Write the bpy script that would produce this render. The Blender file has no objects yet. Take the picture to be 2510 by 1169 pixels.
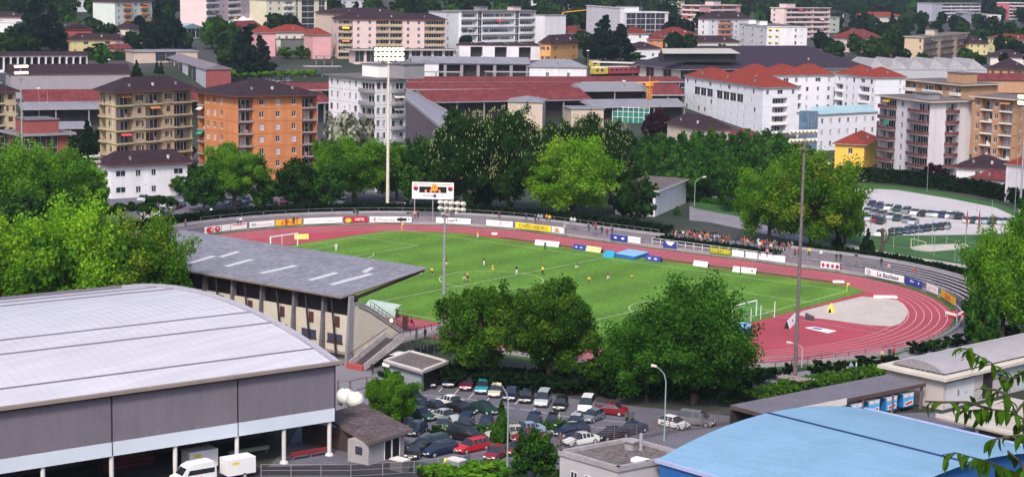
import bpy, math, random, bisect
import numpy as np
from mathutils import Vector, Matrix
R = math.radians
HAZE = .00007
sc = bpy.context.scene
COL = sc.collection
rnd = random.Random(7)
# ---------------------------------------------------------------- camera, sky, sun
CP = Vector((196.465, -242.875, 54.158)); YAW = -.668898; PIT = .148595; ROL = .017368; FL = 4428.93
FW = Vector((math.sin(YAW)*math.cos(PIT), math.cos(YAW)*math.cos(PIT), -math.sin(PIT)))
RT = Vector((math.cos(YAW), -math.sin(YAW), 0)); UP = RT.cross(FW)
R2 = RT*math.cos(ROL)+UP*math.sin(ROL); U2 = -RT*math.sin(ROL)+UP*math.cos(ROL)
cam = bpy.data.cameras.new('camera'); camo = bpy.data.objects.new('camera', cam); COL.objects.link(camo)
cam.sensor_width = 36; cam.lens = 36*FL/2510; cam.clip_start = .5; cam.clip_end = 9000
camo.matrix_world = Matrix(((R2.x, U2.x, -FW.x, CP.x), (R2.y, U2.y, -FW.y, CP.y), (R2.z, U2.z, -FW.z, CP.z), (0, 0, 0, 1)))
sc.camera = camo
FH = Vector((math.sin(YAW), math.cos(YAW), 0))
w = bpy.data.worlds.new('World'); sc.world = w; w.use_nodes = True
nt = w.node_tree; nt.nodes.clear()
sky = nt.nodes.new('ShaderNodeTexSky'); sky.sky_type = 'NISHITA'; sky.sun_disc = False
SUN = (-RT*.2-FH*.98).normalized(); ELEV = R(46)
sky.sun_elevation = ELEV; sky.sun_rotation = math.atan2(SUN.x, SUN.y)
sky.air_density = 1.0; sky.dust_density = 4.0; sky.ozone_density = 1.6
bg = nt.nodes.new('ShaderNodeBackground'); bg.inputs[1].default_value = .145
ow = nt.nodes.new('ShaderNodeOutputWorld')
nt.links.new(sky.outputs[0], bg.inputs[0]); nt.links.new(bg.outputs[0], ow.inputs[0])
sl = bpy.data.lights.new('sun', 'SUN'); sl.energy = 2.1; sl.angle = R(10); sl.color = (1, .93, .86)
so = bpy.data.objects.new('sun', sl); COL.objects.link(so)
sd = Vector((SUN.x*math.cos(ELEV), SUN.y*math.cos(ELEV), math.sin(ELEV)))
so.rotation_euler = sd.to_track_quat('Z', 'Y').to_euler()
sc.view_settings.view_transform = 'Standard'; sc.view_settings.look = 'None'
sc.view_settings.exposure = 0.5; sc.view_settings.gamma = 1
sc.cycles.max_bounces = 5; sc.cycles.diffuse_bounces = 3; sc.cycles.glossy_bounces = 2; sc.cycles.transmission_bounces = 3
sc.cycles.transparent_max_bounces = 6; sc.cycles.use_denoising = True
# ---------------------------------------------------------------- terrain and picture-to-place mapping
def lerp(x, xs, ys):
    if x <= xs[0]: return ys[0]
    if x >= xs[-1]: return ys[-1]
    i = bisect.bisect(xs, x)-1
    t = (x-xs[i])/(xs[i+1]-xs[i]); return ys[i]+(ys[i+1]-ys[i])*t
TX = [0, 6, 40, 90, 118, 560, 750, 950, 1300, 1600, 2300, 4000]
TY = [51.9, 50.6, 35, 10, 0, 0, 13, 22, 27, 32, 170, 420]
def T(x, y):
    dx, dy = x-CP.x, y-CP.y
    d = dx*FH.x+dy*FH.y; l = dx*RT.x+dy*RT.y
    z = lerp(max(d, 0), TX, TY)
    if d > 560: z *= 1-.36*min(max((l/d-.03)/.14, 0), 1)
    return z
def ray(px, py):
    return (FW+R2*((px-1255)/FL)-U2*((py-584.5)/FL))
def U(px, py, z=0.):
    d = ray(px, py); return CP+d*((z-CP.z)/d.z)
def G(px, py, h=0.):
    d = ray(px, py); t = 120.
    while t < 4000:
        P = CP+d*t
        if P.z <= T(P.x, P.y)+h: break
        t += 10
    a, b = t-10, t
    for _ in range(22):
        m = (a+b)/2; P = CP+d*m
        if P.z <= T(P.x, P.y)+h: b = m
        else: a = m
    return CP+d*b
def depth(P): return (P-CP).dot(FW)
def pxm(P): return FL/depth(P)
# ---------------------------------------------------------------- materials
MATS = {}
ORD = ['first', 'second', 'third', 'fourth', 'fifth', 'sixth', 'seventh', 'eighth', 'ninth', 'tenth', 'eleventh', 'twelfth', 'thirteenth', 'fourteenth']
def mat(name, col, var=.12, scale=.35, rough=.8, metal=0., spec=.3, fine=0., fscale=4., bump=0., emit=0., trans=0., tint=None, objvar=0., streak=None):
    if name in MATS: return MATS[name]
    m = bpy.data.materials.new(name); m.use_nodes = True; n = m.node_tree.nodes; L = m.node_tree.links
    b = n['Principled BSDF']; b.inputs['Roughness'].default_value = rough; b.inputs['Metallic'].default_value = metal
    b.inputs['Specular IOR Level'].default_value = spec
    c = (*col, 1); b.inputs['Base Color'].default_value = c
    geo = n.new('ShaderNodeNewGeometry')
    src = None
    if var > 0:
        t = n.new('ShaderNodeTexNoise'); t.inputs['Scale'].default_value = scale; t.inputs['Detail'].default_value = 6; t.inputs['Roughness'].default_value = .65
        L.new(geo.outputs['Position'], t.inputs['Vector'])
        rp = n.new('ShaderNodeMapRange'); rp.inputs['From Min'].default_value = .3; rp.inputs['From Max'].default_value = .7
        rp.inputs['To Min'].default_value = 1-var; rp.inputs['To Max'].default_value = 1+var; L.new(t.outputs[0], rp.inputs[0])
        mx = n.new('ShaderNodeMix'); mx.data_type = 'RGBA'; mx.blend_type = 'MULTIPLY'; mx.inputs[0].default_value = 1
        mx.inputs[6].default_value = c
        L.new(rp.outputs[0], mx.inputs[7]); src = mx.outputs[2]
    if streak:
        mp = n.new('ShaderNodeMapping'); mp.inputs['Scale'].default_value = streak[:3]; mp.inputs['Rotation'].default_value = (0, 0, streak[4] if len(streak) > 4 else 0); L.new(geo.outputs['Position'], mp.inputs[0])
        t = n.new('ShaderNodeTexNoise'); t.inputs['Scale'].default_value = 1; t.inputs['Detail'].default_value = 5; t.inputs['Roughness'].default_value = .7; L.new(mp.outputs[0], t.inputs['Vector'])
        rp = n.new('ShaderNodeMapRange'); rp.inputs['From Min'].default_value = .35; rp.inputs['From Max'].default_value = .65; rp.inputs['To Min'].default_value = 1-streak[3]; rp.inputs['To Max'].default_value = 1+streak[3]*.5; L.new(t.outputs[0], rp.inputs[0])
        mx = n.new('ShaderNodeMix'); mx.data_type = 'RGBA'; mx.blend_type = 'MULTIPLY'; mx.inputs[0].default_value = 1
        if src: L.new(src, mx.inputs[6])
        else: mx.inputs[6].default_value = c
        L.new(rp.outputs[0], mx.inputs[7]); src = mx.outputs[2]
    if fine > 0:
        t = n.new('ShaderNodeTexNoise'); t.inputs['Scale'].default_value = fscale; t.inputs['Detail'].default_value = 3
        L.new(geo.outputs['Position'], t.inputs['Vector'])
        rp = n.new('ShaderNodeMapRange'); rp.inputs['From Min'].default_value = .35; rp.inputs['From Max'].default_value = .65
        rp.inputs['To Min'].default_value = 1-fine; rp.inputs['To Max'].default_value = 1+fine; L.new(t.outputs[0], rp.inputs[0])
        mx = n.new('ShaderNodeMix'); mx.data_type = 'RGBA'; mx.blend_type = 'MULTIPLY'; mx.inputs[0].default_value = 1
        if src: L.new(src, mx.inputs[6])
        else: mx.inputs[6].default_value = c
        L.new(rp.outputs[0], mx.inputs[7]); src = mx.outputs[2]
        if bump:
            bp = n.new('ShaderNodeBump'); bp.inputs['Strength'].default_value = bump; bp.inputs['Distance'].default_value = .1
            L.new(t.outputs[0], bp.inputs['Height']); L.new(bp.outputs[0], b.inputs['Normal'])
    if objvar:
        oi = n.new('ShaderNodeObjectInfo'); rp = n.new('ShaderNodeMapRange'); rp.inputs['To Min'].default_value = 1-objvar; rp.inputs['To Max'].default_value = 1+objvar
        L.new(oi.outputs['Random'], rp.inputs[0])
        mx = n.new('ShaderNodeMix'); mx.data_type = 'RGBA'; mx.blend_type = 'MULTIPLY'; mx.inputs[0].default_value = 1
        if src: L.new(src, mx.inputs[6])
        else: mx.inputs[6].default_value = c
        L.new(rp.outputs[0], mx.inputs[7]); src = mx.outputs[2]
    if src: L.new(src, b.inputs['Base Color'])
    if emit:
        b.inputs['Emission Color'].default_value = c; b.inputs['Emission Strength'].default_value = emit
    MATS[name] = m; return m
def leafmat(name, dark, midc, light, objvar=.12, transl=.45):
    if name in MATS: return MATS[name]
    m = bpy.data.materials.new(name); m.use_nodes = True; n = m.node_tree.nodes; L = m.node_tree.links; n.clear()
    at = n.new('ShaderNodeAttribute'); at.attribute_name = 'tint'
    cr = n.new('ShaderNodeValToRGB'); e = cr.color_ramp.elements
    e[0].position = .1; e[0].color = (*dark, 1); e[1].position = .95; e[1].color = (*light, 1)
    k = e.new(.5); k.color = (*midc, 1)
    L.new(at.outputs['Fac'], cr.inputs[0])
    oi = n.new('ShaderNodeObjectInfo'); rp = n.new('ShaderNodeMapRange'); rp.inputs['To Min'].default_value = 1-objvar; rp.inputs['To Max'].default_value = 1+objvar
    L.new(oi.outputs['Random'], rp.inputs[0])
    mx = n.new('ShaderNodeMix'); mx.data_type = 'RGBA'; mx.blend_type = 'MULTIPLY'; mx.inputs[0].default_value = 1
    L.new(cr.outputs[0], mx.inputs[6]); L.new(rp.outputs[0], mx.inputs[7])
    d = n.new('ShaderNodeBsdfDiffuse'); tl = n.new('ShaderNodeBsdfTranslucent'); ms = n.new('ShaderNodeMixShader'); ms.inputs[0].default_value = transl
    o = n.new('ShaderNodeOutputMaterial')
    L.new(mx.outputs[2], d.inputs[0]); L.new(mx.outputs[2], tl.inputs[0]); L.new(d.outputs[0], ms.inputs[1]); L.new(tl.outputs[0], ms.inputs[2]); L.new(ms.outputs[0], o.inputs[0])
    MATS[name] = m; return m
def glassmat(name, col, rough=.15):
    m = mat(name, col, var=.5, scale=.9, rough=rough, spec=.6); return m
# ---------------------------------------------------------------- mesh collecting
class MB:
    def __init__(s): s.v = []; s.f = []; s.m = []
    def poly(s, pts, mi=0):
        b = len(s.v); s.v += [tuple(p) for p in pts]; s.f.append(tuple(range(b, b+len(pts)))); s.m.append(mi)
    def box(s, x0, x1, y0, y1, z0, z1, mi=0):
        s.hexa([(x0, y0, z0), (x1, y0, z0), (x1, y1, z0), (x0, y1, z0)], [(x0, y0, z1), (x1, y0, z1), (x1, y1, z1), (x0, y1, z1)], mi)
    def hexa(s, lo, hi, mi=0, mtop=None):
        b = len(s.v); n = len(lo); s.v += [tuple(p) for p in lo]+[tuple(p) for p in hi]
        s.f.append(tuple(range(b+n-1, b-1, -1))); s.m.append(mi)
        s.f.append(tuple(range(b+n, b+2*n))); s.m.append(mi if mtop is None else mtop)
        for i in range(n):
            j = (i+1) % n; s.f.append((b+i, b+j, b+n+j, b+n+i)); s.m.append(mi)
    def obox(s, o, u, v, a0, a1, b0, b1, z0, z1, mi=0):   # box in a turned frame
        o = Vector(o); u = Vector(u); v = Vector(v)
        q = [o+u*a0+v*b0, o+u*a1+v*b0, o+u*a1+v*b1, o+u*a0+v*b1]
        if u.cross(v).z < 0: q.reverse()
        s.hexa([(p.x, p.y, p.z+z0) for p in q], [(p.x, p.y, p.z+z1) for p in q], mi)
    def tube(s, p0, p1, r0, r1=None, n=8, mi=0, cap=True):
        p0 = Vector(p0); p1 = Vector(p1); r1 = r0 if r1 is None else r1
        d = (p1-p0).normalized(); a = d.orthogonal().normalized(); c = d.cross(a); b = len(s.v)
        for P, r in ((p0, r0), (p1, r1)):
            for i in range(n):
                t = 2*math.pi*i/n; s.v.append(tuple(P+a*math.cos(t)*r+c*math.sin(t)*r))
        for i in range(n):
            j = (i+1) % n; s.f.append((b+i, b+j, b+n+j, b+n+i)); s.m.append(mi)
        if cap:
            s.f.append(tuple(range(b+n-1, b-1, -1))); s.m.append(mi); s.f.append(tuple(range(b+n, b+2*n))); s.m.append(mi)
    def path(s, pts, r, n=6, mi=0):
        for i in range(len(pts)-1): s.tube(pts[i], pts[i+1], r[i] if isinstance(r, (list, tuple)) else r, r[i+1] if isinstance(r, (list, tuple)) else r, n, mi)
    def ball(s, c, rx, ry=None, rz=None, n=8, k=5, mi=0):
        ry = ry or rx; rz = rz or rx; b = len(s.v); s.v.append((c[0], c[1], c[2]-rz))
        for j in range(1, k):
            ph = math.pi*j/k-math.pi/2
            for i in range(n):
                t = 2*math.pi*i/n; s.v.append((c[0]+rx*math.cos(ph)*math.cos(t), c[1]+ry*math.cos(ph)*math.sin(t), c[2]+rz*math.sin(ph)))
        s.v.append((c[0], c[1], c[2]+rz)); e = len(s.v)-1
        for i in range(n):
            j = (i+1) % n; s.f.append((b, b+1+j, b+1+i)); s.m.append(mi); q = b+1+(k-2)*n; s.f.append((q+i, q+j, e)); s.m.append(mi)
        for r in range(k-2):
            q = b+1+r*n
            for i in range(n):
                j = (i+1) % n; s.f.append((q+i, q+j, q+n+j, q+n+i)); s.m.append(mi)
    def mesh(s, name, mats):
        me = bpy.data.meshes.new(name); me.from_pydata(s.v, [], s.f)
        for m in mats: me.materials.append(m)
        me.polygons.foreach_set('material_index', s.m); me.update(); return me
    def build(s, name, mats, parent=None, loc=None, smooth=False):
        if not isinstance(mats, (list, tuple)): mats = [mats]
        me = s.mesh(name, mats)
        if smooth: me.shade_smooth()
        o = bpy.data.objects.new(name, me); COL.objects.link(o)
        if parent: o.parent = parent
        if loc is not None: o.location = loc
        return o
def tag(o, label=None, cat=None, group=None, kind=None):
    if label: o['label'] = label
    if cat: o['category'] = cat
    if group: o['group'] = group
    if kind: o['kind'] = kind
    return o
def thing(name, label, cat, loc=(0, 0, 0), rz=0, group=None):
    o = bpy.data.objects.new(name, None); o.empty_display_size = .3; COL.objects.link(o); o.location = loc; o.rotation_euler[2] = rz
    return tag(o, label, cat, group)
def inst(me, name, parent=None, loc=(0, 0, 0), rz=0, mats=None, scale=None):
    o = bpy.data.objects.new(name, me); COL.objects.link(o); o.location = loc; o.rotation_euler[2] = rz
    if parent: o.parent = parent
    if scale: o.scale = scale
    if mats:
        for i, m in mats.items():
            o.material_slots[i].link = 'OBJECT'; o.material_slots[i].material = m
    return o
def copytree(root, loc, rz, label=None, group=None, mats=None, scale=None):
    kids = {}
    for o in KIDS[root.name]: kids.setdefault(o.parent.name, []).append(o)
    def cp(o, par):
        c = o.copy(); COL.objects.link(c)
        if par: c.parent = par
        if mats:
            for i, s in enumerate(c.material_slots):
                k = s.material.name if s.material else ''
                if k in mats: s.link = 'OBJECT'; s.material = mats[k]
        for k in kids.get(o.name, []): cp(k, c)
        return c
    c = cp(root, None); c.location = loc; c.rotation_euler[2] = rz
    if scale: c.scale = scale
    if label: c['label'] = label
    if group: c['group'] = group
    return c
KIDS = {}
def note(root):
    allo = []
    def rec(o):
        for k in o.children: allo.append(k); rec(k)
    rec(root); KIDS[root.name] = allo
def struct(mb, name, m, z=0):
    o = mb.build(name, m); o['kind'] = 'structure'; return o
def text(s, m, size, parent, loc, rz=0, rx=math.pi/2, depth_=.01, sx=1., shear=0., name='lettering', align='CENTER'):
    c = bpy.data.curves.new(name, 'FONT'); c.body = s; c.size = size; c.extrude = depth_; c.align_x = align; c.align_y = 'CENTER'; c.shear = shear; c.offset = size*.012
    c.materials.append(m); o = bpy.data.objects.new(name, c); COL.objects.link(o); o.parent = parent
    dg = bpy.context.evaluated_depsgraph_get(); me = bpy.data.meshes.new_from_object(o.evaluated_get(dg)); bpy.data.objects.remove(o); o = bpy.data.objects.new(name, me); COL.objects.link(o); o.parent = parent
    o.location = loc; o.rotation_euler = (rx, 0, rz); o.scale = (sx, 1, 1); return o
# ---------------------------------------------------------------- shared colours
white = mat('white_render', (.66, .65, .7), .07, .2, .85, streak=(.6, .6, .06, .1))
offw = mat('cream_white', (.62, .58, .55), .08, .25, .85)
lilac = mat('lilac_white', (.6, .56, .62), .06, .2, .85, streak=(.6, .6, .06, .12))
cream = mat('cream_render', (.44, .355, .24), .08, .3, .85, streak=(.6, .6, .06, .12))
orange = mat('orange_render', (.5, .2, .085), .12, .25, .85, streak=(.6, .6, .06, .14))
ochre = mat('ochre_render', (.44, .25, .15), .09, .25, .85, streak=(.6, .6, .06, .12))
yellow = mat('yellow_render', (.74, .47, .08), .07, .3, .85)
pink = mat('pink_render', (.62, .33, .35), .07, .3, .85)
pinkc = mat('pale_pink_render', (.64, .49, .5), .07, .3, .85)
beige = mat('beige_render', (.5, .41, .35), .08, .3, .85)
grey = mat('grey_concrete', (.25, .24, .265), .12, .4, .85, fine=.08)
dgrey = mat('dark_concrete', (.14, .13, .15), .15, .4, .85, fine=.1)
redw = mat('red_render', (.36, .07, .07), .1, .3, .85)
brick = mat('dark_red_brick', (.27, .075, .075), .12, .5, .9, fine=.15, fscale=5)
rtile = mat('red_roof_tiles', (.14, .02, .017), .2, .35, .9, fine=.22, fscale=1.6)
otile = mat('orange_red_roof_tiles', (.19, .028, .017), .16, .35, .9, fine=.15, fscale=1.8)
dtile = mat('dark_purple_roof_tiles', (.026, .012, .019), .25, .4, .85, fine=.25, fscale=1.6)
btile = mat('weathered_red_brown_roof_tiles', (.14, .026, .03), .3, .3, .9, fine=.35, fscale=1.2)
gravel = mat('roof_gravel', (.13, .11, .11), .25, .3, .95, fine=.3, fscale=2.5)
mroof = mat('light_grey_sheet_roof', (.2, .2, .235), .14, .25, .7, fine=.1, fscale=1.5)
black = mat('black_opening', (.012, .01, .013), 0, rough=.9)
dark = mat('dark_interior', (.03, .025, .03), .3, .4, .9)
glass = mat('window_glass', (.035, .04, .055), .6, .35, .18, spec=.55)
frame = mat('white_window_frame', (.7, .7, .72), .05, 1, .5)
shutter = mat('pale_roller_shutter', (.42, .4, .47), .08, 1, .7)
brownsh = mat('brown_shutter', (.09, .035, .03), .2, 1, .7)
brown = mat('brown_render', (.13, .045, .045), .15, .6, .8)
rail = mat('dark_railing', (.05, .05, .06), 0, rough=.6)
awny = mat('yellow_awning', (.75, .5, .05), .08, .5, .8)
awng = mat('green_awning', (.02, .3, .17), .1, .5, .8)
awnr = mat('red_awning', (.5, .08, .08), .1, .5, .8)
steel = mat('galvanised_steel', (.36, .37, .4), .1, 1, .45, metal=.4)
rust = mat('rusty_brown_steel', (.15, .115, .12), .3, 2, .7, fine=.2, fscale=6)
wood = mat('tree_bark', (.07, .05, .042), .3, 1.5, .95)
pwhite = mat('white_paint', (.8, .8, .82), .04, .6, .5)
skin = mat('skin', (.36, .2, .145), .1, 3, .6)
hair = mat('dark_hair', (.03, .02, .018), 0, rough=.7)
rubber = mat('black_rubber', (.02, .02, .022), 0, rough=.8)
def fixn(o):
    import bmesh
    bm = bmesh.new(); bm.from_mesh(o.data); bmesh.ops.remove_doubles(bm, verts=bm.verts, dist=1e-4); bmesh.ops.recalc_face_normals(bm, faces=bm.faces); bm.to_mesh(o.data); bm.free(); return o
# ---------------------------------------------------------------- ground
asph = mat('asphalt', (.12, .115, .145), .25, .12, .9, fine=.15, fscale=3)
def groundmat():
    m = bpy.data.materials.new('town_ground'); m.use_nodes = True; n = m.node_tree.nodes; L = m.node_tree.links; b = n['Principled BSDF']
    b.inputs['Roughness'].default_value = .95
    g = n.new('ShaderNodeNewGeometry'); t = n.new('ShaderNodeTexNoise'); t.inputs['Scale'].default_value = .022; t.inputs['Detail'].default_value = 7
    L.new(g.outputs['Position'], t.inputs['Vector']); cr = n.new('ShaderNodeValToRGB'); e = cr.color_ramp.elements
    e[0].position = .42; e[0].color = (.01, .02, .008, 1); e[1].position = .6; e[1].color = (.045, .04, .048, 1)
    k = e.new(.5); k.color = (.02, .03, .014, 1)
    L.new(t.outputs[0], cr.inputs[0]); L.new(cr.outputs[0], b.inputs['Base Color']); return m
tg = groundmat()
mb = MB()
ds = [-60, 0, 6, 20, 40, 60, 90, 118]+list(range(150, 560, 60))+[560]+list(range(590, 960, 30))+list(range(1000, 1600, 60))+list(range(1600, 2501, 100))
ls = list(range(-1400, -600, 200))+list(range(-600, -200, 60))+list(range(-200, 201, 25))+list(range(260, 601, 60))+list(range(800, 1401, 200))
for d in ds:
    for l in ls:
        P = CP+FH*d+RT*l; mb.v.append((P.x, P.y, T(P.x, P.y)))
nl = len(ls)
for i in range(len(ds)-1):
    for j in range(nl-1):
        a = i*nl+j; mb.f.append((a, a+1, a+nl+1, a+nl)); mb.m.append(0)
struct(mb, 'ground', tg)
_hz = MB(); _q = [CP+FH*a+RT*b for a, b in ((-40, -1250), (-40, 1250), (2480, 1250), (2480, -1250))]
_hz.hexa([(p.x, p.y, -1) for p in _q], [(p.x, p.y, 215) for p in _q]); _hm = bpy.data.materials.new('air'); _hm.use_nodes = True; _n = _hm.node_tree.nodes; _n.clear(); _v = _n.new('ShaderNodeVolumePrincipled'); _v.inputs['Color'].default_value = (.72, .84, 1, 1); _v.inputs['Density'].default_value = HAZE; _v.inputs['Anisotropy'].default_value = .2; _o = _n.new('ShaderNodeOutputMaterial'); _hm.node_tree.links.new(_v.outputs[0], _o.inputs['Volume'])
_h = _hz.build('haze', _hm); fixn(_h); tag(_h, 'thin pale haze over the whole valley', 'haze', kind='stuff')
def sheet(name, pts, z, m, px=True):
    mb = MB(); q = [G(*p) if px else Vector((p[0], p[1], 0)) for p in pts]
    if sum(q[i-1].x*q[i].y-q[i].x*q[i-1].y for i in range(len(q))) < 0: q.reverse()
    mb.poly([(p.x, p.y, z) for p in q]); return struct(mb, name, m)
# --- stadium outline
CXR, CXL, CY_ = 37.5, -28., 2.5
def ring(s, o=0.):
    s = s % 4
    if s <= 1: th = R(-90+180*s); return Vector((CXR+(43-o)*math.cos(th), CY_+(47.3-o)*math.sin(th), 0))
    if s <= 2: t = s-1; return Vector((CXR+(CXL-CXR)*t, CY_+(47.3+.5*t-o), 0))
    if s <= 3: th = R(90+180*(s-2)); return Vector((CXL+(45-o)*math.cos(th), CY_+(47.8-o)*math.sin(th), 0))
    t = s-3; return Vector((CXL+(CXR-CXL)*t, CY_-(47.8-.5*t-o), 0))
SS = [i/40 for i in range(41)]+[1+i/8 for i in range(1, 9)]+[2+i/40 for i in range(1, 41)]+[3+i/8 for i in range(1, 8)]
tartan = mat('red_running_track', (.34, .053, .078), .16, .08, .9, fine=.14, fscale=2.2)
grass = mat('pitch_grass', (.086, .195, .017), .2, .09, .95, fine=.26, fscale=1.6)
_n = grass.node_tree.nodes; _L = grass.node_tree.links; _w = _n.new('ShaderNodeTexWave'); _w.inputs['Scale'].default_value = .028; _w.inputs['Distortion'].default_value = .6; _g = _n.new('ShaderNodeNewGeometry'); _L.new(_g.outputs['Position'], _w.inputs['Vector'])
_r = _n.new('ShaderNodeMapRange'); _r.inputs['To Min'].default_value = .86; _r.inputs['To Max'].default_value = 1.1; _L.new(_w.outputs['Fac'], _r.inputs[0]); _m = _n.new('ShaderNodeMix'); _m.data_type = 'RGBA'; _m.blend_type = 'MULTIPLY'; _m.inputs[0].default_value = 1
_b = _n['Principled BSDF']; _s = _b.inputs['Base Color'].links[0].from_socket; _L.new(_s, _m.inputs[6]); _L.new(_r.outputs[0], _m.inputs[7]); _L.new(_m.outputs[2], _b.inputs['Base Color'])
vergegr = mat('verge_grass', (.04, .1, .02), .3, .3, .95, fine=.3, fscale=2)
sandm = mat('grey_sand', (.46, .41, .38), .1, .2, .95, fine=.1, fscale=2)
linem = mat('faded_white_line', (.55, .45, .47), .1, 1, .8)
pitchl = mat('chalk_line', (.5, .62, .38), .3, .7, .9)
sheet('verge', [tuple(ring(s, -3.2))[:2] for s in SS], .008, vergegr, False)
sheet('running_track', [tuple(ring(s, 0))[:2] for s in SS], .02, tartan, False)
def ell(x, o, top):
    cx, rx = (CXR, 43-o) if x > CXR else ((CXL, 45-o) if x < CXL else (x, 1))
    k = math.sqrt(max(0, 1-((x-cx)/rx)**2)); return CY_+(47.4-o)*k*(1 if top else -1)
xs = [-53+i*(107/60) for i in range(61)]
top = [(x, min(38.7, ell(x, 8.9, True))) for x in xs]; bot = [(x, max(-35.6, ell(x, 8.9, False))) for x in xs]
sheet('pitch', top+bot[::-1], .034, grass, False)
sheet('verge', [(x, 41.2) for x in (-30, 46)]+[(50, 40.2), (46, 39.5), (-30, 39.5)], .034, vergegr, False)
sheet('sand_area', [(1966, 763), (2040, 744), (2112, 727), (2150, 730), (2200, 736), (2215, 745), (2224, 758), (2225, 770), (2216, 785), (2205, 794), (2185, 800), (2130, 797), (2080, 790), (2030, 783), (1985, 778), (1955, 772)], .036, sandm)
def strip(mb, pts, wd, z, closed=False):
    n = len(pts)
    for i in range(n if closed else n-1):
        a, b = Vector(pts[i]), Vector(pts[(i+1) % n]); d = (b-a); d.z = 0; d.normalize(); q = Vector((-d.y, d.x, 0))*wd/2; e = d*wd*.15
        mb.poly([(a-q-e).to_tuple()[:2]+(z,), (b-q+e).to_tuple()[:2]+(z,), (b+q+e).to_tuple()[:2]+(z,), (a+q-e).to_tuple()[:2]+(z,)])
for k in range(7):
    mb = MB(); strip(mb, [ring(s, .55+1.22*k+.35) for s in SS], .1 if k else .12, .026, True); struct(mb, 'lane_line', linem)
mb = MB()
for a, b in (((1890, 772), (2170, 820)), ((1960, 768), (2190, 812)), ((1878, 768), (1895, 762))): strip(mb, [G(*a), G(*b)], .1, .042)
struct(mb, 'run_up_line', linem)
mb = MB(); LX, LY = 51.5, 33.9; z = .04
def pl(*p, closed=False): strip(mb, [Vector((*q, 0)) for q in p], .13, z, closed)
pl((-LX, -LY), (LX, -LY), (LX, LY), (-LX, LY), closed=True); pl((0, -LY), (0, LY))
pl(*[(9.15*math.cos(t/24*math.pi), 9.15*math.sin(t/24*math.pi)) for t in range(48)], closed=True)
for s in (-1, 1):
    pl((s*LX, -20.16), (s*(LX-16.5), -20.16), (s*(LX-16.5), 20.16), (s*LX, 20.16)); pl((s*LX, -9.16), (s*(LX-5.5), -9.16), (s*(LX-5.5), 9.16), (s*LX, 9.16))
    pl(*[(s*(LX-11-9.15*math.cos(a)), 9.15*math.sin(a)) for a in [R(-53+106*i/14) for i in range(15)]])
    pl((s*(LX-11.2), -.15), (s*(LX-11.2), .15))
struct(mb, 'pitch_marking', pitchl)
wornm = mat('worn_turf', (.11, .13, .04), .3, .6, .95, fine=.3, fscale=3)
for cx_, cy_, rx_, ry_ in ((50.2, 0, 1.6, 3.6), (-50, 0, 1.6, 3.4), (52.6, 6.5, .9, 2.4), (-40.5, 0, .7, .8)): sheet('worn_patch', [(cx_+rx_*math.cos(k*.45)*(1+.15*math.sin(k*3)), cy_+ry_*math.sin(k*.45)*(1+.15*math.cos(k*2.3))) for k in range(14)], .037, wornm, False)
# paved lots and roads
paved = mat('pale_paving', (.2, .19, .22), .15, .15, .9, fine=.1)
sheet('car_park', [(815, 905), (1010, 890), (1100, 930), (1460, 985), (1800, 1020), (2300, 1010), (2520, 1080), (2520, 1400), (700, 1500), (400, 1400), (700, 1100)], .006, asph)
sheet('forecourt', [(815, 880), (860, 905), (930, 915), (1040, 890), (1000, 1000), (815, 1030)], .012, paved)
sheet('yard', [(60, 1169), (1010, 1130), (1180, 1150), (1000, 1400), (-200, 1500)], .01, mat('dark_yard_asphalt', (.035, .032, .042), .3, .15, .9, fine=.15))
sheet('perimeter_path', [(1850, 925), (2000, 905), (2200, 870), (2330, 815), (2400, 770), (2520, 800), (2520, 850), (2300, 880), (2150, 900), (1900, 945)], .01, paved)
sheet('gravel_lot', [(2080, 460), (2200, 466), (2330, 487), (2440, 509), (2520, 545), (2520, 570), (2400, 575), (2120, 578), (2060, 560), (2060, 500)], .012, mat('pale_gravel', (.45, .42, .44), .08, .1, .95, fine=.08, fscale=1.5))
sheet('lawn', [(2060, 590), (2110, 570), (2350, 565), (2520, 560), (2520, 690), (2380, 650), (2080, 605)], .01, mat('lawn_grass', (.035, .1, .025), .25, .15, .95, fine=.25))
sheet('lawn', [(2050, 446), (2200, 457), (2340, 476), (2440, 498), (2520, 525), (2520, 545), (2330, 487), (2200, 466), (2060, 462)], .01, MATS['lawn_grass'])
sheet('sand_area', [(2230, 606), (2262, 600), (2368, 597), (2375, 604), (2340, 612), (2280, 617), (2240, 613)], .02, sandm)
sheet('road', [(2060, 590), (2110, 606), (2240, 630), (2370, 650), (2370, 657), (2240, 636), (2100, 612), (2050, 597)], .02, mat('pale_path', (.4, .37, .36), .1, .3, .9))
sheet('road', [(1690, 505), (1800, 528), (1900, 560), (2050, 600), (2050, 610), (1880, 575), (1740, 545), (1690, 540)], .012, paved)
sheet('lawn', [(1680, 490), (1830, 500), (1880, 520), (1830, 535), (1700, 510)], .014, MATS['lawn_grass'])
sheet('car_park', [(200, 470), (700, 450), (1000, 480), (1000, 515), (700, 530), (420, 545), (200, 560)], .01, asph)
# parking bay lines
mb = MB()
for x, y in ((1075, 960), (1112, 967), (1148, 977), (1188, 987), (1262, 990), (1303, 1010), (1350, 1012), (1400, 1020)):
    a = G(x, y); b = G(x+13, y-14); strip(mb, [a, b], .14, .02)
for x0, y0, x1, y1 in ((1040, 968, 1140, 978), (1110, 973, 1200, 985), (1150, 990, 1260, 1000), (1275, 1002, 1450, 1030), (1480, 1030, 1560, 1037), (1160, 1040, 1205, 1024), (1450, 1045, 1520, 1052)): strip(mb, [G(x0, y0), G(x1, y1)], .14, .02)
struct(mb, 'parking_line', linem)
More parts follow.
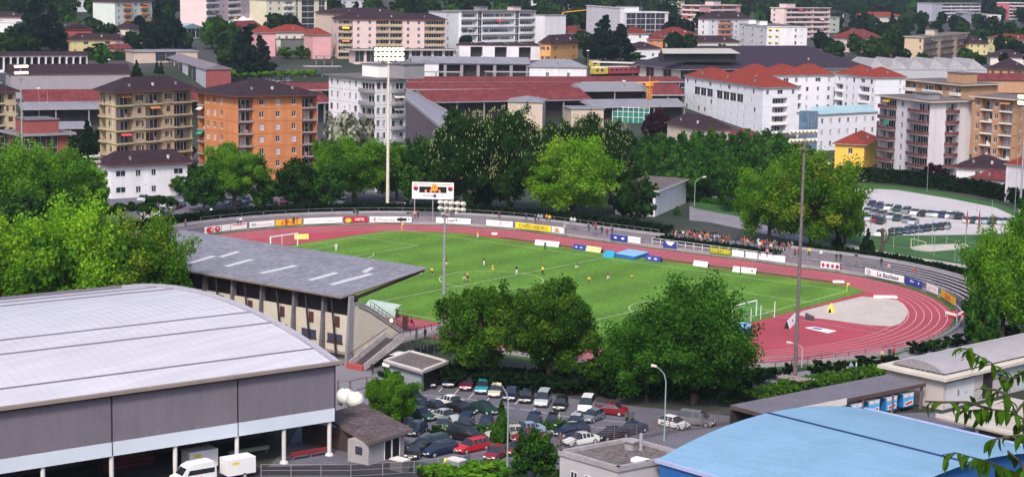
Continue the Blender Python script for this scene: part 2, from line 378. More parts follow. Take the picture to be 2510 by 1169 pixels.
# ---------------------------------------------------------------- stadium rim
conc = mat('terrace_concrete', (.2, .175, .215), .15, .5, .9, fine=.12, fscale=3)
concl = mat('pale_terrace_edge', (.31, .285, .31), .14, .6, .9, fine=.1, fscale=3)
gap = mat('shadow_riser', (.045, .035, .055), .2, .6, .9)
def ringprism(mb, s0, s1, o0, o1, z0, z1, mi=0, n=40, mtop=None):
    pts = [s0+(s1-s0)*i/n for i in range(n+1)]
    for i in range(n):
        a, b, c, d = ring(pts[i], o0), ring(pts[i+1], o0), ring(pts[i+1], o1), ring(pts[i], o1)
        lo = [(p.x, p.y, z0) for p in (d, c, b, a)]; hi = [(p.x, p.y, z1) for p in (d, c, b, a)]
        mb.poly([lo[3], lo[2], hi[2], hi[3]][::-1], mi); mb.poly(hi[::-1], mi if mtop is None else mtop); mb.poly([lo[1], lo[0], hi[0], hi[1]][::-1], mi)
        if i == 0: mb.poly([lo[0], lo[3], hi[3], hi[0]], mi)
        if i == n-1: mb.poly([lo[2], lo[1], hi[1], hi[2]], mi)
t = thing('retaining_wall', 'low pale concrete wall running round the outside of the running track', 'wall')
mb = MB(); ringprism(mb, .0, 2.64, -1.2, -1.55, 0, .55, 0, 120); fixn(mb.build('wall', concl, t))
mb = MB(); ringprism(mb, .6, 2.64, -1.9, -2.1, .4, 1.35, 0, 110); fixn(mb.build('upper_wall', conc, t))
def terrace(label, s0, s1, rows, n):
    t = thing('terrace', label, 'terrace')
    for k in range(rows):
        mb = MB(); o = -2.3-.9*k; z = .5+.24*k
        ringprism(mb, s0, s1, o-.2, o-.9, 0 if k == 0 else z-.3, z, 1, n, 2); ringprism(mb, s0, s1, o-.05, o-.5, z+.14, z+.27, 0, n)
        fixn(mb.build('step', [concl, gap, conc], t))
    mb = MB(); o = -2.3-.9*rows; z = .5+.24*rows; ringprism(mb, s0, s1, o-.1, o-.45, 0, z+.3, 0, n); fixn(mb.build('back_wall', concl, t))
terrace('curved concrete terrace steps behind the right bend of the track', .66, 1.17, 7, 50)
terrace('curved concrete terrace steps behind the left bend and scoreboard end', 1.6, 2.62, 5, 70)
t = thing('standing_platform', 'raised flat standing platform for the crowd above the far straight', 'platform')
mb = MB(); ringprism(mb, 1.172, 1.598, -2.4, -14.5, 0, 1.1, 0, 14); fixn(mb.build('deck', mat('platform_paving', (.13, .13, .17), .2, .4, .9, fine=.15), t))
def railing(label, s0, s1, o, z, h, step=.009, m=pwhite, r=.05, bars=2):
    t = thing('railing', label, 'railing'); k = 0; s = s0; pts = []
    while s <= s1: pts.append(ring(s, o)); s += step
    me = MB(); me.tube((0, 0, 0), (0, 0, h), r, n=5); me = me.mesh('post', [m])
    for p in pts: inst(me, 'post', t, (p.x, p.y, z))
    for b in range(bars):
        mb = MB(); zz = z+h-(h*.5)*b
        for i in range(len(pts)-1): mb.tube((pts[i].x, pts[i].y, zz), (pts[i+1].x, pts[i+1].y, zz), r*.9, n=4, cap=False)
        mb.build('rail', m, t)
railing('white tube railing on the wall along the far straight', 1.17, 1.62, -1.75, .55, 1.25, .03)
railing('grey crowd barrier on the edge of the standing platform', 1.18, 1.59, -7, 1.1, 1.1, .014, steel, .035, 3)
railing('grey railing on the wall round the near right bend', .02, .6, -1.6, .55, .8, .012, steel, .04)
railing('grey railing along the top of the left terrace behind the scoreboard bend', 1.62, 2.5, -7, 2.0, .7, .03, steel, .035, 1)
railing('grey railing along the front of the right bend terrace', .68, 1.16, -2.0, 1.35, .75, .014, steel, .035)
# ---------------------------------------------------------------- advertising boards on the rim wall
def proj(P):
    d = P-CP; z = d.dot(FW); return 1255+FL*d.dot(R2)/z, 584.5-FL*d.dot(U2)/z
_s = [.6+.005*i for i in range(410)]; _x = [proj(ring(s, -1.15)+Vector((0, 0, 1)))[0] for s in _s]
def s_at(x):
    for i in range(len(_x)-1):
        if (_x[i]-x)*(_x[i+1]-x) <= 0 and _x[i] != _x[i+1]: return _s[i]+(_s[i+1]-_s[i])*(x-_x[i])/(_x[i+1]-_x[i])
    return .6
ink = mat('black_print', (.03, .03, .04), 0); inkr = mat('red_print', (.6, .03, .03), 0); inkb = mat('blue_print', (.03, .05, .3), 0); inkw = mat('white_print', (.8, .8, .8), 0)
inkg = mat('grey_print', (.35, .35, .4), 0); inkc = mat('orange_print', (.75, .3, .02), 0); inky = mat('yellow_print', (.8, .6, .05), 0); inkbr = mat('brown_print', (.2, .1, .02), 0)
bw = mat('white_board', (.78, .78, .8), .05, .8, .6); by = mat('yellow_board', (.75, .45, .02), .05, .8, .6); bly = mat('lemon_board', (.75, .66, .03), .05, .8, .6)
br = mat('red_board', (.42, .02, .04), .05, .8, .6); bb = mat('blue_board', (.03, .05, .3), .08, .8, .6); bgk = mat('dark_back', (.1, .1, .11), 0); bgreen = mat('green_yellow_board', (.2, .28, .03), .1, .8, .6)
bps = mat('plastic_marker', (.6, .6, .62), 0)
def disc(m, r, par, x, z, sx=1, d=.03, name='emblem'):
    mb = MB(); mb.tube((0, 0, 0), (0, -d, 0), r, n=12); o = mb.build(name, m, par, (x, -.04, z)); o.scale = (sx, 1, 1); return o
BOARDS = [(501, 542, bw, 'discs2', None, 'white board bearing two big red discs at the left bend'), (543, 565, bw, None, None, 'plain pale board right of the two red discs'),
 (566, 605, bw, 'lines', inkr, 'white board with a dark red line of print at the left bend'), (611, 673, bw, 'lines2', inkg, 'long white board with grey print left of the yellow courier board'),
 (675, 740, by, 'DHL', inkr, 'yellow board reading DHL on the left bend'), (744, 840, bw, 'swirl', inkg, 'long white board with faint squiggles between yellow and dark red boards'),
 (843, 902, br, 'AMSTEL', inkw, 'dark red board reading AMSTEL'), (906, 1010, bw, 'Fiumea', inkg, 'long white board with a red crescent and dark shapes'),
 (1069, 1155, bw, 'blots', ink, 'white board with dark blots behind the near lamp mast'), (1192, 1258, bw, 'dots', inkg, 'white board left of the lemon yellow coffee board'),
 (1264, 1352, bly, 'CHICCODORO', inkbr, 'lemon yellow board reading CHICCODORO'), (1353, 1385, bw, 'orange', inkc, 'small white board with an orange emblem'),
 (1497, 1538, bb, 'two', inkw, 'dark blue board with two white marks on the far straight'), (1540, 1571, bw, 'dots', inkg, 'small white board right of the two-mark blue board'),
 (1626, 1660, bb, 'tri', inkw, 'blue board with a pale peak on the far straight'), (1740, 1793, bgreen, 'FAKTORM', inky, 'green and yellow board with bold yellow letters'),
 (1795, 1825, bw, None, None, 'plain white board right of the green and yellow one'), (1828, 1858, bw, None, None, 'plain white board, left one of the long pair under the big tree'),
 (1860, 1926, bw, None, None, 'longest plain white board beside the brown mast'), (2012, 2060, bw, 'discs4', None, 'white board bearing a row of four red and blue discs'),
 (2121, 2217, bw, 'La Basilese', ink, 'long white board reading La Basilese'), (2219, 2262, bb, 'Allianz', inkw, 'dark blue board next to the La Basilese board'),
 (2272, 2300, bw, 'swirlr', inkr, 'small white board with red squiggles on the right bend'), (2307, 2343, by, 'DHL', inkr, 'yellow board reading DHL on the right bend'),
 (2346, 2361, bb, 'tri', inkw, 'navy board with white shape at the far right of the bend'), (2363, 2373, bw, None, None, 'last pale board at the right end of the bend')]
for x0, x1, m, kind, im, lab in BOARDS:
    a, b = ring(s_at(x0), -1.05), ring(s_at(x1), -1.05); u = (b-a); Lb = u.length; u.normalize(); rz = math.atan2(u.y, u.x)
    t = thing('advertising_board', lab, 'advertising board', (a.x, a.y, .42), rz, 'advertising boards round the track')
    mb = MB(); H = 1.25; mb.box(0, Lb-.08, 0, .06, 0, H); mb.build('panel', m, t)
    mb = MB()
    for x in (.2, Lb-.3): mb.box(x, x+.06, .07, .13, -.4, H-.1)
    mb.build('support', bgk, t)
    c = Lb/2; y = -.02
    if kind in ('DHL',):
        text('DHL', im, H*.95, t, (c-.2, y, H*.48), sx=1.5*min(1, Lb/6), shear=.35)
    elif kind == 'AMSTEL':
        disc(inky, .45, t, .9, H*.4, 1.5); text('AMSTEL', im, H*.6, t, (c+.8, y, H*.5), sx=Lb/6.5)
    elif kind == 'Fiumea':
        disc(inkr, .42, t, Lb*.14, H*.5); disc(bw, .34, t, Lb*.165, H*.5, d=.05); text('Finanza', im, H*.8, t, (Lb*.4, y, H*.45), sx=1.2)
        for k, (dx, rr) in enumerate(((.68, .3), (.74, .42), (.83, .36), (.93, .14))): disc(ink, rr, t, Lb*dx, H*.5, 1.3)
    elif kind == 'CHICCODORO': text("CHICCODORO", im, H*.8, t, (c, y, H*.47), sx=Lb/8.6)
    elif kind == 'FAKTORM': text('FAKTORM', im, H*.85, t, (c, y, H*.5), sx=Lb/5.6)
    elif kind == 'La Basilese':
        disc(ink, .33, t, Lb*.1, H*.5, 1.3); disc(bw, .2, t, Lb*.1, H*.5, 1.3, .05); text('La Basilese', im, H*.82, t, (Lb*.59, y, H*.47), sx=Lb/8)
    elif kind == 'Allianz': text('Allianz', im, H*.4, t, (c-.5, y, H*.6), sx=.9); disc(im, .22, t, Lb*.8, H*.55, .7)
    elif kind == 'discs2': disc(inkr, .58, t, Lb*.3, H*.5, 1.8); disc(inkr, .58, t, Lb*.75, H*.5, 1.3); disc(inkw, .22, t, Lb*.4, H*.5, 1.3, .05); disc(inkw, .16, t, Lb*.76, H*.6, 1.3, .05)
    elif kind == 'discs4':
        for k in range(4): disc(inkb, .34, t, Lb*(.14+.24*k), H*.47); disc(inkr, .3, t, Lb*(.14+.24*k), H*.55, d=.05)
    elif kind == 'two':
        for k in (0, 1): disc(inkw, .2, t, Lb*(.3+.45*k), H*.5, 2)
    elif kind == 'tri':
        mb = MB(); mb.poly([(Lb*.15, y, H), (Lb*.35, y, H*.45), (Lb*.6, y, H*.35), (Lb*.85, y, H)]); mb.build('emblem', inkw, t)
    elif kind == 'orange': disc(inkc, .36, t, Lb*.4, H*.55, 1.6); mb = MB(); mb.box(Lb*.2, Lb*.6, -.03, 0, .2, .32); mb.build('underline', inkb, t)
    elif kind:
        rr = random.Random(x0); mb = MB()
        for k in range(14):
            xx = Lb*(.08+.06*k); zz = H*(.3+.4*rr.random()); ww = Lb*.035*(1+rr.random()); hh = .04+.12*rr.random()
            if kind == 'lines': zz = H*.82; ww = Lb*.05; hh = .2
            if kind == 'lines2': zz = H*.4 if k > 2 else H*.5; hh = .12 if k > 2 else .5
            if kind == 'blots' and not 3 < k < 9: continue
            if kind == 'blots': hh = .3
            mb.box(xx, xx+ww, -.02, 0, zz-hh/2, zz+hh/2)
        mb.build('print', im, t)
# pitch-side boards (A-frames)
def aframe(x0, y0, x1, y1, m, label, h=.95):
    a, b = G(x0, y0), G(x1, y1); u = b-a; Lb = u.length; u.normalize()
    t = thing('pitchside_board', label, 'advertising board', (a.x, a.y, .035), math.atan2(u.y, u.x), 'low boards beside the pitch')
    mb = MB(); mb.hexa([(0, 0, 0), (Lb, 0, 0), (Lb, .05, 0), (0, .05, 0)], [(0, .42, h), (Lb, .42, h), (Lb, .47, h), (0, .47, h)]); mb.build('front_panel', m, t)
    mb = MB(); mb.hexa([(0, .9, 0), (Lb, .9, 0), (Lb, .95, 0), (0, .95, 0)], [(0, .48, h), (Lb, .48, h), (Lb, .53, h), (0, .53, h)]); mb.poly([(0, .06, 0), (0, .45, h-.02), (0, .89, 0)], 1); mb.poly([(Lb, .06, 0), (Lb, .89, 0), (Lb, .45, h-.02)], 1); mb.build('back_panel', [bgk, black], t)
    return t, Lb
aframe(1310, 600, 1369, 606, bw, 'white board with faint print beside the far touchline left of centre')
t, Lb = aframe(1404, 610, 1434, 615, bb, 'dark blue low board left of the yellow one at the far touchline')
[disc(inkw, .13, t, Lb*q_, .5, 2.2) for q_ in (.3, .7)]
aframe(1435, 615, 1471, 620, mat('cream_yellow_board', (.8, .66, .28), .04, 1, .6), 'pale yellow low board right of the dark blue one')
t, Lb = aframe(1581, 638, 1618, 643, bb, 'dark blue low board in front of the blue landing mat')
for k in (0, 1): disc(inkw, .16, t, Lb*(.3+.4*k), .5, 2)
aframe(1698, 651, 1733, 656, bw, 'smaller white low board between the mat and the long one')
t, Lb = aframe(1795, 666, 1852, 672, bw, 'long white low board with red marks at the far touchline'); disc(inkr, .2, t, Lb*.85, .5)
aframe(722, 587, 757, 586, mat('yellow_low_board', (.8, .55, .12), .04, 1, .6), 'yellow low board beside the left goal')
t, Lb = aframe(1936, 806, 1955, 786, bw, 'white A-frame board on the red infield by the brown mast', 1.2)
text('W', inkb, .7, t, (Lb/2, .15, .6), rx=R(60))
def matbox(label, pts, h, mt, ms, name='landing_mat'):
    q = [G(*p) for p in pts]; mb = MB(); c = q[0]
    if sum(q[i-1].x*q[i].y-q[i].x*q[i-1].y for i in range(len(q))) < 0: q.reverse()
    t = thing(name, label, 'landing mat', (c.x, c.y, .034)); k = .92
    cc = sum(q, Vector())/len(q)
    mb.hexa([(p.x-c.x, p.y-c.y, 0) for p in q], [((p.x-c.x), (p.y-c.y), h*.86) for p in q], 0); mb.build('cushion', ms, t)
    mb = MB(); lo = [p*1.01-cc*.01 for p in q]; mb.hexa([(p.x-c.x, p.y-c.y, h*.87) for p in lo], [(cc.x+(p.x-cc.x)*k-c.x, cc.y+(p.y-cc.y)*k-c.y, h) for p in q], 0); mb.build('cover', mt, t)
bl1 = mat('pale_blue_cover', (.22, .45, .72), .05, 1, .5); bl2 = mat('blue_cushion', (.02, .13, .42), .05, 1, .6); bl3 = mat('cyan_cushion', (.03, .38, .6), .05, 1, .5)
matbox('large blue high jump mat with pale cover beside the far touchline', [(1508, 630), (1556, 638), (1590, 627), (1540, 620)], .8, bl1, bl2)
matbox('small bright cyan mat left of the large blue mat', [(1478, 630), (1505, 633), (1508, 623), (1485, 621)], .6, bl3, bl3)
matbox('small blue mat on the red infield behind the right goal', [(1806, 812), (1836, 818), (1842, 806), (1812, 800)], .8, bl1, bl2)
# white pole vault box cover etc
t = thing('floor_panel', 'flat white and blue panel lying on the red infield', 'ground panel', tuple(G(2000, 808)))
mb = MB(); q = [G(*p)-G(2000, 808) for p in ((1974, 804), (2030, 817), (2050, 812), (1995, 802))]; mb.hexa([(p.x, p.y, .03) for p in q], [(p.x, p.y, .12) for p in q]); mb.build('panel', [bw], t)
mb = MB(); q = [G(*p)-G(2000, 808) for p in ((1985, 805), (2010, 810), (2018, 808), (1998, 804))]; mb.poly([(p.x, p.y, .125) for p in q]); mb.build('print', [inkb], t)
for x, y, sx, lab in ((2170, 727, 4, 'white board lying flat at the top of the sand area'), (1212, 572, 1.2, 'pale small mat at the far bend left of centre'), (2055, 690, 2, 'pale box beside the far corner of the pitch')):
    P = G(x, y+3); t = thing('marker_box', lab, 'box', tuple(P), math.atan2(RT.y, RT.x)); mb = MB(); mb.box(-sx/2, sx/2, -.3, .3, 0, .35); mb.box(-sx/2+.1, sx/2-.1, -.32, .28, .35, .4); mb.build('box', bw, t)
t = thing('starting_gate', 'white barrier across the outer lanes at the right end of the track', 'barrier', tuple(G(2320, 780)))
mb = MB(); a, b, c, d = [G(*p)-G(2320, 780) for p in ((2318, 776), (2345, 784), (2365, 775), (2366, 762))]
for p, q in ((a, b), (b, c), (c, d)): mb.tube((p.x, p.y, .75), (q.x, q.y, .75), .22, n=4)
mb.build('beam', bw, t); mb = MB()
for p in (a, b, c, d): mb.tube((p.x, p.y, 0), (p.x, p.y, .8), .06, n=4)
mb.build('leg', bw, t); mb = MB(); P = G(2350, 778)-G(2320, 780); mb.box(P.x-1, P.x+1, P.y-.6, P.y+.6, 0, .9); mb.build('cover', inkr, t)
# goals, flags
def goal(label, s, net):
    t = thing('goal', label, 'goal', (s*LX, 0, .035)); r = .07; wd = 3.66
    for y in (-wd, wd): mb = MB(); mb.tube((0, y, 0), (0, y, 2.44), r*1.5, n=6); mb.build('post', pwhite, t)
    mb = MB(); mb.tube((0, -wd, 2.44), (0, wd, 2.44), r*1.5, n=6); mb.build('crossbar', pwhite, t)
    mb = MB(); B = s*2
    for k in range(25):
        y = -wd+7.32*k/24; mb.tube((s*.7, y, 2.3), (B, y, 0), .012, n=3, cap=False); mb.tube((0, y, 2.4), (s*.7, y, 2.3), .012, n=3, cap=False)
    for k in range(9): z = 2.3*k/8; x = B+(s*.7-B)*k/8; mb.tube((x, -wd, z), (x, wd, z), .012, n=3, cap=False)
    mb.build('net', net, t)
    mb = MB()
    for y in (-wd, wd): mb.tube((s*2.1, y*.4, 0), (s*2.1, y*.4, 2.2), .05, n=5)
    mb.build('net_support', pwhite, t)
goal('white goal with green net at the right end of the pitch', 1, mat('green_net', (.03, .3, .16), 0))
goal('white goal in front of the red bend at the left end of the pitch', -1, mat('pale_net', (.5, .35, .38), 0))
flagm = mat('yellow_flag', (.75, .6, .1), 0)
for x, y, lab in ((LX, LY, 'yellow corner post at the far right corner of the pitch'), (-LX, LY, 'yellow corner post at the far left corner of the pitch')):
    t = thing('corner_flag', lab, 'corner flag', (x, y, .035)); mb = MB(); mb.tube((0, 0, 0), (0, 0, 1.5), .06, n=6); mb.build('pole', flagm, t); mb = MB(); mb.hexa([(.05, -.02, 1.1), (.5, -.02, 1.15), (.5, .02, 1.15), (.05, .02, 1.1)], [(.05, -.02, 1.5), (.5, -.02, 1.4), (.5, .02, 1.4), (.05, .02, 1.5)]); mb.build('flag', flagm, t)
t = thing('slalom_pole', 'thin white pole standing on the red infield near the right goal', 'pole', tuple(G(1898, 779))); mb = MB(); mb.tube((0, 0, 0), (0, 0, 2.6), .06, n=6); mb.build('pole', pwhite, t); mb = MB(); mb.tube((0, 0, 0), (0, 0, .06), .3, n=8); mb.build('foot', bgk, t)
t = thing('marker_pyramid', 'yellow and white triangular marker on the grey sand', 'marker', tuple(G(2037, 765))); mb = MB(); mb.hexa([(-.6, -.5, 0), (.6, -.5, 0), (.6, .5, 0), (-.6, .5, 0)], [(-.08, -.05, 1.5), (.08, -.05, 1.5), (.08, .05, 1.5), (-.08, .05, 1.5)]); mb.build('frame', flagm, t)
mb = MB(); mb.poly([(-.35, -.52, .02), (.35, -.52, .02), (0, -.3, .8)]); mb.build('opening', black, t)
t = thing('marker_rack', 'dark small rack on the sand beside the brown mast', 'rack', tuple(G(1985, 785))); mb = MB()
for k in range(4): mb.box(-.7+.4*k, -.6+.4*k, -.3, .3, 0, 1.1-.1*k)
mb.box(-.7, .7, -.05, .05, .6, .7); mb.build('frame', bgk, t)
# ---------------------------------------------------------------- building kit
BN = []; BL = []   # footprints, to keep trees out
WM = {}
def winmesh(w_, h_, kind):
    k = (round(w_, 1), round(h_, 1), kind)
    if k in WM: return WM[k]
    w_, h_ = k[0], k[1]; mb = MB(); x = w_/2; f = .055
    mb.box(-x, x, -.06, 0, 0, f); mb.box(-x, x, -.06, 0, h_-f, h_); mb.box(-x, -x+f, -.06, 0, f, h_-f); mb.box(x-f, x, -.06, 0, f, h_-f)
    if kind != 'r': mb.box(-.04, .04, -.05, 0, f, h_-f)
    if kind == 'r':
        mb.poly([(-x+f, -.03, f), (x-f, -.03, f), (x-f, -.03, h_*.5), (-x+f, -.03, h_*.5)], 2); mb.poly([(-x+f, -.05, h_*.3), (x-f, -.05, h_*.3), (x-f, -.05, h_-f), (-x+f, -.05, h_-f)], 2)
    else: mb.poly([(-x+f, -.02, f), (x-f, -.02, f), (x-f, -.02, h_-f), (-x+f, -.02, h_-f)], 1)
    mb.box(-x-.08, x+.08, -.28, -.06, -.1, 0)
    if kind == 's':
        mb.box(-x-w_*.48, -x-.03, -.32, -.26, 0, h_, 3); mb.box(x+.03, x+w_*.48, -.32, -.26, 0, h_, 3)
    if kind == 'c': mb.box(-x+.02, x-.02, -.30, -.25, .05, h_-.05, 3)
    if kind == 'y': mb.hexa([(-x-.1, -.9, h_*.55), (x+.1, -.9, h_*.55), (x+.1, -.2, h_*.95), (-x-.1, -.2, h_*.95)], [(-x-.1, -.92, h_*.62), (x+.1, -.92, h_*.62), (x+.1, -.22, h_*1.02), (-x-.1, -.22, h_*1.02)], 3)
    me = mb.mesh('window', [frame, glass, shutter, awny if kind == 'y' else brownsh]); WM[k] = me; return me
DM = {}
def doormesh(w_, h_, seed):
    k = (round(w_, 1), round(h_, 1), seed)
    if k in DM: return DM[k]
    w_, h_ = k[:2]; mb = MB(); n = max(1, int(w_/1.1)); r = random.Random(seed)
    for i in range(n):
        a, b = -w_/2+w_*i/n, -w_/2+w_*(i+1)/n; q = r.random()
        mb.box(a, a+.08, -.08, 0, 0, h_); mb.box(b-.08, b, -.08, 0, 0, h_); mb.box(a+.08, b-.08, -.08, 0, h_-.08, h_)
        mb.poly([(a+.08, -.03, 0), (b-.08, -.03, 0), (b-.08, -.03, h_-.08), (a+.08, -.03, h_-.08)], 1 if q < .82 else 2)
    me = mb.mesh('balcony_door', [frame, glass, shutter]); DM[k] = me; return me
BMS = {}
def balcmesh(L, style, wm, deep):
    k = (round(L, 1), style, wm.name, deep)
    if k in BMS: return BMS[k]
    L = k[0]; mb = MB(); x = L/2
    if style == 'curve':
        n = 7; pts = [(-x, 0)]+[(-x*math.cos(math.pi*i/n)*1.0, -.25-deep*math.sin(math.pi*i/n)**.6) for i in range(n+1)]+[(x, 0)]
        for a, b in zip(pts, pts[1:]):
            mb.hexa([(a[0], a[1], -.1), (b[0], b[1], -.1), (b[0], b[1]+.12, -.1), (a[0], a[1]+.12, -.1)], [(a[0], a[1], .78), (b[0], b[1], .78), (b[0], b[1]+.12, .78), (a[0], a[1]+.12, .78)])
        mb.hexa([(p[0], p[1], -.25) for p in pts], [(p[0], p[1], 0) for p in pts], 1)
    elif style == 'slab':   # pale floor edge with thin dark railing
        mb.box(-x, x, -deep, .05, -.3, .12)
        mb.box(-x, x, -deep+.02, -deep+.05, .95, 1.0, 2)
        for i in range(int(L/.7)+1): mb.box(-x+i*.7, -x+i*.7+.03, -deep+.02, -deep+.05, .12, .95, 2)
    else:
        mb.box(-x, x, -deep, .05, -.22, 0); mb.box(-x, x, -deep, -deep+.1, 0, .85); mb.box(-x, -x+.1, -deep+.1, 0, 0, .85); mb.box(x-.1, x, -deep+.1, 0, 0, .85)
    me = mb.mesh('balcony', [wm, grey, rail]); BMS[k] = me; return me
CL = {}; AW = {}
def awnmesh(w_):
    k = round(w_, 1)
    if k not in AW: mb = MB(); mb.hexa([(-k/2, -1.0, -.75), (k/2, -1.0, -.75), (k/2, .05, -.05), (-k/2, .05, -.05)], [(-k/2, -1.0, -.68), (k/2, -1.0, -.68), (k/2, .05, .02), (-k/2, .05, .02)]); AW[k] = mb.mesh('awning', [awnr])
    return AW[k]
def clutter(seed):   # plants, tables and washing that stand on a balcony
    if seed in CL: return CL[seed]
    r = random.Random(seed); mb = MB()
    for i in range(3):
        x = r.uniform(-1, 1); 
        if r.random() < .5: mb.ball((x, -.35, .95), .28, .2, .25, 6, 4, 0)
        else: mb.box(x-.3, x+.3, -.4, -.1, 0, r.uniform(.5, 1.2), 1+r.randrange(2))
    me = mb.mesh('clutter', [mat('balcony_plant', (.04, .1, .02), .3, 3), pwhite, mat('washing', (.35, .2, .25), .5, 1)]); CL[seed] = me; return me
def facade(mb, root, o, p0, u, L, z0, fh, nf, cols, wi, bstyle, top=None, seed=0, base_blank=0):
    """p0 and root-local; u along the face, left to right seen from outside"""
    n = Vector((u.y, -u.x, 0)); rz = math.atan2(u.y, u.x); r = random.Random(seed)
    def Pt(x, y, z): q = p0+u*x-n*y; return (q.x, q.y, z)   # y = depth into the wall
    def quad(x0, x1, za, zb, y=0, mi=wi): mb.poly([Pt(x0, y, za), Pt(x1, y, za), Pt(x1, y, zb), Pt(x0, y, zb)], mi)
    rows = cols if isinstance(cols, list) else [cols]*nf
    if len(rows) < nf: rows = rows+[rows[-1]]*(nf-len(rows))
    zt = z0+nf*fh
    for fl in range(nf):
        za = zt-(fl+1)*fh; zb = za+fh
        tk = [(t[0], float(t[1:] or 1)) for t in rows[fl].split()]; W = sum(t[1] for t in tk); x = 0
        for c, wt in tk:
            cw = L*wt/W; x0, x1 = x, x+cw; x = x1; xm = (x0+x1)/2
            op = None; rec = .22; kind = None
            if c == '_' or za < z0-.01+base_blank*fh: quad(x0, x1, za, zb); continue
            if c in 'wrsxcy': ww = min(1.15, cw*.6); op = (xm-ww/2, xm+ww/2, za+fh*.3, za+fh*.3+min(1.45, fh*.5)); kind = c
            if c == 'n': ww = min(.95, cw*.6); op = (xm-ww/2, xm+ww/2, za+fh*.28, za+fh*.28+min(1.5, fh*.5)); kind = r.choice('wwcr')
            if c == 'm': ww = min(.7, cw*.5); op = (xm-ww/2, xm+ww/2, za+fh*.45, za+fh*.45+.6); kind = 'w'
            if c == 'W': ww = min(2.3, cw*.75); op = (xm-ww/2, xm+ww/2, za+fh*.33, za+fh*.33+min(1.3, fh*.45)); kind = 'w'
            if c == 'x': kind = 'r' if r.random() < .55 else 'w'
            if c == 's' and r.random() < .45: kind = 'c'
            if c == 'g': op = (x0+.1, x1-.1, za+.12, zb-.12); kind = 'g'; rec = .3
            if c == 'a': op = (x0+.22, x1-.22, za+.05, zb-.5); kind = 'a'; rec = 2.5
            if c in 'LQB': 
                mg = {'L': .12, 'Q': .35, 'B': .5}[c]; op = (x0+mg, x1-mg, za+.05, zb-(.35 if c != 'B' else .55)); rec = {'L': 1.9, 'Q': 1.2, 'B': .35}[c]; kind = c
            a0, a1, b0, b1 = op
            quad(x0, a0, za, zb); quad(a1, x1, za, zb); quad(a0, a1, za, b0); quad(a0, a1, b1, zb)
            mb.poly([Pt(a0, 0, b0), Pt(a0, rec, b0), Pt(a0, rec, b1), Pt(a0, 0, b1)][::-1], wi); mb.poly([Pt(a1, 0, b0), Pt(a1, rec, b0), Pt(a1, rec, b1), Pt(a1, 0, b1)], wi)
            mb.poly([Pt(a0, 0, b0), Pt(a1, 0, b0), Pt(a1, rec, b0), Pt(a0, rec, b0)], wi); mb.poly([Pt(a0, 0, b1), Pt(a0, rec, b1), Pt(a1, rec, b1), Pt(a1, 0, b1)], wi)
            ctr = p0+u*xm-n*rec
            if kind == 'a':
              if zb-za < 7 and (a1-a0) < 3.2:
                for xa, sg in ((a0, 1), (a1, -1)): k_ = (a1-a0)*.32; q3 = [Pt(xa, .03, b1), Pt(xa+sg*k_, .03, b1), Pt(xa+sg*k_*.3, .03, b1-k_*.35), Pt(xa, .03, b1-k_)]; mb.poly(q3, wi)
              mb.poly([Pt(a0, rec, b0), Pt(a1, rec, b0), Pt(a1, rec, b1), Pt(a0, rec, b1)], 3)
            elif kind == 'g':
                inst(winmesh(a1-a0, b1-b0, 'w'), 'window', root, (ctr.x, ctr.y, b0), rz)
            elif kind in 'LQB':
                quad(a0, a1, b0, b1, rec, wi); dw = (a1-a0)*.94; dq = ctr+n*.02
                inst(doormesh(dw, min(2.25, b1-b0-.25), r.randrange(4)), 'balcony_door', root, (dq.x, dq.y, b0), rz)
                st, bmat, dp = bstyle; dq = ctr+n*rec if kind != 'Q' else ctr+n*rec
                ll = (a1-a0) if kind == 'L' else (a1-a0)+.5
                inst(balcmesh(ll+.1 if kind == 'L' else ll, st, bmat, dp), 'balcony', root, (dq.x+n.x*.03, dq.y+n.y*.03, b0+(.0 if kind == 'L' else 0)), rz)
                if r.random() < .13: dq = ctr+n*(rec+.05); inst(awnmesh(min(3.2, (a1-a0)*.8)), 'awning', root, (dq.x, dq.y, b1-.1), rz, {0: r.choice([awng, awnr, awny, offw, grey, MATS['orange_render']])})
                if r.random() < .6: dq = ctr+n*(rec*.45+.2); inst(clutter(r.randrange(7)), 'balcony_clutter', root, (dq.x, dq.y, b0), rz)
            else: inst(winmesh(a1-a0, b1-b0, kind), 'window', root, (ctr.x, ctr.y, b0), rz)
    if z0-top > .01: mb.poly([Pt(0, 0, top), Pt(L, 0, top), Pt(L, 0, z0), Pt(0, 0, z0)], wi)
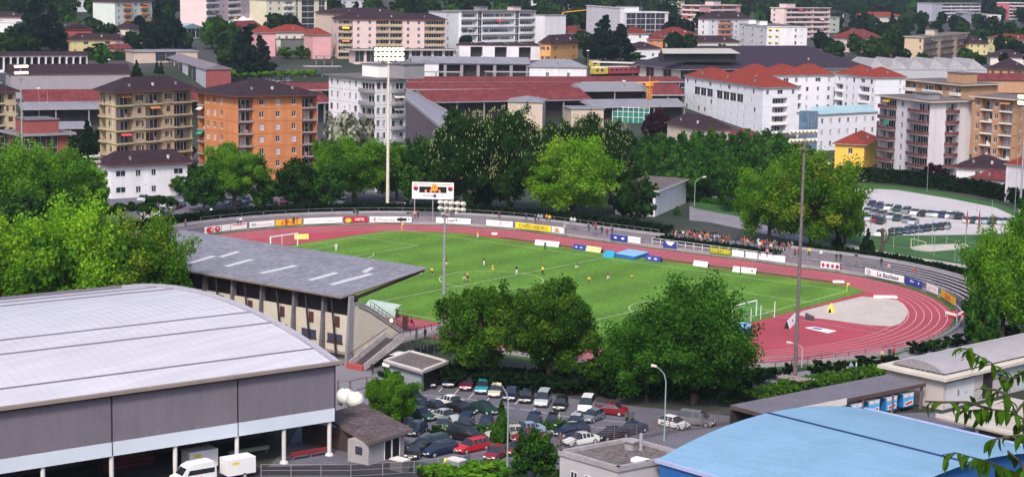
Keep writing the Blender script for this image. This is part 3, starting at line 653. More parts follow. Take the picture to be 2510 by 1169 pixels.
def hiproof(root, a, b, c, d, z, ov, rh, m, name='roof', thick=.25, flatfrac=0, gable=False, vents=0):
    ctr = (a+b+c+d)/4
    q = []
    for i, (p, pr, nx) in enumerate(((a, d, b), (b, a, c), (c, b, d), (d, c, a))):
        e1 = (p-pr).normalized(); e2 = (p-nx).normalized(); q.append(p+(e1+e2)*ov)
    A, B, C_, D = q
    if (B-A).length >= (C_-B).length: s = (C_-B).length/2; u = (B-A).normalized(); m1 = (A+D)/2; m2 = (B+C_)/2; order = (A, B, C_, D)
    else: s = (B-A).length/2; u = (C_-B).normalized(); m1 = (A+B)/2; m2 = (C_+D)/2; order = (B, C_, D, A)
    k = 0 if gable else min(s, (m2-m1).length/2-.01)
    r1, r2 = m1+u*k, m2-u*k; mb = MB(); P, Q, S, W_ = order
    def v(p, zz): return (p.x, p.y, zz)
    zt = z+thick
    mb.poly([v(P, zt), v(Q, zt), v(r2, z+rh), v(r1, z+rh)]); mb.poly([v(Q, zt), v(S, zt), v(r2, z+rh)]); mb.poly([v(S, zt), v(W_, zt), v(r1, z+rh), v(r2, z+rh)]); mb.poly([v(W_, zt), v(P, zt), v(r1, z+rh)])
    mb.poly([v(p, z) for p in (A, D, C_, B)], 1)
    for p, w2 in ((A, B), (B, C_), (C_, D), (D, A)): mb.poly([v(p, z), v(w2, z), v(w2, zt), v(p, zt)], 1)
    o = mb.build(name, [m, brown if m in (dtile, btile) else grey], root)
    r = random.Random(int(abs(a.x*7)))
    for i in range(vents):
        t = (i+.5)/vents; p = (P*(1-t)+Q*t)*.62+(r1*(1-t)+r2*t)*.38; mb = MB(); zz = zt+(rh-thick)*.38
        mb.box(-.22, .22, -.22, .22, -.6, .5); mb.box(-.28, .28, -.28, .28, .54, .62); mb.build('chimney', offw if i % 3 == 1 else grey, o, (p.x, p.y, zz))
    return o
def flatroof(root, a, b, c, d, z, ov, m, edge=grey, th=.35, up=0.):
    q = []
    for p, pr, nx in ((a, d, b), (b, a, c), (c, b, d), (d, c, a)): q.append(p+((p-pr).normalized()+(p-nx).normalized())*ov)
    mb = MB(); mb.hexa([(p.x, p.y, z) for p in q], [(p.x, p.y, z+th) for p in q], 0, 1)
    if up:
        for i in range(4):
            p, w2 = q[i], q[(i+1) % 4]; u = (w2-p).normalized(); n = Vector((u.y, -u.x, 0)); mb.obox(p, u, -n, 0, (w2-p).length, 0, .25, z+th, z+th+up, 0)
    return mb.build('roof', [edge, m], root)
def bldg(name, label, A, B, C, h, nf, cl, cr, wall, roof=('hip', dtile, 2.5, .8), dep=12, wall2=None, bstyle=('wall', pwhite, 1.1), cat='building', group=None, seed=None, band=None, extras=(), base_blank=0, vents=2):
    if B is None: B, C = C, None; 
    if isinstance(B[0], (int, float)): b = G(B[0], B[1], h)
    zt = b.z
    a = U(*A, zt) if A else None; c = U(*C, zt) if C else None
    if a is None: u = (c-b).normalized(); n = Vector((u.y, -u.x, 0)); a = b-n*dep
    elif c is None: u = (b-a).normalized(); n = Vector((u.y, -u.x, 0)); c = b-n*dep
    else:   # square the plan up about the near corner, half the correction on each face
        u1 = (a-b).normalized(); u2 = (c-b).normalized(); ang = math.degrees(u1.angle(u2))
        if abs(ang-90) > 18:
            La, Lc = (a-b).length, (c-b).length; lng, tx, base_ = ((b-a), C[0], 0) if La >= Lc else ((c-b), A[0], 1)
            n_ = Vector((lng.y, -lng.x, 0)).normalized(); best = (1e9, 5)
            for k in range(10, 200): q = b-n_*(k*.2); e = abs(proj(q)[0]-tx); best = min(best, (e, k*.2))
            if base_ == 0: c = b-n_*best[1]
            else: a = b-n_*best[1]
    for p in (a, b, c): p.z = 0
    d = a+c-b; zb = min(T(p.x, p.y) for p in (a, b, c, d)); z0w = zt-h
    root = thing(name, label, cat, (b.x, b.y, z0w), 0, group)
    la, lb, lc, ld = a-b, Vector((0, 0, 0)), c-b, d-b
    fh = h/nf; sd = seed if seed is not None else int(abs(b.x*13+b.y)) % 9999; mb = MB(); top = zb-z0w-1
    if top > -.01: top = -.5
    l1, l2 = (lb-la).length, (lc-lb).length
    facade(mb, root, None, la, (lb-la).normalized(), l1, 0, fh, nf, cl, 0, bstyle, top, sd, base_blank)
    facade(mb, root, None, lb, (lc-lb).normalized(), l2, 0, fh, nf, cr, 1, bstyle, top, sd+1, base_blank)
    for p, q in ((lc, ld), (ld, la)): mb.poly([(p.x, p.y, top), (q.x, q.y, top), (q.x, q.y, h), (p.x, p.y, h)], 1)
    if band:
        bm_, bh, bp = band; mb2 = MB()
        for fl in range(1, nf):
            z = fl*fh
            for p, q in ((la, lb), (lb, lc)):
                u = (q-p).normalized(); n = Vector((u.y, -u.x, 0)); mb2.obox(p, u, n, 0, (q-p).length, 0.002, bp, z-bh/2, z+bh/2)
        mb2.build('string_course', bm_, root)
    mb.build('wall', [wall, wall2 or wall, wall, dark], root)
    k = roof[0]
    if k == 'hip': hiproof(root, la, lb, lc, ld, h, roof[3], roof[2], roof[1], vents=vents)
    elif k == 'gable': hiproof(root, la, lb, lc, ld, h, roof[3], roof[2], roof[1], gable=True, vents=vents)
    elif k == 'flat': flatroof(root, la, lb, lc, ld, h, roof[3], roof[1], roof[4] if len(roof) > 4 else wall, .35, roof[2])
    elif k == 'multi':   # several pyramids side by side along the longer face
        n = roof[4]; long1 = l1 >= l2
        for i in range(n):
            t0, t1 = i/n, (i+1)/n
            if long1: P, Q = la.lerp(lb, t0), la.lerp(lb, t1); W_ = lc-lb; hiproof(root, P, Q, Q+W_, P+W_, h, roof[3], roof[2], roof[1], vents=1)
            else: P, Q = lb.lerp(lc, t0), lb.lerp(lc, t1); W_ = la-lb; hiproof(root, P, Q, Q+W_, P+W_, h, roof[3], roof[2], roof[1], vents=1) if False else hiproof(root, P+W_, P, Q, Q+W_, h, roof[3], roof[2], roof[1], vents=1)
    for ex in extras:   # (kind, t along u, s along v, size u, size v, height, material)
        t, s, su, sv, hh, m = ex[:6]; o = la.lerp(lb, t) if l1 >= l2 else lb.lerp(lc, t); u = (lb-la).normalized() if l1 >= l2 else (lc-lb).normalized(); v = (lc-lb).normalized() if l1 >= l2 else (la-lb).normalized()
        q = o+v*s; mb = MB(); mb.obox(q, u, v, 0, su, 0, sv, h+.3, h+.3+hh); mb.obox(q, u, v, -.3, su+.3, -.3, sv+.3, h+.3+hh, h+.5+hh, 1); mb.build(ex[6] if len(ex) > 6 else 'rooftop_room', [m, dgrey], root)
    BL.append(((a+b+c+d)/4, max((a-c).length, (b-d).length)/2+1.5)); BN.append(((a+b+c+d)/4, label))
    la0, lc0 = a-b, c-b
    if max(la0.length, lc0.length) > 24:
        BL.pop()
        for i_ in range(5):
            for j_ in range(2 if min(la0.length, lc0.length) > 12 else 1):
                BL.append((b+(la0*(i_+.5)/5+lc0*(j_+.5)/2 if la0.length > lc0.length else lc0*(i_+.5)/5+la0*(j_+.5)/2), max(la0.length, lc0.length)/10+min(la0.length, lc0.length)/3.5))
    root['__r'] = 1; del root['__r']
    return root, la, lb, lc, ld, h
DBG = True
GR = ('slab', offw, .35)
# --- middle distance
bldg('apartment_building', 'cream apartment block with brown roof, corner balconies and dark shutters', (243, 222), (283, 229), (470, 219), 22, 7, 'L1 s1.6', 'L1.9 s1.3 L1.95 s1.25 L2.1', cream, ('hip', dtile, 3.4, 1.6), bstyle=('slab', cream, .5), band=(cream, .28, .3), vents=3)
bldg('apartment_building', 'orange apartment block with purple hip roof and pale roller shutters', (485, 227), (583, 238), (777, 234), 21.5, 7, 'L.8 x.8 x.8 x.8 _.2 _1.3', 'L1.55 x1.7 x1.65 x1.65 L1.6', orange, ('hip', dtile, 3.8, 1.6), bstyle=('slab', grey, .35), band=(mat('dark_orange_band', (.42, .13, .05), .1), .14, .04), vents=3)
bldg('apartment_building', 'tall white apartment tower with flat roof and brown narrow windows', (806, 185), (921, 197), (995, 191), 27, 9, 'n1 n1 _.3 m.8 n1 n1 _.2 B2.6', 'n1 n1 _.5 B2.7', white, ('flat', gravel, .0, 1.0, dgrey), bstyle=('curve', grey, .9), band=(grey, .07, .03), extras=((.5, 3, 7, 5, 3, pwhite), (.72, 6, 9, 6, 3.4, grey)))
bldg('villa', 'white two-storey villa with dark hip roof below the cream block', (246, 403), (272, 407), (459, 399), 7.6, 2, 'n1', 'W1.6 w1.3 w1.3 _.7 W1.5', white, ('hip', dtile, 3.2, 1.2), vents=2, bstyle=('wall', brown, 1))
bldg('school', 'dark red brick school with flat roof at the left edge', (-40, 311), (58, 334), (167, 330), 10, 3, 'g1 _.6 g1 _.6 g1', 'g1 g1 g1 _.9', brick, ('flat', mat('grey_purple_roof', (.16, .14, .17), .2), .3, 1.6, grey), extras=((.62, 2, 9, 8, 3.4, brick),))
bldg('apartment_building', 'cream apartment block with balconies cut by the left edge of the picture', (-60, 228), (38, 226), None, 20, 7, 's1 L1.6 s1', 'L', cream, ('hip', dtile, 3, 1.4), dep=14, bstyle=('slab', cream, .4))
r_ = bldg('apartment_building', 'white apartment tower with stacked curved brown balconies', (2158, 236), (2281, 252), (2383, 249), 20.5, 7, 'Q2.2 _.2 w1 _.4 Q2.5', '_2.1 Q1.7 _1.9', lilac, ('flat', gravel, 0., 1.3, beige), bstyle=('curve', brown, 1.3), extras=((.55, 3, 6, 4, 1.6, grey),))
root, la, lb, lc, ld, h = r_; u = (lb-la).normalized(); q = la+u*4.6; mb = MB(); n = Vector((u.y, -u.x, 0)); mb.obox(q+n*1.3, u, n, 0, 2.2, 0, .12, 13.1, 14.9); mb.build('awning', awng, root)
bldg('apartment_building', 'ochre apartment block with pale balcony edges at the right edge', (2390, 238), (2484, 246), (2540, 241), 22, 7, 'w1 L1.7 w1 L1.8', '_1 w1 _1 w1', ochre, ('flat', gravel, 0., 1.3, beige), bstyle=('slab', offw, .4), band=(mat('ochre_band', (.42, .22, .12), .1), .14, .04))
bldg('apartment_building', 'ochre apartment block behind the white tower with recessed top floor', (2220, 197), (2358, 211), (2446, 208), 21, 7, 'L1.3 w1 B1.2 L1 w1 B1.2', '_1', ochre, ('flat', gravel, 0., 1.3, beige), bstyle=('wall', offw, 1), extras=((.55, 5, 8, 6, 3, ochre),))
WH = [mat('white_striped_render', (.7, .7, .77), .05, .3, .85)]
bldg('apartment_building', 'front wing of the white housing complex under red pyramid roofs', (1679, 187), (1871, 217), (1957, 215), 15, 5, ['n1 _.3 n1 n1 W1.6 _.3 n1 W1.6 n1 n1 _.3 n1 _.8', '_1.2 g.8 g.8 g.8 _.4 g.8 g.8 g.8 g.8 _.4 n1 _.8', 'n1 n1 n1 n1 n1 n1 n1 n1 n1 n1 _.6 n1 _.6'], ['w.9 W1.6 w1', '_.9 L1.5 _1'], WH[0], ('multi', otile, 3.6, .6, 3), bstyle=('wall', pwhite, .3), band=(mat('grey_joint', (.42, .42, .48), .1), .05, .02))
bldg('apartment_building', 'middle wing of the white housing complex behind the front wing', (1850, 187), (2046, 185), None, 13, 4, ['_2.5 W1 x1 x1 W1.2 x1', 'w2 _.8 L1.5 n1 n1 w1'], '_1', WH[0], ('multi', otile, 3.8, .6, 3), dep=16, bstyle=('wall', pwhite, .3))
bldg('apartment_building', 'right wing of the white housing complex with arched window', (2049, 182), (2147, 192), (2220, 193), 15, 5, ['n1 n1 n1 W1.3 n1', 'L1.2 n1 n1 _.3 L1.6 n.8'], ['_2 n1', '_2 n1'], WH[0], ('multi', otile, 3.6, .6, 2), bstyle=('wall', pwhite, .3), band=(MATS['grey_joint'], .05, .02))
r_ = bldg('apartment_building', 'white annex with pale glass roof in front of the housing complex', (2006, 284), (2150, 277), None, 10.5, 3, 'x1 x1 x1 x1 x1 x1 w.9', '_1', WH[0], ('flat', mroof, 0, .3, grey), dep=9)
root, la, lb, lc, ld, h = r_; mb = MB(); u = (lb-la).normalized(); n = Vector((u.y, -u.x, 0)); Lx = (lb-la).length
glr = mat('glass_roof', (.3, .45, .5), .15, .8, .3)
for i in range(16):
    a0, a1 = Lx*i/16+.08, Lx*(i+1)/16-.02; P = [la+u*a0+n*.4, la+u*a1+n*.4, la+u*a1-n*4, la+u*a0-n*4]
    mb = MB(); mb.poly([(p.x, p.y, z) for p, z in zip(P, (h+.4, h+.4, h+2.4, h+2.4))]); mb.build('roof_pane', glr, root)
mb = MB(); mb.obox(la-u*4.2, u, -n, 0, 4, 0, 4, 0, h+1.4); mb.build('glass_tower', mat('blue_glass', (.12, .2, .3), .4, .6, .2), root)
mb = MB(); 
for i in range(4): mb.obox(la-u*(4.2-i*1.3)+n*.03, u, n, 0, .1, 0, .06, 0, h+1.4)
for i in range(5): mb.obox(la-u*4.2+n*.03, u, n, 0, 4, 0, .05, i*2.8, i*2.8+.12)
mb.build('mullion', steel, root)
bldg('house', 'bright yellow house with red hip roof beside the white tower', (2047, 343), (2119, 357), (2152, 342), 7, 2, ['_.6 w.8 _.5', '_.6 w.8 D.1' if False else '_.5 w.8 _.5'], ['_.3 m1 m1 _.2'], yellow, ('hip', otile, 2.8, .8), vents=1)
bldg('clubhouse', 'white flat-roofed clubhouse behind the far terrace', (1509, 464), (1607, 470), (1683, 465), 5.6, 1, '_2 w.6 _1', '_1 m.3 _3', white, ('flat', gravel, 0, .8, pwhite))
bldg('house', 'beige gabled house with dark roof behind the small round trees', (1636, 303), (1728, 319), (1790, 317), 8, 2, 'n1 n1 n1 n1', '_.3 w1 _.5 w1 _.3', beige, ('hip', dtile, 3.6, .8), vents=2)
bldg('house', 'low red-brown roofed house below the white housing wing', (1796, 334), (1866, 335), None, 3.5, 1, 'w1 w1', '_', beige, ('hip', btile, 2.2, .7), dep=8, vents=1)
bldg('house', 'white house under a dark hip roof in front of the ochre block', (2345, 411), (2468, 418), None, 6, 2, '_2 w1 _3', '_', white, ('hip', dtile, 3.2, .8), dep=11, vents=2)
bldg('outbuilding', 'white outbuilding with red-brown lean-to roof at the right', (2381, 436), (2463, 443), None, 4, 1, '_.4 _1', '_', white, ('hip', btile, 2, .6), dep=7, vents=1)
bldg('outbuilding', 'tall narrow white building with red roof at the right edge', (2467, 404), (2512, 409), None, 9, 3, '_1', '_', lilac, ('hip', otile, 2.2, .5), dep=7, vents=0)
bldg('building', 'beige blank-walled station building with grey roof behind the chestnuts', (1245, 250), (1330, 252), None, 9, 2, '_.6 n1 _1', '_.3 n1 _.3 n1 _1', beige, ('hip', mroof, 1.6, .5), dep=14, vents=1)
bldg('building', 'low beige workshop with grey roof right of the blank-walled building', (1400, 268), (1480, 268), None, 6, 1, '_1 n.5 _1', '_', beige, ('flat', mroof, 0, .4, grey), dep=10)
# --- railway sheds
def shed(label, x0, y0, x1, y1, h, rh, roofm, dep, edge=None, under=dark, name='station_shed', gableend=True, group=None):
    a, b = G(x0, y0, h), None; zt = a.z; b = U(x1, y1, zt); z0 = zt-h; u = (b-a); Lx = u.length; u.normalize(); n = Vector((u.y, -u.x, 0))
    t = thing(name, label, 'shed', (a.x, a.y, z0), 0, group); mb = MB()
    O = Vector((0, 0, 0)); k = .62
    q = [O+n*.8, O+u*Lx+n*.8, O+u*Lx-n*dep*k, O-n*dep*k, O+u*Lx-n*dep, O-n*dep]
    z = h
    mb.poly([(q[0].x, q[0].y, z), (q[1].x, q[1].y, z), (q[2].x, q[2].y, z+rh), (q[3].x, q[3].y, z+rh)], 0)
    mb.poly([(q[3].x, q[3].y, z+rh), (q[2].x, q[2].y, z+rh), (q[4].x, q[4].y, z+rh*.4), (q[5].x, q[5].y, z+rh*.4)], 0)
    mb.poly([(q[0].x, q[0].y, z-.45), (q[1].x, q[1].y, z-.45), (q[1].x, q[1].y, z), (q[0].x, q[0].y, z)], 1)
    for e in (0, 1):
        P = [q[0], q[3], q[5]] if e == 0 else [q[1], q[4], q[2]]
        mb.poly([(P[0].x, P[0].y, z-.3)]+[(p.x, p.y, z+(rh if (e == 0 and i == 1) or (e == 1 and i == 2) else rh*.4 if i else 0)) for i, p in enumerate(P)], 1)
    mb.build('roof', [roofm, edge or concl], t)
    mb = MB(); mb.obox(O, u, -n, 0.1, Lx-.1, 2.2, dep-.5, -1, h-.4); mb.build('wall', under, t)
    np_ = max(2, int(Lx/9)); me = MB(); me.box(-.2, .2, -.2, .2, -1, h-.3); me = me.mesh('post', [grey])
    for i in range(np_+1): p = O+u*(Lx*i/np_*.98+.3)+n*.1; inst(me, 'post', t, (p.x, p.y, 0), math.atan2(u.y, u.x))
    BL.append((a+(b-a)*.5, 8)); 
    for i in range(int(Lx/16)): BL.append((a+u*(i*16+8)-n*dep*.5, 13))
    return t
shed('long red tiled railway shed, farthest of the station rows', 1000, 201, 1676, 200, 6.5, 1.5, btile, 11)
shed('long red tiled railway shed, second station row behind the white tower', 640, 220, 1440, 217, 7, 1.9, btile, 12)
shed('nearest wide red tiled railway shed beside the ramp road', 1050, 250, 1450, 243, 7.5, 3.2, btile, 15, mroof)
shed('red tiled railway shed piece touching the white housing complex', 1594, 232, 1678, 232, 7, 3.2, btile, 14)
shed('grey sheet-roofed platform canopy between the red sheds', 1424, 222, 1588, 221, 7.5, 2.2, mroof, 10)
shed('low grey sheet-roofed lean-to below the red sheds', 1450, 262, 1680, 259, 5.5, 2, mroof, 10)
shed('red tiled railway shed left of the cream block', 58, 249, 500, 246, 8, 3.2, btile, 14, mroof)
shed('grey sheet-roofed lean-to in front of the left red shed', 52, 267, 300, 264, 6.5, 1.7, mroof, 8)
shed('small grey canopy roof left of the cream block', 118, 313, 224, 312, 5, 1.4, mroof, 7)
shed('red tiled shed glimpsed between orange block and white tower', 775, 251, 812, 250, 7, 3, btile, 12)
bldg('warehouse', 'long lilac-grey warehouse wall with dark tiled roof at upper left', (27, 183), (319, 181), None, 7.5, 1, '_1', '_', mat('lilac_grey_wall', (.3, .27, .31), .08, .3), ('gable', dtile, 3.2, .5), dep=14, vents=0)
bldg('cemetery_portico', 'white arcade of tall arches under a dark roof at far left', (-8, 138), (214, 137), None, 5.5, 1, 'a1 '*13, '_', white, ('gable', dtile, 1.6, .5), dep=6, cat='arcade', vents=0)
r_ = bldg('chapel', 'angular grey chapel with long slanting facade and dark red brick end', (380, 133), (504, 171), (566, 170), 7, 1, 'g1 _.4 g1 g1 _.5 g1 _1', '_1', mat('pale_grey_panel', (.42, .42, .48), .1), ('gable', mat('mauve_sheet_roof', (.18, .15, .18), .15), 1.8, .5), wall2=brick, vents=0)
bldg('outbuilding', 'low flat pale-roofed building above the slanting chapel', (328, 128), (484, 127), None, 4, 1, '_1 g1 _1', '_', beige, ('flat', mroof, 0, .5, concl), dep=12)
bldg('house', 'dark red house with purple gable roof at upper left', (146, 68), (152, 74), (226, 73), 8, 2, 'n1', 'w1 w1 w1', redw, ('gable', dtile, 3, .6), vents=1)
bldg('villa', 'pale yellow villa with dark hip roof at upper left', (168, 96), (173, 98), (279, 97), 6.5, 2, 'n1', 'n1 W1.4 n1 W1.4', mat('pale_yellow', (.62, .5, .24), .08), ('hip', dtile, 2.6, .8), vents=2)
bldg('house', 'small pinkish annex right of the pale yellow villa', (281, 98), (323, 97), None, 5.5, 2, 'n1 n1', '_', pinkc, ('hip', dtile, 2.6, .6), dep=9, vents=1)
bldg('house', 'small grey gabled shed below the pinkish annex', (283, 122), (322, 121), None, 3.5, 1, '_1 n1 _1', '_', beige, ('gable', btile, 2.2, .5), dep=7, vents=0)
bldg('apartment_building', 'white block with small orange balconies at the upper left', (281, 6), (372, 5), None, 15, 5, 'w1 B1.1 w1 B1.1 _.4', '_', mat('greenish_white', (.55, .6, .58), .06), ('hip', dtile, 2, .8), dep=14, bstyle=('wall', mat('orange_parapet', (.55, .25, .12), .1), 1), vents=2)
bldg('apartment_building', 'pinkish grey apartment block with white balconies at the top left', (505, -22), (640, -24), None, 19, 6, 'L1.4 w1 L1.4 w1 L1.4', '_', pinkc, ('flat', gravel, 0, .6, grey), dep=14, bstyle=('wall', white, .5))
bldg('apartment_building', 'cream and brown block with white pilasters at the top', (653, 1), (801, 1), None, 15, 5, 'w1 w1 B1.2 _.3 g.3 _.4 g1.6 _.5 g.8 _.2', '_', mat('pale_cream', (.62, .58, .46), .06), ('flat', gravel, 0, .5, grey), dep=14, bstyle=('wall', white, .8))
bldg('outbuilding', 'long low white shed at the top left', (521, 52), (645, 53), None, 5, 1, '_1', '_', white, ('multi', mat('white_sheet', (.6, .6, .64), .05), 2.4, .3, 4), dep=18, vents=0)
bldg('greenhouse', 'pale blue-grey glasshouse roof among dark trees at upper left', (440, 72), (500, 70), None, 4.5, 1, 'g1 g1 g1', '_', mat('pale_blue_grey', (.35, .45, .5), .1), ('gable', mat('pale_glass_roof', (.25, .38, .42), .15, .5, .4), 2.5, .3), dep=20, vents=0)
bldg('house', 'left pink gabled wing of the red-roofed pair', (637, 82), (675, 82), None, 10, 2, '_1', '_', pink, ('hip', otile, 3, .6), dep=12, vents=0)
bldg('house', 'right pink gabled wing of the red-roofed pair', (767, 87), (811, 87), None, 10, 2, '_1', '_', pink, ('hip', otile, 3, .6), dep=12, vents=0)
bldg('house', 'cream middle part under red roof between the pink wings', (677, 80), (767, 80), None, 9, 2, 'n.8 w1 w1 w1 n.8', '_', offw, ('hip', otile, 3.2, .7), dep=12, vents=1)
bldg('outbuilding', 'low olive-grey building in the court of the pink wings', (676, 97), (768, 97), None, 6, 1, '_1', '_', mat('olive_grey', (.13, .13, .14), .1), ('flat', gravel, 0, .3, dgrey), dep=8)
bldg('house', 'white house with purple roof at the far left edge', (-30, 42), (60, 43), None, 5, 1, 'W1 W1 W1', '_', pinkc, ('hip', dtile, 2.6, .8), dep=12)
bldg('house', 'white modern house with dark windows at the far left edge', (-30, 55), (40, 57), None, 9, 2, 'W1 W1', '_', white, ('flat', gravel, .3, .3, white), dep=12)
# --- centre and right background
bldg('apartment_building', 'long beige apartment block with pale balconies and dark hip roof', (816, 46), (829, 48), (1092, 50), 16.8, 6, 'n1', 'L1.35 w1 w1.1 L1.3 L1.2 w1 w1 L2', pinkc, ('hip', dtile, 2.6, .8), bstyle=('wall', cream, .15), vents=3)
bldg('apartment_building', 'dark hip roof of the block right behind the long beige one', (812, 34), (985, 34), None, 17, 6, 'w1 '*8, '_', beige, ('hip', dtile, 2.4, .8), dep=14, vents=2)
bldg('apartment_building', 'white apartment slab with long balcony bands and dark stair strips', None, (1131, 29), (1313, 28), 17.5, 5, 'n1 _1.5', 'L3.4 g.9 L7 g.9 L3.5', white, ('flat', gravel, .0, .5, grey), bstyle=('wall', white, .15), extras=((.3, 3, 5, 4, 1.6, grey), (.75, 3, 5, 4, 1.6, pinkc)))
bldg('apartment_building', 'grey side block with small windows left of the balcony slab', (1092, 31), (1130, 31), None, 17, 5, 'n1 _2', '_', mat('pale_grey_wall2', (.5, .51, .56), .06), ('flat', gravel, .0, .3, grey), dep=14)
bldg('outbuilding', 'white flat wing on the right side of the balcony slab', (1313, 38), (1336, 39), None, 15, 5, '_1', '_', white, ('flat', gravel, .0, .3, grey), dep=14)
bldg('shop', 'low white podium with wavy canopy at the foot of the balcony slab', (1125, 112), (1330, 114), None, 6, 1, '_1 a1.2 _1 a1.2 _1 a1.2 _1', '_', white, ('multi', dtile, 1.5, .2, 5), dep=8, vents=0)
bldg('villa', 'orange ochre villa with dark pyramid roof right of the white slab', (1324, 105), (1350, 108), (1417, 104), 8, 2, 's1 s1', 's1 w1 s1', mat('orange_ochre', (.6, .32, .12), .08), ('hip', dtile, 3.6, .8), vents=2)
bldg('apartment_building', 'white building with blank side wall right of the dark cedar', (1425, 12), (1438, 15), (1521, 21), 15, 5, 'w1', 'w1 _3', lilac, ('flat', gravel, .0, .3, white))
bldg('apartment_building', 'white block with blue-grey ribbon windows and penthouse', (1524, 33), (1638, 33), None, 12, 4, '_.5 g1 g1 g1 g1 _.3', '_', lilac, ('flat', gravel, .3, .3, white), dep=15, extras=((.07, 2, 11, 6, 3, pwhite),))
bldg('apartment_building', 'pink apartment block with stepped balconies at the top', (1672, 13), (1715, 16), (1815, 15), 14, 5, 'L1 L1', '_1.2 L1.5 L1.5 _.4', pink, ('flat', gravel, .2, .5, pinkc), bstyle=('wall', pinkc, .5), extras=((.4, 2, 8, 6, 2.4, pinkc),))
bldg('apartment_building', 'white block with dark hip roof and red-brown loggia stack', (1712, 44), (1737, 47), (1838, 46), 14, 5, 'n1', 'w1 B1.6 w1 _1', white, ('hip', dtile, 3, .8), bstyle=('wall', mat('terracotta_parapet', (.5, .2, .12), .1), .9))
bldg('apartment_building', 'white curved block with yellow awnings over its windows', (1812, 59), (1880, 67), (1979, 68), 15, 5, 'y1 y1 y1', 'y1 y1 _1.8 n1 m.8 _.4', white, ('flat', gravel, .0, .3, white), extras=((.1, 2, 5, 4, 2, pwhite), (.5, 2, 5, 4, 2, pwhite)))
bldg('apartment_building', 'pale pink slab with long dark ribbon balconies', (1890, 20), (1923, 21), (2035, 21), 17, 6, 'w1 _1', '_.3 L4 L2.5', pinkc, ('flat', gravel, .0, .5, pinkc), bstyle=('wall', pinkc, .3), extras=((.15, 3, 7, 5, 2.2, pinkc),))
bldg('apartment_building', 'narrow grey-green block behind the pale pink slab', (2034, 43), (2058, 43), None, 10, 3, 'W1', '_', mat('grey_green', (.35, .38, .34), .08), ('flat', gravel, .0, .4, grey), dep=12)
bldg('house', 'white house with red hip roof left of the pale pink slab', (1336, 73), (1395, 73), None, 6, 2, 'n1 n1 n1', '_', white, ('hip', rtile, 3.4, .8), dep=14, vents=1)
bldg('house', 'red-roofed white house left of the dark cedar', (1394, 83), (1440, 83), None, 6, 2, 'n1 n1', '_', white, ('hip', rtile, 3.4, .8), dep=14, vents=1)
bldg('house', 'red-roofed white house right of the dark cedar', (1527, 83), (1590, 84), None, 6, 2, '_.5 w1', '_', white, ('hip', rtile, 3.4, .8), dep=14, vents=1)
bldg('house', 'small orange house with red roof under the ribbon window block', (1586, 98), (1625, 99), None, 5, 2, 'n1 n1', '_', orange, ('hip', rtile, 2.6, .6), dep=10, vents=1)
bldg('house', 'beige house with wide red roof below the pink block', (1630, 88), (1710, 88), None, 6, 2, 'w1 n1 n1 w1', '_', beige, ('hip', rtile, 4, .8), dep=15, vents=2)
bldg('house', 'white house with dark roof above the big dark hall', (1550, 120), (1618, 120), None, 5, 1, 'w1 w1', '_', white, ('hip', dtile, 2.8, .7), dep=11, vents=1)
bldg('house', 'house with dark hip roof behind the ridge skylight', (1700, 104), (1812, 104), None, 5, 1, 'w1 w1 w1', '_', offw, ('hip', dtile, 3, .8), dep=12, vents=2)
r_ = bldg('market_hall', 'huge dark purple hip-roofed hall with a white ridge skylight', (1562, 159), (1668, 172), (2125, 168), 7, 1, '_1 g1 _1 g1 _1', 'g1 _1', offw, ('hip', mat('slate_purple_roof', (.03, .02, .036), .15, .3, .85), 8.5, 2.0), vents=2)
root, la, lb, lc, ld, h = r_; a_, b_ = U(1628, 118, root.location.z+h+8.6), U(1808, 118, root.location.z+h+8.6); u = (b_-a_); Lx = u.length; u.normalize(); n = Vector((u.y, -u.x, 0)); o = a_-root.location; mb = MB(); mb.obox(Vector((o.x, o.y, 0)), u, -n, 0, Lx, 1, 5, h+3, h+6.4); q_ = [Vector((o.x, o.y, 0))+u*s_-n*t_ for s_, t_ in ((-1, -1), (Lx+1, -1), (Lx-1, 4), (1, 4))]; mb.poly([(p.x, p.y, h+z_) for p, z_ in zip(q_, (6.4, 6.4, 8.2, 8.2))], 1); mb.build('skylight', [dark, mat('cream_skylight', (.36, .34, .32), .15, .6)], root)
bldg('factory', 'grey saw-tooth roofed factory right of the big dark hall', (2130, 172), (2420, 173), None, 6, 1, '_1', '_', mat('pale_grey_wall', (.4, .4, .44), .06), ('multi', mat('grey_fibre_roof', (.27, .26, .28), .12, .3, .9, fine=.12, fscale=.8), 4.5, .1, 6), dep=26, vents=1)
bldg('apartment_building', 'beige block with red-brown balconies and roof room on the right', (2218, 91), (2264, 93), (2374, 82), 13, 4, '_2 n1', 'B1.2 _.4 B1.2 _.4 B1.2', mat('tan_render', (.55, .42, .3), .06), ('flat', gravel, .0, .7, beige), bstyle=('wall', brown, .9), extras=((.3, 2, 7, 5, 2.6, beige),))
bldg('house', 'white house with bright red hip roof on the hillside', (2122, 41), (2212, 41), None, 7, 2, 'w1 n1 n1 w1', '_', offw, ('hip', otile, 3, .9), dep=14, vents=1)
bldg('house', 'pinkish house with weathered purple roof among shrubs', (2090, 95), (2162, 94), None, 7, 2, 'n1 n1 n1', '_', pinkc, ('hip', btile, 4.5, .8), dep=14, vents=1)
bldg('house', 'small orange house with dark roof in front of the round green tree', (2113, 123), (2152, 124), None, 5, 1, '_1 n1', '_', orange, ('hip', dtile, 1.8, .6), dep=9, vents=1)
bldg('house', 'dark-roofed low house right of the small orange house', (2154, 128), (2217, 129), None, 3.5, 1, '_1', '_', brown, ('hip', dtile, 3, .6), dep=10, vents=1)
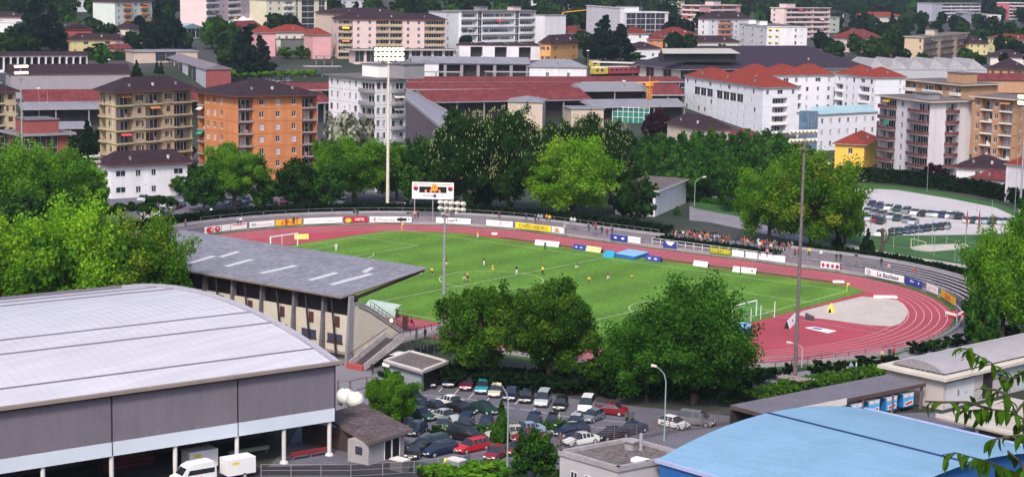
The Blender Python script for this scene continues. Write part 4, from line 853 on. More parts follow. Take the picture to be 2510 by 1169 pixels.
bldg('house', 'yellow house with dark slate roof right of the beige block', (2375, 107), (2422, 107), None, 6, 2, 'w1 w1 w1', '_', mat('lemon_render', (.65, .55, .3), .06), ('hip', dtile, 4, .7), dep=11, vents=2)
bldg('villa', 'long pale yellow villa with many windows at the right edge', (2422, 93), (2515, 99), None, 8, 2, 'w1 w1 w1 w1 w1 w1', '_', MATS['lemon_render'], ('hip', rtile, 2.4, .7), dep=12, vents=2)
bldg('house', 'house with wide dark roof at the right edge above the factory', (2428, 140), (2515, 142), None, 4, 1, '_1', '_', offw, ('hip', dtile, 3.6, .8), dep=12, vents=2)
bldg('villa', 'ochre house with dark roof at the right end of the factory', (2424, 169), (2484, 171), (2515, 168), 6, 2, 's1 s1 s1', 's1', ochre, ('hip', dtile, 4.2, .9), vents=1)
bldg('shed', 'red-brown tiled shed behind the ochre blocks at the right', (2350, 196), (2515, 198), None, 5, 1, '_1', '_', ochre, ('gable', btile, 2.5, .6), dep=12, vents=0)
bldg('apartment_building', 'bluish grey apartment block with grid of balconies at top right', (2285, 10), (2404, 10), None, 13, 5, 'w1 L1 L1 L1 L1', '_', mat('blue_grey_render', (.36, .36, .44), .08), ('flat', gravel, .2, .3, grey), dep=14, bstyle=('wall', lilac, .3))
bldg('apartment_building', 'lower white block in front of the bluish grey one at top right', (2343, 31), (2419, 39), None, 9, 3, 'L1 w1 g1 g1', '_', lilac, ('flat', gravel, .2, .3, white), dep=10, bstyle=('wall', lilac, .3))
bldg('apartment_building', 'pink block with white balcony bands at the top right corner', (2475, 9), (2518, 9), None, 13, 5, 'L1 L1', '_', mat('rose_render', (.5, .12, .16), .08), ('flat', gravel, .2, .3, white), dep=12, bstyle=('wall', white, .4))
bldg('house', 'small white flat house among dark trees at top right', (2424, 25), (2456, 25), None, 4, 1, '_1', '_', offw, ('flat', gravel, .2, .3, offw), dep=9)
bldg('house', 'white house partly hidden by trees at the top centre left', (835, 1), (905, 1), None, 7, 2, 'W1 W1 _.5 W1', '_', white, ('flat', gravel, .2, .3, white), dep=10)
bldg('house', 'small white house with red roof at the top centre left', (908, 19), (948, 19), None, 3, 1, 'w1', '_', white, ('hip', otile, 1.8, .5), dep=8, vents=0)
bldg('house', 'white house between trees at the top near the crane', (1325, 2), (1378, 2), None, 6, 2, 'w1 _1', '_', white, ('flat', gravel, .2, .3, white), dep=9)
bldg('house', 'cream house at the top behind the crane', (1382, 1), (1425, 1), None, 6, 2, 'w1 w1', '_', cream, ('hip', dtile, 2, .6), dep=9, vents=0)
bldg('house', 'tall cream house left of the pink block at the top', (1628, 2), (1664, 3), None, 9, 3, 'n1 n1', '_', MATS['pale_cream'], ('hip', dtile, 2, .6), dep=9, vents=0)
bldg('house', 'white house with dark roof left of the pink block', (1628, 24), (1672, 24), None, 6, 2, '_.4 n1 n1', '_', white, ('hip', dtile, 2.4, .6), dep=9, vents=0)
bldg('house', 'dark-roofed house beside the pale pink slab at the top right', (2040, 34), (2068, 34), None, 4, 1, 'w1 w1', '_', offw, ('hip', dtile, 3, .6), dep=10, vents=0)
bldg('house', 'pale house among trees left of the dark red house', (160, 3), (185, 5), None, 6, 2, 'W1', '_', white, ('flat', gravel, .2, .3, white), dep=8)
bldg('house', 'small white house left of the long low shed at top left', (485, 5), (512, 8), None, 7, 2, 'W1 W1', '_', offw, ('hip', dtile, 2, .6), dep=9, vents=0)
bldg('house', 'small house with brown gable roof right of the long low shed', (598, 68), (640, 66), None, 4, 1, 'w1 w1', '_', offw, ('gable', btile, 3, .6), dep=9, vents=1)
bldg('house', 'white house between the white block and the dark conifers', (318, 72), (352, 71), None, 8, 2, 'n1 n1', '_', offw, ('hip', dtile, 3, .6), dep=10, vents=1)
# --- station buildings
bldg('station_building', 'long low beige station building with pale roof edge', (870, 124), (1117, 124), None, 5, 1, 'g1 _.2 '*9, '_', pinkc, ('flat', gravel, 0, 1.6, offw), dep=9)
bldg('station_canopy', 'grey-roofed station hall with dark openings', (1012, 155), (1296, 158), None, 5.5, 1, 'a1.6 _.2 '*7, '_', grey, ('gable', mroof, 2.4, .6), dep=13, vents=0)
bldg('station_building', 'white station building with grey hip roof below the ochre villa', (1298, 165), (1438, 167), None, 5, 1, '_1 w.4 _1 w.4 _1', '_', white, ('hip', mroof, 3, .6), dep=12, vents=1)
bldg('outbuilding', 'small white gabled building at the end of the station hall', (993, 150), (1014, 157), None, 6, 2, '_', '_', white, ('gable', mroof, 1.5, .3), dep=10, vents=0)
def canopy(label, x0, y0, x1, y1, h, dep, m=concl):
    a = G(x0, y0, h); zt = a.z; b = U(x1, y1, zt); u = b-a; Lx = u.length; u.normalize(); n = Vector((u.y, -u.x, 0)); t = thing('platform_canopy', label, 'canopy', (a.x, a.y, zt-h)); mb = MB()
    mb.obox(Vector(), u, -n, 0, Lx, 0, dep, h-.3, h); mb.build('roof', m, t); me = MB(); me.box(-.15, .15, -.15, .15, -1, h-.3); me = me.mesh('post', [grey])
    for i in range(max(2, int(Lx/8))+1): p = u*(.5+(Lx-1)*i/max(2, int(Lx/8)))-n*dep*.5; inst(me, 'post', t, (p.x, p.y, 0))
    BL.append((a+u*Lx/2, Lx/2)) if Lx < 40 else None
canopy('thin pale platform canopy left of the station hall', 748, 163, 838, 163, 4.5, 5)
canopy('pale platform canopy left of the big dark hall', 1450, 152, 1552, 155, 4.5, 6, offw)
canopy('pale roofed platform strip below the station hall', 1010, 176, 1130, 177, 4, 4)
canopy('second pale platform strip right of the first', 1190, 176, 1300, 177, 4, 4)
canopy('low pale canopy in front of the pink wings', 770, 137, 815, 138, 4, 4, grey)
def traincar(label, x0, y0, x1, y1, m, m2, h=3.4):
    a = G(x0, y0); b = G(x1, y1); u = b-a; Lx = u.length; u.normalize(); n = Vector((u.y, -u.x, 0)); z = min(a.z, b.z); t = thing('railway_carriage', label, 'train', (a.x, a.y, z+.2)); mb = MB()
    mb.obox(Vector(), u, -n, 0, Lx, 0, 2.8, .9, h); mb.obox(Vector(), u, -n, .2, Lx-.2, .3, 2.5, h, h+.35, 1); mb.build('body', [m, m2], t)
    me = MB(); me.box(0, 1.3, -.03, .02, 0, .9); me = me.mesh('window', [glass])
    for i in range(int(Lx/2.4)): p = u*(1+i*2.4)+n*.0; inst(me, 'window', t, (p.x, p.y, 1.9), math.atan2(u.y, u.x))
    mb = MB(); mb.obox(Vector(), u, -n, .5, Lx-.5, .5, 2.3, 0, .9); mb.build('bogie', rubber, t)
traincar('red and white train standing by the big dark hall', 1492, 188, 1568, 186, mat('train_red', (.3, .04, .06), .1), offw)
traincar('yellow and white train car left of the red one', 1456, 189, 1490, 188, mat('train_yellow', (.5, .38, .06), .1), pwhite)
traincar('yellow engine beside the platform canopy', 1452, 170, 1470, 170, MATS['train_yellow'], dgrey)
# --- ramp road
t = thing('ramp_road', 'grey ramp road climbing beside the white tower', 'bridge', tuple(Vector((U(1085, 322, 3).x, U(1085, 322, 3).y, 0)))); O = Vector(t.location)
q = [U(990, 242, 12.5), U(1085, 320, 8.0), U(1130, 296, 8.0), U(990, 221, 12.5)]; q = [p-O for p in q]
mb = MB(); mb.hexa([(p.x, p.y, -.5) for p in q], [tuple(p) for p in q]) ; mb.build('ramp', mat('ramp_stone', (.12, .09, .12), .25, .4, .9, fine=.2), t)
mb = MB(); mb.poly([(p.x, p.y, p.z+.02) for p in q]); mb.build('roadway', mat('road_surface', (.22, .22, .27), .1), t)
mb = MB(); 
for a, b in ((q[0], q[1]), (q[3], q[2])): mb.hexa([(a.x-.2, a.y, a.z), (b.x-.2, b.y, b.z), (b.x+.2, b.y, b.z), (a.x+.2, a.y, a.z)], [(a.x-.2, a.y, a.z+1), (b.x-.2, b.y, b.z+1), (b.x+.2, b.y, b.z+1), (a.x+.2, a.y, a.z+1)])
mb.build('parapet', concl, t); mb = MB(); m1, m2 = (q[0]+q[3])/2, (q[1]+q[2])/2; strip(mb, [m1, m2], .3, 0); mb.v = [(v[0], v[1], (m1.z if i in (0, 3) else m2.z)+.05) for i, v in enumerate(mb.v)]; mb.build('centre_line', linem, t)
BL.append((O+(q[0]+q[2])/2, 14))
# --- crane and scaffold
P = G(1590, 292); t = thing('tower_crane', 'small orange tower crane among the railway sheds', 'crane', tuple(P)); k = pxm(P); H = (292-202)/k; oc = mat('crane_orange', (.7, .3, .05), .05); mb = MB()
for dx, dy in ((-.6, -.6), (.6, -.6), (.6, .6), (-.6, .6)): mb.tube((dx, dy, 0), (dx, dy, H), .12, n=4)
for i in range(14): z = H*i/14; s = 1 if i % 2 else -1; mb.tube((-.6*s, -.6, z), (.6*s, -.6, z+H/14), .07, n=4); mb.tube((-.6, -.6*s, z), (-.6, .6*s, z+H/14), .07, n=4); mb.box(-.65, .65, -.65, .65, z, z+.1)
mb.build('mast', oc, t); mb = MB(); e = RT*4+FH*0; 
mb.tube(tuple(-RT*4.5+Vector((0, 0, H-.4))), tuple(RT*3+Vector((0, 0, H+.2))), .25, n=4); mb.build('jib', oc, t); mb = MB(); mb.tube((0, 0, H), (0, 0, H+2.4), .12, n=4); mb.box(-1, 1, -1, 1, H-1.4, H-.2); mb.build('cab', oc, t)
P = G(1378, 80); t = thing('tower_crane', 'slender orange crane arm rising behind the red-roofed houses', 'crane', tuple(P)); mb = MB(); H = (80-32)/pxm(P); mb.tube((0, 0, 0), (0, 0, H), .4, n=4); mb.build('mast', oc, t); mb = MB(); mb.tube((0, 0, H), tuple(RT*14+Vector((0, 0, H+1.8))), .25, n=4); mb.build('jib', oc, t)
a, b = G(1500, 300), G(1590, 303); t = thing('scaffolding', 'building site wrapped in green scaffold netting', 'scaffold', tuple(a)); u = b-a; Lx = u.length; u.normalize(); n = Vector((u.y, -u.x, 0)); mb = MB(); mb.obox(Vector(), u, -n, 0, Lx, 0, 8, 0, 4.4); mb.build('netting', mat('green_scaffold_net', (.02, .18, .14), .4, .5, .8, fine=.3), t); mb = MB()
for i in range(8): mb.obox(u*(Lx*i/7)+n*.1, u, n, 0, .15, 0, .15, 0, 5.4)
for z in (1.8, 3.6, 5): mb.obox(n*.1, u, n, 0, Lx, 0, .12, z, z+.12)
mb.build('scaffold_pole', pwhite, t); BL.append((a+u*Lx/2, 8))
# ---------------------------------------------------------------- big hall with white arched roof
K = Vector((59.3, -101.2, 0)); e1 = Vector((-.251, -.968, 0)).normalized(); e2 = Vector((e1.y, -e1.x, 0))
if e2.x > 0: e2 = -e2
def vpl(K0, e, px, py):
    n = Vector((-e.y, e.x, 0)); d = ray(px, py); t = (K0-CP).dot(n)/d.dot(n); X = CP+d*t; return (X-K0).dot(e), X.z
hall = thing('sports_hall', 'huge hall with white arched metal roof, grey wall and white columns', 'hall', tuple(K))
WD = 55.; LEN = 78.
def arc(s, z0=10.45, rise=2.85, W=WD): t = (s/W-.5)*2; return z0+rise*(1-t*t)
roofw = mat('white_roof_sheet', (.53, .515, .575), .06, .12, .55, spec=.4, streak=(.9, .06, .06, .1, 1.82))
def HP(t, s, z): q = e1*t+e2*s; return (q.x, q.y, z)
seams = [vpl(K, e2, *q)[0] for q in ((764, 843), (660, 795), (608, 769), (421, 715), (380, 711), (290, 706))]
cuts = [-.5]+sorted(seams)+[WD+.5]
pan = mat('roof_sheet_rib', (.47, .46, .53), .05, .2, .55)
for i in range(len(cuts)-1):   # the strips of sheeting between the seams
    mb = MB(); s0, s1 = cuts[i]+(.0 if i == 0 else .09), cuts[i+1]-.09; n = max(2, int((s1-s0)/2.5))
    for j in range(n):
        a, b = s0+(s1-s0)*j/n, s0+(s1-s0)*(j+1)/n; mb.poly([HP(-.2, a, arc(a)), HP(-.2, b, arc(b)), HP(LEN, b, arc(b)), HP(LEN, a, arc(a))][::-1])
    mb.build('roof_strip', roofw, hall)
mb = MB()
for t in np.arange(.6, LEN, 1.15):     # standing seams of the sheets
    for j in range(22):
        a, b = -.4+j*2.54, -.4+(j+1)*2.54
        mb.poly([HP(t, a, arc(a)+.035), HP(t, b, arc(b)+.035), HP(t+.07, b, arc(b)+.035), HP(t+.07, a, arc(a)+.035)][::-1])
o = mb.build('standing_seams', pan, hall); o['kind'] = 'stuff'
for s in sorted(seams): mb = MB(); mb.obox(Vector((0, 0, 0)), e1, e2, -.2, LEN, s-.11, s+.11, arc(s)-.2, arc(s)+.12); mb.build('seam', mat('grey_seam', (.18, .17, .22), .1), hall)
mb = MB()    # upstand along the gable edge
for j in range(28):
    a, b = -.6+(WD+1.2)*j/28, -.6+(WD+1.2)*(j+1)/28
    mb.hexa([HP(-.75, a, 10.2), HP(-.75, b, 10.2), HP(-.3, b, 10.2), HP(-.3, a, 10.2)][::-1] if True else [], [HP(-.75, a, arc(a)+.42), HP(-.75, b, arc(b)+.42), HP(-.3, b, arc(b)+.42), HP(-.3, a, arc(a)+.42)][::-1])
fixn(mb.build('parapet', mat('zinc_edge', (.38, .37, .43), .1, .5, .5), hall))
mb = MB(); mb.obox(Vector(), e1, e2, -.9, LEN, -1.0, -.5, 10.45, 10.8); mb.build('gutter', mat('beige_gutter', (.26, .21, .19), .1), hall)
mb = MB(); mb.obox(Vector(), e1, e2, -.3, LEN, -.5, .25, 10.2, 10.6); mb.build('eaves_trim', mat('dark_trim', (.05, .03, .03), .2), hall)
gwall = mat('grey_wall_panel', (.175, .152, .192), .08, .2, .9, fine=.08, fscale=6, streak=(.9, .9, .04, .07))
edges = [-.25, 11.9, 26.4, 41., 55., 70.]
for a, b in zip(edges, edges[1:]): mb = MB(); mb.obox(Vector(), e1, e2, a+.12, b-.12, -.3, .3, 5.45, 10.3); mb.build('wall_panel', gwall, hall)
for a in edges: mb = MB(); mb.obox(Vector(), e1, e2, a-.12, a+.12, -.2, .2, 3.9, 10.3); mb.build('joint', MATS['dark_trim'], hall)
lb_ = mat('pale_blue_white', (.6, .66, .76), .05, .3, .7)
for a, b in zip(edges, edges[1:]): mb = MB(); mb.obox(Vector(), e1, e2, a+.1, b-.1, -.38, .3, 3.95, 5.4); mb.build('beam', lb_, hall)
for t in (.3, 6.1, 11.9, 19.2, 26.4, 33.8, 41, 48):
    mb = MB(); q = e1*t; mb.tube((q.x, q.y, 0), (q.x, q.y, 3.95), .24, n=10); mb.tube((q.x, q.y, 0), (q.x, q.y, .25), .5, .4, n=10); mb.build('column', mat('column_white', (.62, .6, .6), .1), hall)
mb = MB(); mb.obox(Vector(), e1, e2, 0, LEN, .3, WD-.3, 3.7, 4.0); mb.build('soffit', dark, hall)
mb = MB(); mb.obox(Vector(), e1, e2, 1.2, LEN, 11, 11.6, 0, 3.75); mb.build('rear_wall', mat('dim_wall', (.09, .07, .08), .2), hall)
mb = MB(); mb.obox(Vector(), e1, e2, -.2, .3, .3, WD, 4.0, 10.3); mb.build('end_wall', gwall, hall)
mb = MB(); mb.obox(Vector(), e1, e2, -.2, LEN, WD-.3, WD, 0, 10.9); mb.build('end_wall', gwall, hall)
BL.append((K+e1*30+e2*27, 42))
def onG(px, py): return G(px, py)
# things under the hall
t = thing('storage_rack', 'dark red slatted crates stacked under the hall', 'crate', tuple(G(300, 1169)+Vector((-3, 3, 0))), math.atan2(e1.y, e1.x)); mb = MB()
for k in range(5): mb.box(-3, 3, -.8, .8, .1+.5*k, .48+.5*k)
mb.build('crate', mat('crate_red', (.16, .03, .035), .2), t)
for x, y, L_, lab in ((610, 1108, 5, 'pale low bench with green tint under the hall, right'), (760, 1112, 5, 'dark red low barrier under the hall')):
    P = G(x, y+8); t = thing('bench', lab, 'bench', tuple(P), math.atan2(-e1.y, -e1.x)); mb = MB(); mb.box(-L_/2, L_/2, -.2, .2, .45, .85); mb.build('seat', mat('pale_green_board', (.3, .34, .24), .1) if x < 700 else mat('dim_red', (.2, .02, .03), .1), t); mb = MB()
    for s in (-L_/2+.3, 0, L_/2-.3): mb.box(s-.08, s+.08, -.15, .15, 0, .45)
    mb.build('leg', dgrey, t)
# ---------------------------------------------------------------- blue arched hall, bottom right
hB = 8.; Kb = U(1618, 1128, hB); Kb.z = 0; d1 = (U(1760, 1169, hB)-U(1618, 1128, hB)); d1.z = 0; d1.normalize(); g1 = Vector((-d1.y, d1.x, 0)); WB = 32.5
bh = thing('blue_hall', 'hall with pale blue arched roof and deep blue walls', 'hall', tuple(Kb))
tA = vpl(Kb+g1*16, d1, 2360, 1145)[0]; LB = max(20, tA)
def arcb(s): t = (s/WB-.5)*2; return hB+2.05*(1-t*t)
def BP(t, s, z): q = d1*t+g1*s; return (q.x, q.y, z)
bluer = mat('pale_blue_roof', (.19, .34, .5), .08, .2, .5, spec=.4, fine=.05, fscale=3, streak=(.15, 1.2, .1, .08)); bluew = mat('deep_blue_wall', (.02, .11, .34), .05, .4, .5)
for h0, h1_ in ((0, 16.1), (16.4, WB)):
    mb = MB(); n = 10
    for j in range(n):
        a, b = h0+(h1_-h0)*j/n, h0+(h1_-h0)*(j+1)/n; mb.poly([BP(-.4, a, arcb(a)), BP(LB+.6, a, arcb(a)), BP(LB+.6, b, arcb(b)), BP(-.4, b, arcb(b))])
    mb.build('roof_strip', bluer, bh, smooth=True)
mb = MB(); mb.obox(Vector(), d1, g1, -.4, LB+.6, 16.05, 16.45, 9.9, 10.12); mb.build('seam', mat('dark_blue_seam', (.015, .04, .13), .1), bh)
for s0 in (-.25, WB-.05): mb = MB(); mb.obox(Vector(), d1, g1, -.5, LB+.7, s0, s0+.35, 7.75, 8.1); mb.build('gutter', mat('blue_gutter', (.35, .4, .6), .1), bh)
mb = MB(); pts = [(s, arcb(s)-.15) for s in np.linspace(0, WB, 15)]
mb.poly([BP(LB, 0, 0), BP(LB, WB, 0)]+[BP(LB, s, z) for s, z in pts[::-1]]); mb.poly(([BP(0, 0, 0), BP(0, WB, 0)]+[BP(0, s, z) for s, z in pts[::-1]])[::-1])
mb.poly([BP(0, 0, 0), BP(LB, 0, 0), BP(LB, 0, 7.9), BP(0, 0, 7.9)]); mb.poly([BP(0, WB, 0), BP(LB, WB, 0), BP(LB, WB, 7.9), BP(0, WB, 7.9)][::-1]); mb.build('wall', bluew, bh)
# ---------------------------------------------------------------- flat-roofed grey building in front of it
hS = 7.5; a, b, c = U(1373, 1108, hS), U(1545, 1077, hS), U(1645, 1104, hS); a.z = b.z = c.z = 0; d = a+c-b
sb = thing('flat_roofed_building', 'grey building with gravel flat roof and pale rim left of the blue hall', 'building', tuple(a))
q = [p-a for p in (a, d, c, b)]
dn = (q[1]-q[0]); dn.normalize()
q[1] = q[1]+dn*2.3; q[2] = q[2]+dn*2.3
mb = MB(); mb.hexa([(p.x, p.y, 0) for p in q], [(p.x, p.y, hS-.1) for p in q], 0, 1); mb.build('wall', [mat('pale_grey_render', (.42, .4, .42), .08), gravel], sb)
mb = MB()
for i in range(4): p, w2 = q[i], q[(i+1) % 4]; u = (w2-p).normalized(); n = Vector((u.y, -u.x, 0)); mb.obox(p, u, -n, -.15, (w2-p).length+.15, -.15, .3, hS-.25, hS+.25)
mb.build('parapet', concl, sb)
u = (q[1]-q[0]).normalized(); n = Vector((u.y, -u.x, 0)); me = winmesh(.9, 3.4, 'g')
for s in (2.0, 3.9, 5.8, 7.3): p = q[0]+u*s+n*.02; mb = MB(); inst(me, 'window', sb, (p.x, p.y, 2.6), math.atan2(u.y, u.x))
def onroof(px, py): p = U(px, py, hS-.1)-a; return p
p = onroof(1548, 1100); mb = MB(); mb.box(p.x-.5, p.x+.5, p.y-.5, p.y+.5, hS-.2, hS+.7); mb.box(p.x-.7, p.x+.7, p.y-.7, p.y+.7, hS+.7, hS+.85); mb.tube((p.x+.9, p.y+.3, hS-.2), (p.x+.9, p.y+.3, hS+1.6), .18); mb.build('roof_vent', concl, sb)
p = onroof(1572, 1132); mb = MB(); mb.box(p.x-.9, p.x+.9, p.y-.5, p.y+.5, hS-.2, hS+.25); mb.build('rooflight', pwhite, sb)
p = onroof(1520, 1116); mb = MB(); mb.box(p.x-.7, p.x+.7, p.y-.12, p.y+.12, hS-.2, hS+.2); mb.build('roof_pipe', rust, sb)
rr = random.Random(3)
for k in range(7): p = onroof(1450+rr.random()*140, 1105+rr.random()*20); mb = MB(); mb.ball((p.x, p.y, hS-.05), .2, .25, .12); mb.build('stone', dgrey, sb)
# ---------------------------------------------------------------- kiosk with dark flat roof
hk = 2.55; kq = [U(*p, hk) for p in ((818, 1040), (905, 1090), (1012, 1057), (880, 1008))]; O = kq[1].copy(); O.z = 0; ki = thing('kiosk', 'low grey kiosk with dark flat gravel roof beside the big hall', 'kiosk', tuple(O)); kq = [p-O for p in kq]
for p in kq: p.z = 0
far = kq[0]+(kq[3]-kq[0])*1.35; rl = [kq[0], kq[1], kq[2], kq[3]+(kq[3]-kq[2])*.05]
e_ = (kq[0]-kq[1]).normalized(); ext = [kq[1], kq[2], kq[2]+e_*13.5, kq[1]+e_*13.5]
mb = MB(); mb.hexa([(p.x, p.y, hk-.05) for p in ext], [(p.x, p.y, hk+.3) for p in ext], 0, 1); mb.build('roof', [mat('brown_roof_edge', (.16, .12, .11), .1), mat('dark_brown_gravel', (.1, .075, .08), .3, .5, .95, fine=.3, fscale=2)], ki)
u = (kq[2]-kq[1]).normalized(); Lk = (kq[2]-kq[1]).length; v = -Vector((u.y, -u.x, 0)); base = kq[1]+u*.6+v*.6; Lk -= 1.4
kw = mat('kiosk_render', (.33, .31, .33), .1, .5, .9, fine=.1)
mb = MB(); mb.obox(base, u, v, 0, Lk, 0, 3.0, 0, hk-.05); mb.build('wall', kw, ki)
for s in (Lk*.45, Lk*.68): mb = MB(); mb.obox(base-v*.03, u, v, s, s+Lk*.17, 0, .06, .1, 2.1); mb.build('door', black, ki)
for s0_, s1_ in ((.43, .445), (.625, .66), (.86, .88)): mb = MB(); mb.obox(base-v*.05, u, v, Lk*s0_, Lk*s1_, 0, .06, .05, 2.2); mb.build('door_frame', pwhite, ki)
mb = MB(); mb.obox(base-u*.03, v, u, .9, 1.9, 0, .05, 1.0, 1.9); mb.build('window', glass, ki)
mb = MB(); mb.obox(base-u*.3+v*.3, v, u, 4.5, 12, 3, 3.3, 0, hk-.05); mb.build('back_wall', mat('brown_dim', (.06, .04, .04), .2), ki)
# hut behind the round bright tree
hh_ = 3.; hq = [U(*p, hh_) for p in ((940, 884), (1035, 911), (1100, 886))]; O = hq[1].copy(); O.z = 0; hu = thing('hut', 'small flat-roofed hut with pale rim left of the parked cars', 'hut', tuple(O)); hq = [p-O for p in hq]; hq.append(hq[0]+hq[2])
for p in hq: p.z = 0
pq = [hq[0], hq[1], hq[2], hq[3]]; mb = MB(); mb.hexa([(p.x, p.y, hh_-.3) for p in pq], [(p.x, p.y, hh_) for p in pq], 0, 1); mb.build('roof', [concl, gravel], hu)
mb = MB()
for i in range(4): p, w2 = pq[i], pq[(i+1) % 4]; u = (w2-p).normalized(); n = Vector((u.y, -u.x, 0)); mb.obox(p, u, -n, 0, (w2-p).length, 0, .35, hh_, hh_+.18)
mb.build('rim', offw, hu)
cc = sum(pq, Vector())/4; wq = [cc+(p-cc)*.82 for p in pq]; mb = MB(); mb.hexa([(p.x, p.y, 0) for p in wq], [(p.x, p.y, hh_-.3) for p in wq]); mb.build('wall', mat('hut_wall', (.3, .33, .38), .1), hu)
u = (wq[2]-wq[1]).normalized(); n = Vector((u.y, -u.x, 0)); mb = MB(); mb.obox(wq[1]+n*.02, u, n, .6, (wq[2]-wq[1]).length-.4, 0, .05, .1, 2.5); mb.build('opening', black, hu)
# ---------------------------------------------------------------- truck shed and barrel-roofed hall at right
hs_ = 3.3; sq = [U(*p, hs_) for p in ((1790, 992), (1880, 1016), (2270, 938), (2170, 918))]; O = sq[1].copy(); O.z = 0; sh = thing('truck_shed', 'long grey flat-roofed open shed sheltering the blue trucks', 'shed', tuple(O)); sq = [p-O for p in sq]
for p in sq: p.z = 0
mb = MB(); mb.hexa([(p.x, p.y, hs_-.5) for p in sq], [(p.x, p.y, hs_) for p in sq], 0, 1); mb.build('roof', [mat('dark_fascia', (.09, .06, .055), .3), mat('grey_bitumen_roof', (.14, .13, .16), .12, .4, .9, fine=.2, fscale=3)], sh)
u = (sq[2]-sq[1]).normalized(); Ls = (sq[2]-sq[1]).length; v = -Vector((u.y, -u.x, 0)); mb = MB(); mb.obox(sq[1]-v*.06, u, v, 0, Ls*.48, 0, .06, hs_-.75, hs_+.1); mb.build('fascia_board', offw, sh)
mb = MB(); mb.obox(sq[0], u, v, 0, Ls, -.3, 0, 0, hs_-.5); mb.build('back_wall', dark, sh)
me = MB(); me.box(-.15, .15, -.15, .15, 0, hs_-.5); me = me.mesh('post', [rust])
for i in range(6): p = sq[1]+u*(Ls*i/5*.97+.4)+v*.3; inst(me, 'post', sh, (p.x, p.y, 0))
hb_ = 4.2; bq = [U(*p, hb_) for p in ((2180, 893), (2315, 925), (2560, 868))]; O = bq[1].copy(); O.z = 0; u = bq[2]-bq[1]; u.z = 0; Lb_ = u.length; u.normalize(); v = -Vector((u.y, -u.x, 0)); Wb = (bq[0]-bq[1]).length
ba = thing('barrel_roofed_hall', 'beige hall with shallow grey barrel roof and white roller door', 'hall', tuple(O))
Lb_ = 34
mb = MB(); mb.obox(Vector(), u, v, -.8, Lb_, -.8, Wb+.8, hb_-.35, hb_+.05); mb.build('cornice', mat('pale_cornice', (.55, .5, .44), .1), ba)
mb = MB(); mb.obox(Vector(), u, v, 0, Lb_, 0, Wb, 0, hb_-.35); mb.build('wall', mat('barrel_wall', (.47, .42, .42), .1, .4), ba)
def QP(t, s, z): q = u*t+v*s; return (q.x, q.y, z)
mb = MB(); n = 12
def arcq(s): t = (s/Wb-.5)*2; return hb_+.05+1.35*max(0, 1-t*t)
for j in range(n): a_, b_ = .4+(Wb-.8)*j/n, .4+(Wb-.8)*(j+1)/n; mb.poly([QP(.6, a_, arcq(a_)), QP(Lb_, a_, arcq(a_)), QP(Lb_, b_, arcq(b_)), QP(.6, b_, arcq(b_))])
mb.build('barrel_roof', mat('pale_barrel_sheet', (.33, .305, .33), .1, .3, .6, fine=.08), ba, smooth=True)
mb = MB(); mb.poly(([QP(.62, .4+(Wb-.8)*j/n, arcq(.4+(Wb-.8)*j/n)) for j in range(n+1)])); fixn(mb.build('barrel_end', mat('slatted_end', (.25, .23, .26), .3, 3), ba))
for j in range(1, 11):
    s = Wb*j/11; mb = MB(); mb.obox(u*.55, u, v, 0, .05, s-.06, s+.06, hb_+.05, arcq(s)); mb.build('slat', grey, ba)
mb = MB(); mb.obox(Vector()-v*.04, u, v, .6, 6.6, 0, .06, .1, 3.3); mb.build('roller_door', mat('pale_door', (.58, .58, .63), .06), ba)
mb = MB(); mb.obox(Vector()-v*.02, u, v, .3, 6.9, 0, .02, 3.4, 3.8); mb.build('ribbon_window', glass, ba)
for s in (8.6, 12.5, 16.5): mb = MB(); mb.obox(Vector()-v*.03, u, v, s, s+(2.2 if s < 9 else 3), 0, .05, .2, 3.5); mb.build('door_opening' if s < 9 else 'glazed_door', dark if s < 9 else mat('pale_window', (.4, .45, .5), .2), ba)
for k, (s, zz) in enumerate(((3.0, 1.9), (4.8, 1.7))): mb = MB(); mb.ball((u*s-v*.06).to_tuple()[:2]+(zz,), .25 if k == 0 else .12, .05, .4 if k == 0 else .12); mb.build('door_mark', dgrey, ba)
# low canopy bottom right
hc_ = 3.2; cq = [U(*p, hc_) for p in ((2295, 1017), (2540, 1075), (2560, 960), (2360, 975))]; O = cq[0].copy(); O.z = 0; ca = thing('loading_canopy', 'low beige concrete canopy in front of the barrel-roofed hall', 'canopy', tuple(O)); cq = [p-O for p in cq]
for p in cq: p.z = 0
u2 = (cq[1]-cq[0]).normalized(); v2 = Vector((-u2.y, u2.x, 0)); W2 = 15
mb = MB(); mb.obox(Vector(), u2, v2, 0, 24, 0, W2, hc_-.45, hc_); mb.build('roof', mat('canopy_concrete', (.42, .37, .34), .12, .4, .9, fine=.08), ca)
mb = MB(); mb.obox(Vector(), u2, v2, -.05, 24, -.08, .25, hc_-.25, hc_+.15); mb.build('rim', mat('pale_cornice', (.55, .5, .44), .1), ca)
mb = MB(); mb.obox(Vector(), u2, v2, 5.6, 24, .6, W2-2, 0, hc_-.45); mb.build('wall', dark, ca); mb = MB(); mb.obox(Vector(), u2, v2, 5.2, 5.6, .4, .9, 0, hc_-.45); mb.build('post', grey, ca)
mb = MB(); mb.ball((u2*12+v2*6).to_tuple()[:2]+(hc_,), .3, .3, .15); mb.build('roof_scrap', pwhite, ca)
